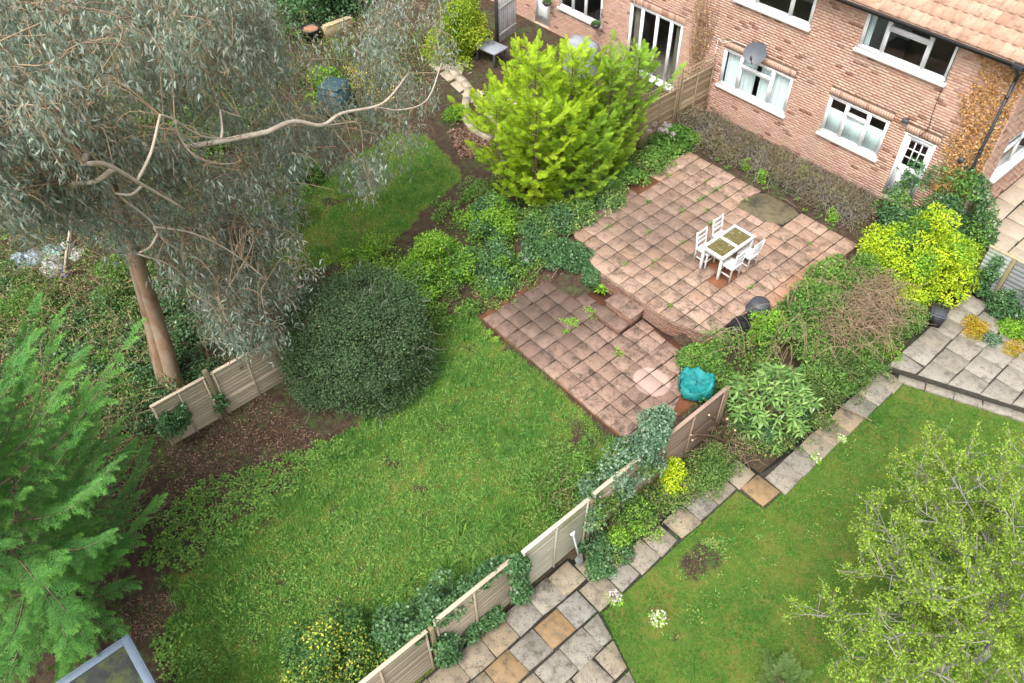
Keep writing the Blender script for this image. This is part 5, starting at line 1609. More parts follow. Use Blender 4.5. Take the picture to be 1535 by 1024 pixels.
# --- feathery foreground conifer
def conifer(name, label, base, leaders, mat, tm, fs, trunk_m=m_brownbark, profile=None, lift=.15, fr_per=9, z0=.4, tiplift=.2, ragged=.45):
    """leaders: (dx, dy, height, radius, number of limbs)"""
    base = np.array(base, float)
    t = thing(name, label, 'conifer', tuple(base))
    mb = MB(); bm = MB(); pos = []; xd = []; zd = []; sc = []; cl = []
    for (dx, dy, height, rmax, nl) in leaders:
        top = np.array([dx, dy, 0.0])
        ax_ = lambda h: top*min(1, h/(height*.45)) + np.array([0, 0, h])
        mb.tube([ax_(-.1), ax_(height*.25), ax_(height*.5), ax_(height*.95)], [.026*height, .018*height, .013*height, .008], 7)
        ph = rng.random(4)*6
        for i in range(nl):
            f = (i+.5)/nl
            h = z0 + (height - z0)*f**.95
            a = (i*2.39996) % (2*PI) + rng.normal()*.25
            lumpy = 1 + ragged*(math.sin(3*a+ph[0]+4*f)*.5 + math.sin(2*a+ph[1]-9*f)*.5)
            R = rmax*(profile(f) if profile else (1-f)**.75)*(.65+.5*rng.random())*lumpy + .12
            o = np.array([math.cos(a), math.sin(a), 0])
            e0 = lift + .5*f
            p0 = ax_(h)
            p1 = p0 + o*R*.55 + np.array([0,0,R*.55*e0 - .05])
            p2 = p0 + o*R + np.array([0,0,R*(e0 + tiplift*.5) - .04])
            path = smooth_path([p0,p1,p2], 6)
            bm.tube(path - np.array([0,0,.03]), np.linspace(.007+.006*R, .003, len(path)), 4, cap=False)
            c = rng.random()
            nf = int(fr_per*(.5+R/rmax*.8)) + 2
            for q in range(nf):
                s = min(1, .22 + .78*(q+rng.random()*.6)/nf)
                x = s*(len(path)-1); jx = min(len(path)-2, int(x)); p = path[jx] + (path[jx+1]-path[jx])*(x-jx)
                dirn = unit(path[jx+1]-path[jx])
                sg = 1 if q % 2 else -1
                sidev = np.array([-o[1], o[0], 0])*sg
                an = (1.0 - .75*s)*(.8+.4*rng.random())
                if q == nf-1: an = 0
                d = dirn*math.cos(an) + sidev*math.sin(an) + np.array([0,0,rng.normal()*.15 - .06])
                pos.append(p); xd.append(d)
                zd.append(np.array([0,0,1]) + o*.25 + sidev*.35 + rng.normal(size=3)*.25); sc.append(fs*(1.05-.35*s)*(.7+.6*rng.random())*(.6+.4*min(1,R/rmax*1.6))); cl.append(c)
        for q in range(16):     # leader
            h = height*(.86+.14*q/16); a = q*2.4
            pos.append(ax_(h)); xd.append(np.array([math.cos(a)*.6, math.sin(a)*.6, 1.0])); zd.append(np.array([-math.cos(a),-math.sin(a),.6])); sc.append(fs*.5); cl.append(rng.random())
    mb.build('trunk', trunk_m, t)
    bm.build('branch', m_twig, t)
    frond_mesh('crown', mat, tm, np.array(pos), np.array(xd), np.array(zd), np.array(sc), np.array(cl), t)
    return t
FR1 = frond_template(.52, 11, 3, .66, .34, .062, .019, 3, .45, -.05)
FR2 = frond_template(.42, 7, 3, .70, .40, .080, .027, 5, .25, .05)
def prof1(f): return 1.0 if f < .5 else max(.05, 1-(f-.5)/.5)**.8
conifer('feathery_conifer', 'tall feathery green conifer with bright drooping sprays beside the shed', (-3.55,-21.95,-.62), [(0,0,6.1,2.3,175)], m_ley, FR1, .78, profile=prof1, lift=.2, fr_per=14, z0=.3, tiplift=.45, ragged=.5)
def prof2(f): return (.8+.2*math.sin(f*PI)) if f < .62 else max(.06, 1-(f-.62)/.38)**.55
gb1 = GP(806, 312)
conifer('golden_conifer', 'broad golden-lime conifer with several leaders behind the variegated ivy bank', gb1+np.array([-.25,.1,0]),
    [(0,0,4.4,.95,40),(.6,-.5,3.6,.85,32),(-.85,.35,4.1,.85,34),(.45,.85,4.5,.8,34),(-.6,-.8,3.2,.95,32),(-1.3,-.15,2.9,.8,26),(.0,1.4,3.9,.75,28),(.9,.2,3.4,.75,26)], m_gold, FR2, .62, profile=prof2, lift=.35, fr_per=7, z0=.25, tiplift=.6)
gb2 = GP(905, 268)
conifer('golden_conifer', 'yellow-green conifer with feathery tips hard against the trellis fence', gb2+np.array([-.1,.1,0]),
    [(0,0,3.5,.8,40),(.25,.75,3.7,.65,32),(-.3,-.6,2.9,.75,32),(.35,-.55,2.3,.65,26),(-.2,.5,3.1,.7,26)], m_gold2, FR2, .58, profile=prof2, lift=.4, fr_per=7, z0=.2, tiplift=.6)
gb3 = GP(855, 312)
conifer('golden_conifer', 'smaller green-gold conifer in front of the broad golden one', gb3,
    [(0,0,2.7,.75,34),(.4,.4,2.3,.6,24),(-.45,.1,2.4,.6,24)], m_gold2, FR2, .58, profile=prof2, lift=.35, fr_per=7, z0=.12, tiplift=.6)

# --- dark clipped bush in the lawn
hb_ = np.array([-4.75,-14.35,-.62])
L_ = []
for i in range(540):
    a = rng.random()*2*PI
    if i >= 460: r_ = math.sqrt(rng.random())*.85; zz = .6+1.3*rng.random()
    elif i < 120:                       # flat-domed top
        r_ = math.sqrt(rng.random())*.92; zz = 2.12 - .45*r_**3 + rng.normal()*.05
    else:
        zz = rng.random()*1.75; r_ = 1.0 - .10*(zz/1.75)**3
    w_ = 1+.04*math.sin(3*a+1+zz)+.035*math.sin(5*a-2*zz)+.025*rng.normal()
    r_ *= w_; zz += .06*math.sin(2*a+4*r_)+.03*rng.normal()
    L_.append((hb_[0]+math.cos(a)*r_*1.42, hb_[1]+math.sin(a)*r_*1.55, hb_[2]+.10+zz, .17+.15*rng.random()))
plant('dark_clipped_bush', 'big dome-shaped dark green bush on the lawn by the pale rear fence', 'bush', hb_, L_, 72000, m_yew, .055, .027, m_greytwig, 60, shell=(.3,1.1), r0=.02, up=.3)
db = bpy.data.objects['dark_clipped_bush']
mb = MB()
for i in range(110):      # stray shoots
    l0 = np.array(L_[rng.integers(len(L_))]); p = l0[:3]-hb_; d = unit(p*np.array([1,1,.6])-np.array([0,0,.3])+rng.normal(size=3)*.5)
    p = p+d*l0[3]*.8; mb.tube([p, p+d*.12+rng.normal(size=3)*.03, p+d*(.2+.15*rng.random())+rng.normal(size=3)*.06], [.005,.004,.003], 3, cap=False)
tag(mb.build('shoot', m_greytwig, db), kind='stuff')

# --- undergrowth mounds under the big tree
for (u,v,rx,h,mt,m2_,lab) in ((40,470,1.0,.7,'b','g','bramble mound below the dumped bags'),(160,470,.9,.8,'i','b','ivy mound left of the double trunk'),(120,560,1.0,.7,'g','i','weedy green mound between trunk and feathery conifer'),(30,560,1.0,.8,'b','i','bramble mound at the back of the feathery conifer'),(190,590,.7,.6,'i','g','dark ivy mound near the end of the rear fence'),(200,420,.8,.9,'g','b','green scrub behind the double trunk'),(20,430,.8,.6,'i','b','dark scrub beside the pale blue bag')):
    mm = {'b':m_bramble,'g':m_green,'i':m_ivy}
    b = GP(u,v); plant('undergrowth_mound', lab, 'undergrowth', b, dome_lumps(b, rx, rx, h, 22, .24), 3600, mm[mt], .06, .04, nst=22, mat2=mm[m2_], f2=.45, group='undergrowth mounds under the big tree')

# --- generic shrubs --------------------------------------------------
def dome(name, label, cat, u, v, rx, ry, h, k, r, n, mat, L, W, z=-.5, **kw):
    b = GP(u, v, z)
    rz = kw.pop('rz', 0)
    return plant(name, label, cat, b, dome_lumps(b, rx, ry, h, k, r, rz), n, mat, L, W, **kw)

dome('lime_shrub', 'bright lime-green leafy shrub next to the dark dome bush', 'shrub', 662, 412, 1.2, 1.05, 1.25, 46, .27, 12500, m_lime, .07, .04, nst=20, mat2=m_green, f2=.3)
dome('green_shrub', 'mid green glossy shrub between the lime shrub and the lower patio', 'shrub', 730, 405, .9, .85, .9, 30, .24, 7500, m_ivy, .065, .048, nst=14, mat2=m_lime, f2=.35)
dome('pale_green_shrub', 'fresh light-green shrub at the foot of the golden conifers', 'shrub', 735, 345, 1.1, .85, .95, 32, .26, 8500, m_lime, .06, .04, nst=14, mat2=m_ivy, f2=.45)
ln = [GP(792,372), GP(850,330), GP(905,295)]
plant('variegated_ivy', 'pale variegated ivy bank below the golden conifers along the upper patio', 'ivy', ln[1], line_lumps(ln, .55, .75, 55, .24), 15000, m_variv, .06, .042, nst=18, spread=.5, mat2=m_ivy, f2=.4)
ln = [GP(905,300), GP(950,262), GP(985,240)]
plant('ivy_bank', 'green ivy bank edging the patio between the conifers and the flowering shrub', 'ivy', ln[1], line_lumps(ln, .45, .6, 36, .22), 9000, m_green, .06, .042, nst=14, spread=.4, mat2=m_variv, f2=.4)
ln = [GP(790,385), GP(840,385), GP(872,395)]
plant('dark_ivy', 'dark ivy spilling over the corner of the retaining wall', 'ivy', ln[1], line_lumps(ln, .35, .55, 30, .2), 8000, m_ivy, .06, .045, nst=10, spread=.3)
ln = [np.array([-4.0,-8.15,-.1]), np.array([-3.45,-8.32,-.25]), np.array([-3.05,-8.3,-.3])]
plant('wall_ivy', 'dark ivy hanging over the left end of the brick retaining wall', 'ivy', ln[1], line_lumps(ln, .12, .35, 18, .16), 4500, m_ivy, .055, .042, nst=6, spread=.1)
hp = GP(1000,222)
hyd = dome('hydrangea', 'leafy green hydrangea with faded pinkish flower heads by the fence', 'shrub', 1003, 222, .55, .5, .7, 16, .2, 2600, m_green, .12, .075, nst=10)
fp = []
for i in range(9):
    c = hp + np.array([rng.normal()*.22, rng.normal()*.2-.1, .62+.15*rng.random()]) - np.array(hyd.location)
    fp.append(c + rand_dirs(70,.4)*.07)
fp = np.vstack(fp)
leaf_mesh('flower_head', m_pflower, fp, rand_dirs(len(fp)), rand_dirs(len(fp),.8), .04, .03, rng.random(len(fp)), hyd)
dome('green_perennial', 'fresh green leafy clump in the corner by the trellis fence', 'plant', 1022, 212, .4, .4, .55, 10, .18, 1500, m_green, .12, .07, nst=6)

# dry hedge along the house wall
ln = [np.array([-6.2,-.95,-.09]), np.array([-4.5,-1.25,-.09]), np.array([-2.5,-1.2,-.09]), np.array([-.9,-1.15,-.09]), np.array([.35,-1.1,-.09])]
dh = plant('dry_hedge', 'straggly brown half-dead lavender hedge along the house wall', 'hedge', ln[2], line_lumps(ln, .68, .66, 170, .22), 20000, m_heath, .08, .019, m_greytwig, 0+1, up=.6, spread=.5)
mb = MB()
for i in range(1500):
    t = rng.random(); p = np.array([-6.2+6.5*t, -1.15+rng.normal()*.38, -.09]) - np.array(dh.location)
    d = unit(np.array([rng.normal()*.5, rng.normal()*.5-.15, .8])); l = .3+.35*rng.random()
    mb.tube([p, p+d*l*.6+rng.normal(size=3)*.04, p+d*l+rng.normal(size=3)*.07], [.006,.005,.003], 3, cap=False)
mb.build('bare_twig', m_greytwig, dh)
for (x, y, r_, n_, lab) in ((-4.6,-1.45,.25,700,'tall lime weed in the dry hedge below the satellite dish'),(-5.3,-1.75,.2,500,'leafy weed clump at the trellis end of the dry hedge bed'),(-3.4,-1.75,.18,400,'small weed between dry hedge and patio, below the right edge of the curtained window'),(-2.0,-1.0,.3,900,'broad lime weed patch in the dry hedge under the frosted kitchen window'),(-2.7,-1.9,.15,300,'little weed beside the dark concrete patch'),(-.3,-1.9,.18,300,'weed clump in front of the dry hedge, below the back door')):
    b = np.array([x,y,-.08])
    plant('weed_clump', lab, 'weeds', b, dome_lumps(b, r_, r_, .45, 7, .12), n_, m_lime, .06, .035, nst=5, group='weeds in the wall bed', spread=.08)

# bushes on the right
dome('dark_green_bush', 'rounded glossy dark green bush hiding the foot of the back door', 'bush', 1392, 340, 1.35, 1.2, 2.0, 80, .27, 19000, m_ivy, .075, .05, z=-.2, nst=20, mat2=m_green, f2=.3)
cb2 = np.array([2.3,-1.95,-.38])
plant('yellow_shrub', 'vivid yellow-green rounded shrub overhanging the black bin', 'shrub', cb2, dome_lumps(cb2, 1.42, 1.5, 2.0, 110, .26), 25000, m_choisya, .08, .038, nst=24, droop=.1, mat2=m_lime, f2=.25)
for (bx, by) in ((2.1,-2.1),):
    b = np.array([bx,by,-.15]); plant('green_underbush', 'dark green bush wedged between the yellow shrub and the patio corner', 'bush', b, dome_lumps(b, .8,.8,1.35,36,.24), 9000, m_green, .07,.045, nst=14)
ln = [GP(1175,540,z=-.2), np.array([1.75,-6.0,-.1]), np.array([1.7,-4.6,-.1]), np.array([1.35,-3.6,-.09])]
plant('ivy_hedge', 'mounded green ivy spreading over the patio edge below the dead brambles', 'ivy', ln[1], line_lumps(ln, .75, 1.0, 100, .25), 20000, m_green, .075, .055, nst=20, spread=.6, mat2=m_bramble, f2=.45, L2=.05, W2=.03)
ln = [np.array([2.75,-7.6,-.5]), np.array([2.85,-6.2,-.5]), np.array([2.95,-5.2,-.5])]
plant('border_shrub', 'dense mixed green shrubs along the single-width stone path', 'shrub', ln[1], line_lumps(ln, .5, .85, 64, .22), 14000, m_green, .055, .035, nst=20, spread=.5, mat2=m_woods, f2=.45, L2=.045, W2=.028)
ln = [np.array([2.5,-9.2,-.55]), np.array([2.65,-8.2,-.55]), np.array([2.75,-7.4,-.5])]
plant('border_shrub', 'low dark green leafy border where the path widens', 'shrub', ln[1], line_lumps(ln, .45, .6, 40, .2), 9000, m_ivy, .06, .045, nst=12, spread=.4, mat2=m_bramble, f2=.4, L2=.05)
b = GP(1318,545,z=-.4); plant('border_shrub', 'small green shrub with yellow flowers at the terrace corner', 'shrub', b+np.array([-.25,.25,0]), dome_lumps(b+np.array([-.25,.25,0]), .5,.7,.75,22,.2), 5000, m_lime, .05,.03, nst=10)
b = np.array([2.95,-3.9,-.45]); plant('border_shrub', 'low green shrub filling the border under the dead bramble heap', 'shrub', b, dome_lumps(b, .55,.9,.7,26,.22), 6000, m_bramble, .055,.035, nst=14)
# dead bramble heap
bh = np.array([2.35,-4.95,-.4])
br = thing('dead_brambles', 'tangled heap of dead straw-coloured bramble stems beyond the ivy', 'brambles', tuple(bh))
mb = MB()
for i in range(900):
    a = rng.random()*2*PI; r_ = rng.random()**.6
    p = np.array([math.cos(a)*r_*.85, math.sin(a)*r_*1.55, .75+.45*(1-r_*r_)+rng.normal()*.12])
    d = unit(np.array([rng.normal(), rng.normal(), rng.normal()*.3])); l = .25+.5*rng.random()
    q = p + d*l*.5 + np.array([0,0,.1*rng.random()]); e = p + d*l + np.array([rng.normal()*.1, rng.normal()*.1, -.12])
    rr = .004+.004*rng.random()
    mb.tube(smooth_path([p,q,e],3), np.linspace(rr,rr*.6,7), 3, cap=False)
mb.build('stem', m_drytwig, br)
pos, ax, no, rn = lump_leaves(dome_lumps((0,0,0), .85,1.5,1.15,44,.25), 9000, .3)
leaf_mesh('dry_leaf', m_heath, pos, ax, no, .05, .02, rn, br)
# arching bramble canes over the ivy
ac = thing('bramble_canes', 'long arching pale bramble canes over the ivy by the patio', 'brambles', tuple(GP(1190,540,z=-.2)))
mb = MB()
o_ = np.array(ac.location)
for i in range(80):
    p = np.array([.9+rng.random()*1.5, -7.9+4.0*rng.random(), -.1])
    d = np.array([rng.normal(), rng.normal(), 0]); d = unit(d)*(.4+.7*rng.random())
    h = .6+.6*rng.random()
    rr = .005+.005*rng.random()
    mb.tube(smooth_path([p, p+d*.3+np.array([0,0,h*.8]), p+d*.65+np.array([0,0,h]), p+d*1.1+np.array([0,0,h*.7])],4)-o_, np.linspace(rr,.004,13), 4, cap=False)
mb.tube([P(1181,470,z=.3)-o_, P(1181,428,z=1.15)-o_], [.028,.022], 6)
mb.tube([P(1192,462,z=.3)-o_, P(1192,446,z=.75)-o_], [.02,.017], 6)
mb.build('cane', m_drytwig, ac)
# yellow-green sprigs near the tub
dome('yellow_sprig_shrub', 'yellow-green sprigs around the upturned dark tub', 'shrub', 1150, 500, .55, .7, .75, 20, .2, 3800, m_lime, .065, .035, z=-.2, nst=14)
# laurel with long leaves in whorls
lb = GP(1150, 640, z=-.5)
la = thing('laurel', 'laurel with long glossy drooping leaves beside the brown fence panel', 'shrub', tuple(lb))
mb = MB(); pos = []; ax = []; no = []; 
for i in range(95):
    a = rng.random()*2*PI; r_ = rng.random()**.5
    tip = np.array([math.cos(a)*r_*.9-.15, math.sin(a)*r_*.95+.15, .5+.75*(1-r_*r_*.8)+rng.normal()*.12])
    b0 = np.array([rng.normal()*.15, rng.normal()*.15, 0])
    mb.tube(smooth_path([b0, b0*.5+tip*.5+np.array([0,0,.12]), tip],3), np.linspace(.014,.005,7), 4, cap=False)
    nl = 13
    for q in range(nl):
        aa = q*2.4; s = q/nl
        pos.append(tip - np.array([0,0,.22*(1-s)])); ax.append(np.array([math.cos(aa), math.sin(aa), -.35+.7*s])); no.append(np.array([math.cos(aa)*.2, math.sin(aa)*.2, 1.0]))
pos = np.array(pos); n = len(pos)
leaf_mesh('foliage', m_laurel, pos, np.array(ax)+rng.normal(size=(n,3))*.15, np.array(no), .15+.09*rng.random(n), .045+.015*rng.random(n), rng.random(n), la, .12)
mb.build('stem', m_twig, la)
dome('wall_foot_ivy', 'clipped green ivy mound at the right end of the retaining wall', 'ivy', 1048, 548, .62, .45, .62, 26, .2, 7500, m_green, .055, .04, z=-.5, nst=10, rz=.4)
# ivy on the boundary fence
def fence_ivy(name, label, pts, w, h, k, r, n, mat, cat='ivy', L=.06, W=.048, mat2=None):
    pts = [np.array(p, float) for p in pts]
    lum = []
    for q in line_lumps([(p[0],p[1],0) for p in pts], w, h, k, r):
        ys = [p[1] for p in pts]
        zz = np.interp(q[1], ys, [p[2] for p in pts]) if ys[0] < ys[-1] else np.interp(q[1], ys[::-1], [p[2] for p in pts][::-1])
        lum.append((q[0], q[1], zz + (rng.random()-.5)*h, q[3]))
    b = np.array([pts[0][0], (pts[0][1]+pts[-1][1])/2, gz1(pts[0][0], pts[0][1])])
    return plant(name, label, cat, b, lum, n, mat, L, W, nst=3, spread=.1, r0=.008, mat2=mat2, f2=.35)
fence_ivy('fence_ivy', 'blue-green ivy smothering the fence between the pale and brown panels', [(1.85,-13.6,.45),(1.8,-12.6,.65),(1.75,-11.5,.75)], .28, .95, 48, .2, 9500, m_blueivy, mat2=m_bramble)
fence_ivy('fence_ivy', 'blue-green ivy clump rising over the near end of the brown fence panel', [(1.75,-11.75,1.05),(1.7,-11.2,1.15)], .18, .55, 16, .17, 3600, m_blueivy)
fence_ivy('fence_ivy', 'narrow ivy column covering the post beside the pale fence panel', [(2.03,-15.5,.35),(2.03,-15.3,.35)], .07, 1.4, 22, .15, 4200, m_ivy)
fence_ivy('fence_ivy', 'ivy tuft along the foot of the old fence below its batten', [(2.06,-16.7,-.3),(2.06,-15.7,-.4)], .06, .25, 10, .12, 1300, m_ivy)
fence_ivy('fence_ivy', 'ivy trailing over the top of the old fence panel', [(1.82,-17.6,.85),(1.8,-16.6,.85),(1.78,-15.6,.85)], .10, .3, 30, .14, 4500, m_ivy)
fence_ivy('fence_ivy', 'dark ivy clump round the fence post above the grey stone slab', [(2.06,-17.25,.0),(2.06,-16.95,-.2)], .07, .8, 13, .13, 2000, m_ivy)
fence_ivy('fence_ivy', 'ivy on the lawn side of the old fence by the variegated bush', [(1.5,-17.8,.35),(1.45,-16.4,.1)], .35, .7, 36, .2, 7500, m_ivy)
fence_ivy('fence_ivy', 'small ivy sprays on the pale rear fence', [(-5.68,-18.9,.0),(-5.68,-18.3,.1)], .06, .9, 12, .14, 1700, m_ivy)
fence_ivy('fence_ivy', 'ivy sprig hanging down the rear fence post', [(-5.68,-17.65,-.05),(-5.68,-17.4,.0)], .05, .55, 5, .1, 420, m_ivy)
# shrubs by the fence
sh = dome('twiggy_shrub', 'open twiggy green shrub on the lawn against the ivy-covered fence', 'shrub', 838, 735, .95, 1.05, 1.15, 40, .24, 8000, m_green, .05, .032, nst=40, r0=.022, stem_mat=m_drytwig, mat2=m_bramble, f2=.4)
dome('yellow_green_shrub', 'yellow-green leafed shrub between the ivy fence and path bend', 'shrub', 940, 792, .5, .8, .85, 28, .19, 5200, m_lime, .05, .034, nst=14, rz=0, mat2=m_bramble, f2=.4)
dome('yellow_green_shrub', 'small bright yellow-green shrub under the blue-green ivy', 'shrub', 1000, 725, .38, .42, .7, 14, .17, 2600, m_choisya, .05, .035, nst=8)
dome('path_ivy', 'low dark ivy mat beside the spade at the path edge', 'ivy', 905, 835, .5, .6, .35, 20, .16, 4200, m_ivy, .055, .042, nst=6)
dome('russet_shrub', 'low russet and green shrub behind the beige path slab', 'shrub', 1062, 712, .6, .65, .6, 22, .2, 4800, m_bramble, .05, .03, nst=26)
dome('euonymus', 'gold-variegated evergreen bush in front of the old fence end', 'bush', 500, 1010, 1.15, 1.0, 1.15, 60, .24, 15500, m_euon, .05, .036, nst=16)
# pruned stump stems by the brown panel
ps = thing('pruned_stems', 'thick pruned stems with pale cut ends beside the brown fence panel', 'shrub', tuple(GP(1080,668)))
mb = MB(); o_ = np.array(ps.location)
cut = MB()
for (u,v,z_) in ((1063,622,.75),(1090,628,.75),(1102,645,.65),(1038,660,.4),(1036,652,.45)):
    e = P(u,v,z=z_); b0 = o_ + rng.normal(size=3)*np.array([.1,.1,0])
    mb.tube(smooth_path([b0, b0*.5+e*.5+np.array([0,0,.15]), e],3)-o_, np.linspace(.035,.024,7), 6)
    d = unit(e-b0); cut.tube([e-o_+d*.001, e-o_+d*.006], .023, 8)
mb.build('stem', m_brownbark, ps); cut.build('cut_end', simple('cut_wood', (0.55,0.42,0.26), .8), ps)
mb = MB()
for i in range(150):
    p = np.array([rng.normal()*.3, rng.normal()*.3, .1+.4*rng.random()]); d = unit(rng.normal(size=3)*np.array([1,1,.5]))*(.2+.3*rng.random())
    mb.tube([p,p+d*.5+np.array([0,0,.05]),p+d], [.005,.004,.003], 3, cap=False)
mb.build('twig', m_drytwig, ps)

# right border beyond the terrace
dome('orange_heather', 'golden-orange heather spilling onto the stone terrace', 'heather', 1462, 500, .32, .55, .3, 18, .17, 5200, m_heather, .045, .016, z=-.45, nst=4, rz=.5)
dome('orange_heather', 'low golden heather mat by the terrace edging near the frame end', 'heather', 1522, 528, .5, .25, .2, 12, .13, 2600, m_heather, .045, .016, z=-.45, nst=4)
dome('blue_green_shrub', 'small round blue-green shrub in front of the orange heather', 'shrub', 1482, 515, .26, .26, .32, 9, .13, 1500, m_blueivy, .04, .025, z=-.45, nst=4)
dome('dark_evergreen', 'dark glossy evergreen shrub against the grey board fence', 'shrub', 1508, 470, .6, .45, .75, 22, .21, 4600, m_ivy, .06, .04, z=-.45, nst=8)
dome('fern_clump', 'bright green leafy clump between the heather and the dark evergreen', 'plant', 1520, 500, .42, .3, .4, 12, .16, 1900, m_lime, .07, .035, z=-.45, nst=5)
gi = fence_ivy('gate_ivy', 'ivy trailing down the mint-grey boards of the side fence', [(xg-.35,YG-.06,.2),(xg-.25,YG-.05,.3)], .2, 1.1, 14, .14, 1900, m_ivy)

# --- spring tree in the right-hand lawn
sb_ = np.array([8.3,-9.9,-.64])
stt = thing('spring_tree', 'small spreading tree with grey branches just coming into lime leaf', 'tree', tuple(sb_))
mb = MB(); tips = []
mb.tube([(0,0,-.1),(.0,-.1,.5),(-.05,-.1,1.1)], [.13,.10,.085], 10)
tgt = [P(u,v,z=z_)-sb_ for u,v,z_ in [(1225,925,1.5),(1255,855,1.8),(1300,770,2.0),(1345,715,1.9),(1380,700,2.3),(1400,680,2.3),(1450,690,2.5),(1480,735,2.9),(1430,720,2.8),(1380,765,2.9),(1330,800,2.9),(1325,860,2.8),(1305,930,2.5),(1275,985,2.0),(1330,960,3.1),(1400,900,3.6),(1450,840,3.7),(1500,700,2.8),(1540,690,2.6),(1520,790,3.6),(1480,960,3.6),(1400,1010,3.2),(1560,850,3.8),(1600,760,3.2),(1600,950,3.5),(1540,1040,3.3),(1350,1060,2.6),(1280,1040,2.2),(1500,1080,2.8)]]
for g in tgt:
    st = np.array([-.05,-.1,.7+.5*rng.random()])
    m1 = st*.6+g*.4+np.array([0,0,.25+.3*rng.random()])+rng.normal(size=3)*.12
    m2 = st*.25+g*.75+np.array([0,0,.15])+rng.normal(size=3)*.12
    path = smooth_path([st,m1,m2,g],5)
    mb.tube(path, np.linspace(.027,.005,len(path)), 6, cap=False)
    for q in range(17):
        i = rng.integers(4, len(path)); p = path[i]
        d = unit(path[min(i,len(path)-1)]-path[max(0,i-3)] + rng.normal(size=3)*.55)
        l = .35+.5*rng.random()
        e = p + d*l + np.array([0,0,.06]); m_ = p+d*l*.5+rng.normal(size=3)*.05
        mb.tube(smooth_path([p,m_,e],3), np.linspace(.008,.003,7), 4, cap=False)
        tips.append((m_, e))
        for _ in range(3):
            d2 = unit(d+rng.normal(size=3)*.7)*(.2+.2*rng.random()); mb.tube([m_, m_+d2*.5, m_+d2], [.006,.005,.003], 3, cap=False); tips.append((m_, m_+d2))
mb.build('branch', m_greytwig, stt)
N = 86000
ti = rng.integers(0, len(tips), N); t = rng.random(N)**.6
A = np.array([x[0] for x in tips]); B = np.array([x[1] for x in tips])
dens = rng.random(len(tips)); keep = rng.random(N) < .25+.75*dens[ti]
ti, t = ti[keep], t[keep]; n = len(ti)
pos = A[ti]*(1-t[:,None]) + B[ti]*t[:,None] + rng.normal(size=(n,3))*.03
leaf_mesh('crown', m_spring, pos, rand_dirs(n,.3), rand_dirs(n,.9), .034+.03*rng.random(n), .021+.012*rng.random(n), rng.random(n), stt)
# grey-green conifer top at the bottom edge
FR3 = frond_template(.35, 7, 3, .8, .3, .05, .014, 9, .2)
conifer('blue_spruce', 'small grey-green young conifer at the edge of the right lawn', tuple(GP(1165,1030)), [(0,0,.42,.36,18)], m_woods, FR3, .7, lift=.25, fr_per=5, z0=.08)

# --- background and neighbour planting
dome('ivy_wall_hedge', 'tall dark ivy hedge behind the timber beam', 'hedge', 478, 20, 1.6, 2.6, 2.6, 70, .5, 12000, m_ivy, .11, .085, nst=10)
dome('yellow_hedge', 'yellow-green clipped hedge beside the whitish plank gate', 'hedge', 695, 82, 1.15, 1.3, 2.2, 65, .33, 17000, m_goldhedge, .08, .05, nst=12)
dome('bright_ivy', 'bright green ivy tumbling over the compost bin', 'ivy', 492, 150, .9, .7, 1.2, 26, .28, 5200, m_lime, .09, .065, nst=8)
dome('neighbour_shrub', 'green leafy clump on the edge of the neighbour\'s lawn', 'shrub', 455, 270, .8, .8, .8, 20, .26, 3600, m_green, .08, .05, nst=8)
dome('neighbour_shrub', 'small light green rosette by the curved edging', 'shrub', 685, 178, .4, .4, .5, 10, .17, 1200, m_lime, .08, .04, nst=5)
dome('dark_low_shrub', 'purple-brown low shrub below the golden conifers by the neighbour\'s lawn', 'shrub', 715, 290, .6, .5, .5, 14, .2, 2200, m_bramble, .05, .03, nst=20)
# forsythia sprays
for (u,v,lab) in ((545,120,'yellow forsythia flowers hanging over the compost bin'),(575,140,'yellow forsythia sprays tangled in eucalyptus leaves by the compost bin')):
    b = GP(u, v+25); fs_ = thing('forsythia', lab, 'shrub', tuple(b))
    mb = MB(); pp = []
    for i in range(12):
        e = np.array([rng.normal()*.3, rng.normal()*.3, .7+.6*rng.random()]); pth = smooth_path([np.zeros(3), e*.6+rng.normal(size=3)*.08, e],4)
        mb.tube(pth, np.linspace(.012,.004,len(pth)), 4, cap=False); pp.append(pth[3:])
    pp = np.vstack(pp); k = rng.integers(0,len(pp),420)
    leaf_mesh('flower', m_yflower, pp[k]+rng.normal(size=(420,3))*.05, rand_dirs(420), rand_dirs(420), .055, .035, rng.random(420), fs_); mb.build('stem', m_twig, fs_)
b = GP(222,175); gg = thing('gorse', 'yellow-flowered gorse showing through the eucalyptus crown', 'shrub', tuple(b))
pos, ax, no, rn = lump_leaves(dome_lumps((0,0,0), 1.2,1.3,1.3,20,.35), 5000, .3); leaf_mesh('foliage', m_bramble, pos, ax, no, .08, .03, rn, gg)
k = rng.integers(0, 5000, 500); sel = pos[k]; sel = sel[(np.sin(sel[:,0]*5)+np.sin(sel[:,1]*4)) > .2]
leaf_mesh('flower', m_yflower, sel+np.array([0,0,.03]), rand_dirs(len(sel)), rand_dirs(len(sel),.5), .08, .06, rng.random(len(sel)), gg)
mb = MB(); stems_to(mb, (0,0,0), np.array(dome_lumps((0,0,0),1.1,1.2,1.2,20,.3)), 16, .02); mb.build('stem', m_twig, gg)
b = GP(12,350); yg = dome('yellow_weed', 'small yellow-leaved bush among the dumped bags', 'shrub', 12, 350, .3, .3, .35, 8, .15, 700, m_choisya, .06, .035, nst=5)
dome('far_evergreen', 'blue-green evergreen seen between the eucalyptus limbs', 'bush', 140, 60, 2.0, 2.2, 2.4, 40, .5, 7000, m_blueivy, .11, .06, nst=12)
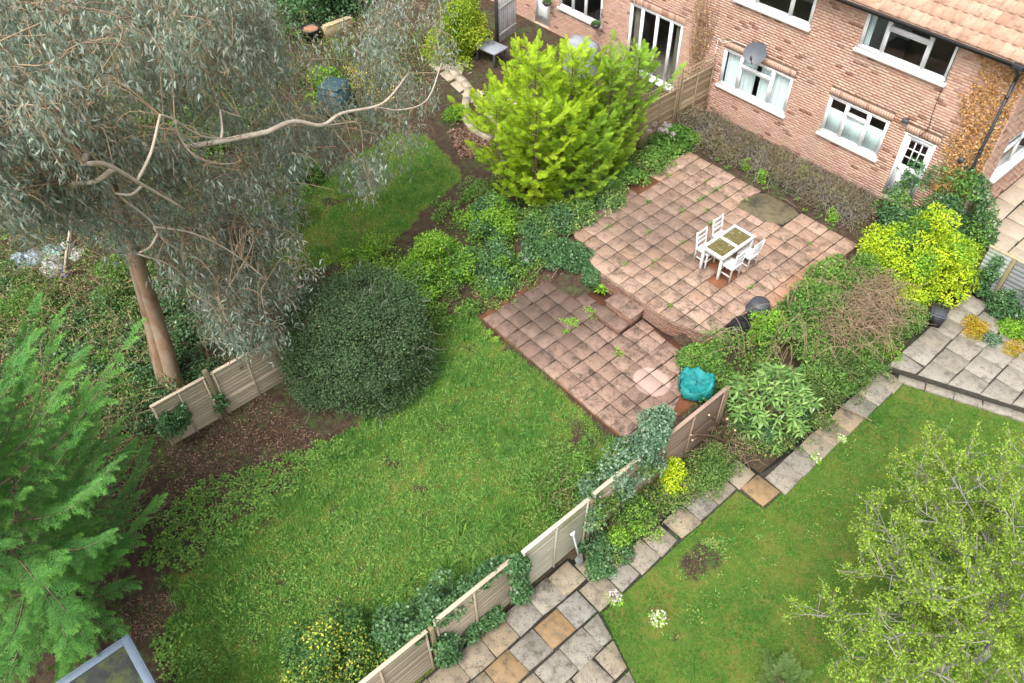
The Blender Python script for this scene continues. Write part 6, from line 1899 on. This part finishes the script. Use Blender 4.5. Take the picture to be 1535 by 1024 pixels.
dome('left_edge_bush', 'dark green bush at the far side of the undergrowth above the blue box', 'bush', -25, 150, 1.5, 1.5, 2.2, 34, .45, 6000, m_ivy, .10, .07, nst=10)
dome('neighbour_bush', 'grey-green bush under the eucalyptus beside the sunlit lawn edge', 'bush', 420, 335, .9, .9, .9, 24, .27, 4200, m_bramble, .06, .04, nst=16)
dome('neighbour_bush', 'olive-green bush below the long eucalyptus limb', 'bush', 330, 200, 1.6, 1.6, 1.4, 34, .4, 6500, m_bramble, .08, .05, nst=24)

# --- tangled woodland floor left of the rear fence
thicket_px = [(-60,395),(60,400),(150,395),(250,420),(235,520),(248,590),(225,660),(235,740),(200,830),(60,700),(-60,640)]
pol = np.array(pxpoly(thicket_px, -.5))
lo, hi = pol.min(0), pol.max(0)
def sample_in(pol, n):
    lo, hi = pol.min(0), pol.max(0); out = []
    while sum(len(o) for o in out) < n:
        q = lo + (hi-lo)*rng.random((n*2,2)); out.append(q[inpoly(q[:,0], q[:,1], pol)])
    return np.vstack(out)[:n]
def thicket(name, label, pol, nst, nlv, hmax, mat_l, mat_s, L, W, cat='brambles'):
    pol = np.array(pol); c = pol.mean(0); o = np.array([c[0], c[1], gz1(*c)])
    t = thing(name, label, cat, tuple(o))
    mb = MB()
    B = sample_in(pol, nst); ends = []
    for q in B:
        p = np.array([q[0], q[1], gz1(*q)]); h = hmax*(.3+.7*rng.random()); d = unit(np.array([rng.normal(), rng.normal(), 0]))*(.5+.9*rng.random())*min(1, hmax/.75)
        pts = smooth_path([p, p+d*.3+np.array([0,0,h*.85]), p+d*.7+np.array([0,0,h])+rng.normal(size=3)*.05, p+d*1.15+np.array([0,0,h*.45])],3)
        pts[:,2] = np.maximum(pts[:,2], ground_z(pts[:,0], pts[:,1])+.01)
        rr = .006+.008*rng.random()
        mb.tube(pts-o, np.linspace(rr,.004,len(pts)), 3, cap=False); ends.append(pts)
    mb.build('stem', mat_s, t)
    E = np.vstack(ends); k = rng.integers(0, len(E), nlv)
    pos = E[k] + rng.normal(size=(nlv,3))*.09; pos[:,2] = np.maximum(pos[:,2], ground_z(pos[:,0], pos[:,1])+.02)
    leaf_mesh('foliage', mat_l, pos-o, rand_dirs(nlv,.1), rand_dirs(nlv,.9), L*(.6+.8*rng.random(nlv)), W*(.6+.8*rng.random(nlv)), rng.random(nlv), t)
    return t
thicket('bramble_thicket', 'wide tangle of brambles and weeds between the eucalyptus and the feathery conifer', pol, 620, 19000, .7, m_bramble, m_drytwig, .06, .04)
thicket('ivy_patch', 'dark ivy patches under the bramble stems near the rear fence', pxpoly([(60,480),(160,520),(240,600),(225,660),(150,640),(60,560)],-.5), 60, 7000, .4, m_ivy, m_twig, .065, .05, 'ivy')
thicket('dead_thicket', 'brown dead stems around the dumped plastic bags', pxpoly([(-60,360),(120,345),(150,400),(120,440),(-60,470)], -.5), 200, 2600, .6, m_bramble, m_twig, .05, .03)
thicket('ivy_ground', 'dark ivy and weeds round the base of the brown double trunk', pxpoly([(235,430),(330,450),(400,500),(330,545),(245,600),(215,640),(180,560),(215,500)], -.5), 90, 13000, .45, m_ivy, m_twig, .065, .05, 'ivy')
thicket('neighbour_undergrowth', 'grey-brown undergrowth beneath the eucalyptus by the neighbour\'s lawn', pxpoly([(-60,60),(380,40),(480,60),(520,120),(470,200),(430,260),(400,330),(330,420),(200,380),(-60,340)], -.5), 380, 22000, 1.2, m_woods, m_drytwig, .09, .06)
thicket('green_undergrowth', 'loose green undergrowth below the thin eucalyptus twigs near the compost bin', pxpoly([(500,60),(640,40),(650,110),(590,190),(520,200),(480,180)], -.4), 170, 7000, .7, m_bramble, m_twig, .06, .04)
tw_ = thing('bare_sapling', 'thin bare brown sapling standing over the dumped bags', 'sapling', tuple(GP(97,412)))
o_ = np.array(tw_.location); mb = MB(); mb.tube(smooth_path([o_,P(100,380,z=.4),P(106,340,z=1.3),P(109,300,z=2.2)],4)-o_, np.linspace(.05,.03,13), 7)
mb.tube(smooth_path([P(107,331,z=1.5),P(130,330,z=1.55),P(152,328,z=1.6)],3)-o_, np.linspace(.032,.02,7), 6); mb.build('stem', m_limb, tw_)

# --- creeper on the house wall
cr = thing('dried_creeper', 'dried orange-brown creeper on the bricks around the black downpipe', 'creeper', (1.6,-.03,-.1))
n = 3600
xx = rng.uniform(.75, 2.13, n); zz = rng.uniform(.9, 4.62, n)
edge = .95 + .55*np.clip((2.6-zz)/1.7,0,1)*0 + .12*np.sin(zz*5) + .25*np.clip((4.0-zz)/3,0,1)
ok = (xx > edge) & (rng.random(n) < np.clip((xx-edge)*2.2+.25,0,1)) & ~((xx > 1.85) & (xx < 1.97) & (rng.random(n) < .8))
xx, zz = xx[ok], zz[ok]; n = len(xx)
leaf_mesh('leaf', m_dryleaf, np.c_[xx-1.6, -.03-.05*rng.random(n)+.03, zz+.1], np.c_[rng.normal(size=n)*.7, -.2-.3*rng.random(n), -.6+rng.normal(size=n)*.6], np.c_[rng.normal(size=n)*.4, -np.ones(n), .3+rng.normal(size=n)*.3], .045+.04*rng.random(n), .03+.025*rng.random(n), rng.random(n), cr)
mb = MB()
for i in range(46):
    x = rng.uniform(1.15,2.1); z = rng.uniform(.2,1.5); pts = [np.array([x-1.6,.0,z])]
    for q in range(6): pts.append(pts[-1]+np.array([rng.normal()*.10,0,.25+.25*rng.random()]))
    pts = np.array(pts); pts[:,2] = np.minimum(pts[:,2], 4.7); pts[:,0] = np.clip(pts[:,0], -.75, .53)
    mb.tube(pts, np.linspace(.009,.004,7), 4, cap=False)
for i in range(14):     # climber up the party-wall corner
    pass
mb.build('stem', m_drytwig, cr)
nc = thing('corner_climber', 'bare brown climber on the corner between the two houses', 'creeper', (-6.95,-.02,-.1))
mb = MB(); lv = []
for i in range(34):
    pts = [np.array([rng.normal()*.12,.0,.3+rng.random()*1.2])]
    for q in range(7): pts.append(pts[-1]+np.array([rng.normal()*.09,0,.2+.25*rng.random()]))
    pts = np.array(pts); pts[:,2] = np.minimum(pts[:,2], 3.6); mb.tube(pts, np.linspace(.009,.003,8), 4, cap=False); lv.append(pts)
mb.build('stem', m_twig, nc); lv = np.vstack(lv); k = rng.integers(0,len(lv),500)
leaf_mesh('leaf', m_dryleaf, lv[k]+rng.normal(size=(500,3))*np.array([.08,.01,.08])-np.array([0,.03,0]), rand_dirs(500), np.tile([0,-1,.3],(500,1)), .05, .03, rng.random(500), nc)

# --- lawns: grass blades, tufts, weeds, litter
def blades(name, n_m2, pol, hmin, hmax, mat, dens=None, wid=.007, jit=1.0, off=0.0):
    pol = np.array(pol); lo, hi = pol.min(0), pol.max(0)
    lo = np.maximum(lo, [-22,-22.5]); hi = np.minimum(hi, [11, 1])
    n = int(n_m2*np.prod(hi-lo)); q = lo+(hi-lo)*rng.random((n,2))
    g = at_grid(G_GRASS, q[:,0], q[:,1])
    pat = .5+.27*np.sin(q[:,0]*2.3+1.1*np.sin(q[:,1]*1.7))*np.sin(q[:,1]*2.1+.9*np.sin(q[:,0]*1.9+2))+.23*np.sin(q[:,0]*6.1+2.1*np.sin(q[:,1]*3.7))*np.sin(q[:,1]*5.3+1.7*np.sin(q[:,0]*4.1))
    keep = inpoly(q[:,0], q[:,1], pol) & (rng.random(n) < g*(.45+.55*pat))
    # leave out what lies outside the picture
    W = np.c_[q, np.full(n,-.6)]-CAM; dz = W@_fw; u = 767.5+FPX*(W@RIGHT)/dz; v = 512-FPX*(W@UP)/dz
    keep &= (u > -120) & (u < 1700) & (v > -60) & (v < 1200)
    q = q[keep]; n = len(q); pat = pat[keep]
    h = (hmin+(hmax-hmin)*rng.random(n))*(.6+.8*pat)
    a = rng.random(n)*2*PI; ln = (.3+.7*rng.random(n))*h*jit
    b = np.c_[q, ground_z(q[:,0], q[:,1])-.004]
    s = np.c_[-np.sin(a), np.cos(a), np.zeros(n)]*(wid*(.7+.6*rng.random(n)))[:,None]
    tip = b+np.c_[np.cos(a)*ln, np.sin(a)*ln, h]
    V = np.stack([b-s, b+s, tip],1).reshape(-1,3)
    lf = .5+.5*np.sin(q[:,0]*1.1+.7*np.sin(q[:,1]*.9+1))*np.sin(q[:,1]*.8+1.3*np.sin(q[:,0]*.7)); rn = np.clip(.02+.45*(1-pat)+.35*lf+.5*(rng.random(n)-.4),0,1)
    o = mesh_np(name, V, np.arange(3*n).reshape(n,3), mat, None, rn)
    return o
tag(blades('lawn_grass', 3200, POLY_LAWN, .03, .10, m_grass, wid=.0085), 'lush uneven green grass of the middle lawn', 'grass', kind='stuff')
tag(blades('lawn_grass', 1500, POLY_LAWN_N, .03, .075, m_grass, wid=.012), 'short mossy grass of the neighbour\'s shaded lawn', 'grass', kind='stuff')
tag(blades('lawn_grass', 1900, POLY_LAWN_R, .025, .07, m_grass2, wid=.009), 'short mossy grass of the lawn beside the stone path', 'grass', kind='stuff')
def tufts(name, spots, mat, label, nb=60, L=.28, w=.012):
    V = []; R_ = []
    for (x,y,s) in spots:
        z = gz1(x,y); n = int(nb*s); a = rng.random(n)*2*PI; l = L*s*(.5+.7*rng.random(n)); sp = .25+.75*rng.random(n)
        r0 = .06*s*rng.random(n)
        b = np.c_[x+np.cos(a)*r0, y+np.sin(a)*r0, np.full(n,z)]; sd = np.c_[-np.sin(a),np.cos(a),np.zeros(n)]*w*.5
        m_ = b+np.c_[np.cos(a)*l*sp*.45, np.sin(a)*l*sp*.45, l*.62]; e = b+np.c_[np.cos(a)*l*sp, np.sin(a)*l*sp, l*(.75-.45*sp)]
        V.append(np.stack([b-sd,b+sd,m_+sd,m_-sd, m_-sd,m_+sd,e,e-sd*.2],1).reshape(-1,3)); R_.append(np.repeat(rng.random(n)*.8+.15*rng.random(),2))
    V = np.vstack(V); R_ = np.concatenate(R_)
    o = mesh_np(name, V, np.arange(len(V)).reshape(-1,4), mat, None, R_)
    return tag(o, label, 'grass', kind='stuff')
sp = []
for u,v,s,k in [(690,835,1.3,26),(735,805,1.2,10),(640,900,1.0,10),(600,930,1.0,8),(560,930,.9,6),(560,870,.7,8),(480,700,.7,7),(520,655,.6,6),(690,560,.7,7),(730,560,.6,5),(850,640,.6,6),(700,600,.5,5),(640,640,.5,6),(430,860,.6,8),(330,900,.7,8),(470,780,.5,6),(300,980,.7,5),(620,760,.5,10),(760,690,.6,8),(500,900,.5,10),(690,490,.7,6),(560,740,.45,8),(850,690,.5,4)]:
    c = P(u,v,z=-.62)
    for _ in range(k): sp.append((c[0]+rng.normal()*.4, c[1]+rng.normal()*.4, s*(.6+.6*rng.random())))
lq = sample_in(np.array(POLY_LAWN), 1000)
lq = lq[at_grid(G_GRASS, lq[:,0], lq[:,1]) > .5]
sp += [(a_, b_, .25+.5*rng.random()**2) for a_, b_ in lq]
sp = [(a_,b_,c_) for a_,b_,c_ in sp if not (a_ < -4.2 and b_ < -13)]
tufts('grass_tufts', sp, m_grass, 'long coarse grass tufts in the middle lawn')
# broad-leaved weeds in the soil and lawn
thicket('ground_ivy', 'low ivy and weeds between the dark dome bush and the lower patio', pxpoly([(640,420),(780,385),(850,385),(820,412),(735,455),(690,500),(650,520),(640,470)],-.6), 60, 9000, .28, m_green, m_twig, .06, .04, 'weeds')
thicket('ground_ivy', 'ivy and bramble floor between the teal bag and the laurel', pxpoly([(1060,520),(1110,500),(1180,540),(1120,600),(1060,600)],-.4), 60, 5200, .4, m_green, m_drytwig, .06, .042, 'weeds')
thicket('ground_ivy', 'low weeds filling the border edge between laurel and stone path', [(2.55,-9.6),(3.25,-9.55),(3.36,-8.0),(3.38,-5.3),(3.0,-5.2),(2.6,-7.0)], 50, 6000, .3, m_bramble, m_drytwig, .055, .036, 'weeds')
thicket('ground_ivy', 'green undergrowth behind the dome bush along the neighbour\'s lawn', pxpoly([(420,400),(590,370),(640,420),(630,470),(500,390),(420,440)],-.5), 60, 6000, .4, m_lime, m_twig, .06, .042, 'weeds')
thicket('ground_ivy', 'leafy floor under the path-side shrubs by the ivy-covered fence', pxpoly([(900,800),(985,720),(1085,650),(1100,690),(1000,770),(900,850)],-.6), 50, 6500, .3, m_bramble, m_drytwig, .055, .035, 'weeds')
thicket('ground_ivy', 'grass and weeds at the foot of the boundary shrubs along the upper patio', pxpoly([(640,300),(760,260),(1000,190),(1040,190),(1030,235),(900,300),(840,350),(700,400)],-.3), 60, 9000, .3, m_green, m_twig, .06, .04, 'weeds')
def rosettes(name, spots, mat, label, nl=14, L=.07, W=.035):
    pos=[];ax=[];no=[]
    for (x,y,s) in spots:
        z = gz1(x,y) if y < -8.2 or x > 2 or x < -5 else max(gz1(x,y), 0.0)
        for q in range(nl):
            a = rng.random()*2*PI; pos.append((x+rng.normal()*.05*s,y+rng.normal()*.05*s,z+.01+.06*s*rng.random())); ax.append((math.cos(a),math.sin(a),.15+.3*rng.random())); no.append((rng.normal()*.2,rng.normal()*.2,1))
    n=len(pos); o = leaf_mesh(name, mat, np.array(pos), np.array(ax), np.array(no), L*(.6+.8*rng.random(n)), W*(.6+.8*rng.random(n)), rng.random(n))
    return tag(o, label, 'weeds', kind='stuff')
def spots_in(px, n, z=-.62, s=1.0):
    q = sample_in(np.array(pxpoly(px, z)), n); return [(a,b,s*(.6+.8*rng.random())) for a,b in q]
rosettes('ground_weeds', spots_in([(235,780),(300,720),(400,700),(470,660),(520,660),(440,740),(350,830),(270,860),(215,850)],420)+spots_in([(230,950),(280,930),(330,1010),(300,1040),(240,1030)],70), m_green, 'low leafy weeds spreading over the bare soil', 12, .06, .04)
rosettes('ground_weeds', spots_in([(640,560),(700,480),(740,520),(900,650),(870,730),(760,760),(620,680)],260)+spots_in([(430,800),(700,650),(740,800),(560,950),(420,950)],420)+spots_in([(300,900),(430,800),(500,870),(420,990),(330,960)],220)+spots_in([(480,690),(560,640),(640,600),(660,640),(560,720),(450,760)],200), m_green, 'broad-leaved weeds scattered through the middle lawn', 8, .055, .026)
rosettes('ground_weeds', spots_in([(990,800),(1160,770),(1300,640),(1400,620),(1300,760),(1100,900),(1000,980)],60,-.64)+spots_in([(1050,815),(1085,800),(1095,840)],24,-.64), m_grass, 'small weeds dotted over the lawn beside the stone path', 9, .06, .024)
pts_w = []
for u,v in [(1046,300),(1056,312),(1060,303),(1062,333),(1080,285),(1025,320),(970,303),(885,330),(905,325),(880,342),(912,340),(1000,262),(1062,272),(1075,290),(1022,362),(965,345),(980,395),(1120,428),(1005,460),(1213,365),(1235,330),(1245,342),(1120,300),(1195,300),(1080,240),(1095,255),(940,400),(1140,280),(1215,320)]:
    c = P(u,v,z=0.0)
    for _ in range(3): pts_w.append((-4.61+.45*round((c[0]+4.61)/.45)+rng.normal()*.02, c[1]+rng.normal()*.07, .5))
rosettes('patio_weeds', pts_w, m_green, 'small green weeds growing in the upper patio joints', 10, .05, .022)
pts_w = []
for u,v in [(846,483),(860,480),(884,468),(890,475),(858,490),(850,500),(925,530),(735,500),(745,510)]:
    c = P(u,v,z=-.5)
    for _ in range(4): pts_w.append((c[0]+rng.normal()*.07, c[1]+rng.normal()*.05, .7))
def ros_low(spots, mat, label):
    pos=[];ax=[];no=[]
    for (x,y,s) in spots:
        for q in range(11):
            a = rng.random()*2*PI; pos.append((x+rng.normal()*.05*s,y+rng.normal()*.05*s,-.495+.06*s*rng.random())); ax.append((math.cos(a),math.sin(a),.15+.3*rng.random())); no.append((rng.normal()*.2,rng.normal()*.2,1))
    n=len(pos); return tag(leaf_mesh('patio_weeds', mat, np.array(pos), np.array(ax), np.array(no), .05*(.6+.8*rng.random(n)), .025, rng.random(n)), label, 'weeds', kind='stuff')
ros_low(pts_w, m_lime, 'small green weeds growing in the lower patio joints')
# foxglove rosette by the steps
fx = P(902,437,z=-.5); t = thing('foxglove', 'broad-leaved bright green rosette growing beside the patio steps', 'plant', tuple(fx))
n = 30; a = np.arange(n)*2.4; s = np.linspace(.3,1,n)
for q in range(n):
    leaf_mesh('leaf', m_lime, np.array([[0,0,.03+.14*(1-s[q])]]), np.array([[math.cos(a[q]),math.sin(a[q]),.9-.7*s[q]]]), np.array([[0,0,1.]])+rng.normal(size=(1,3))*.15, np.array([.14+.12*s[q]]), np.array([.085]), rng.random(1), t)
# primroses
for i,(u,v,mt,lab) in enumerate([(985,930,m_wflower,'white primrose clump on the right lawn near the path bend'),(922,898,m_pflower,'pale lilac flower clump on the paving edge'),(1293,572,m_wflower,'cream primrose at the foot of the border shrubs by the terrace'),(1228,630,m_wflower,'cream primrose overhanging the path slabs beside the low ivy border'),(1222,690,m_wflower,'pale primrose tuft at the lawn edge of the path'),(1260,660,m_wflower,'tiny pale primrose on the grass next to the path slabs')]):
    b = GP(u,v); t = thing('primrose', lab, 'flowers', tuple(b)); sc = .8 if i in (4,5) else 1.0
    n = 60; a = rng.random(n)*2*PI; r_ = rng.random(n)
    leaf_mesh('leaf', m_lime, np.c_[np.cos(a)*r_*.12*sc,np.sin(a)*r_*.12*sc,.01+.04*rng.random(n)], np.c_[np.cos(a),np.sin(a),.3*np.ones(n)], np.tile([0,0,1.],(n,1)), .10*sc, .04, rng.random(n), t)
    n = 70 if i == 0 else 36; a = rng.random(n)*2*PI; r_ = np.sqrt(rng.random(n))*(.19 if i == 0 else .14)*sc
    leaf_mesh('flower', mt, np.c_[np.cos(a)*r_,np.sin(a)*r_,.07+.05*rng.random(n)], rand_dirs(n,.2), rand_dirs(n,2.0), .05*sc, .042, rng.random(n), t)
# leaf litter and twigs
def litter(name, px, n, mat, label, z=-.62, L=.05, W=.03):
    q = sample_in(np.array(pxpoly(px, z)), n); pos = np.c_[q, ground_z(q[:,0],q[:,1])+.01+.02*rng.random(n)]
    return tag(leaf_mesh(name, mat, pos, np.c_[rng.normal(size=(n,2)), rng.normal(size=n)*.2], np.c_[rng.normal(size=(n,2))*.4, np.ones(n)], L*(.5+rng.random(n)), W*(.5+rng.random(n)), rng.random(n)), label, 'litter', kind='stuff')
litter('leaf_litter', [(250,665),(400,590),(480,650),(440,720),(320,770),(245,760)], 2600, m_litter, 'brown leaf litter and bark chips on the bare soil', L=.06, W=.018)
litter('leaf_litter', [(672,200),(720,190),(745,215),(735,235),(690,240)], 1500, m_litter, 'heap of dry brown leaves in the neighbour\'s bed', -.35, .09, .06)
litter('leaf_litter', [(700,440),(815,405),(850,395),(870,410),(820,425),(735,470)], 900, m_litter, 'dry straw and leaves along the edge of the lower patio', -.55, .09, .015)
litter('leaf_litter', [(150,950),(190,900),(265,885),(272,925),(215,960)], 700, m_litter, 'dry conifer litter on the dark soil by the shed', L=.06, W=.014)
litter('leaf_litter', [(1085,675),(930,850),(900,830),(985,730)], 500, m_litter, 'fallen leaves under the path-side shrubs', -.6, .05, .03)
mb = MB()
for q in sample_in(np.array(pxpoly([(250,665),(400,595),(480,650),(430,720),(320,765),(245,755)],-.62)), 150):
    p = np.array([q[0],q[1],gz1(*q)+.015]); a = rng.random()*2*PI; l = .08+.2*rng.random(); d = np.array([math.cos(a),math.sin(a),.08*rng.normal()])*l
    mb.tube([p,p+d*.5+np.array([0,0,.01]),p+d], .003+.004*rng.random(), 4)
tag(mb.build('fallen_twigs', m_twig), 'scattered dry twigs on the bare soil before the rear fence', 'twigs', kind='stuff')
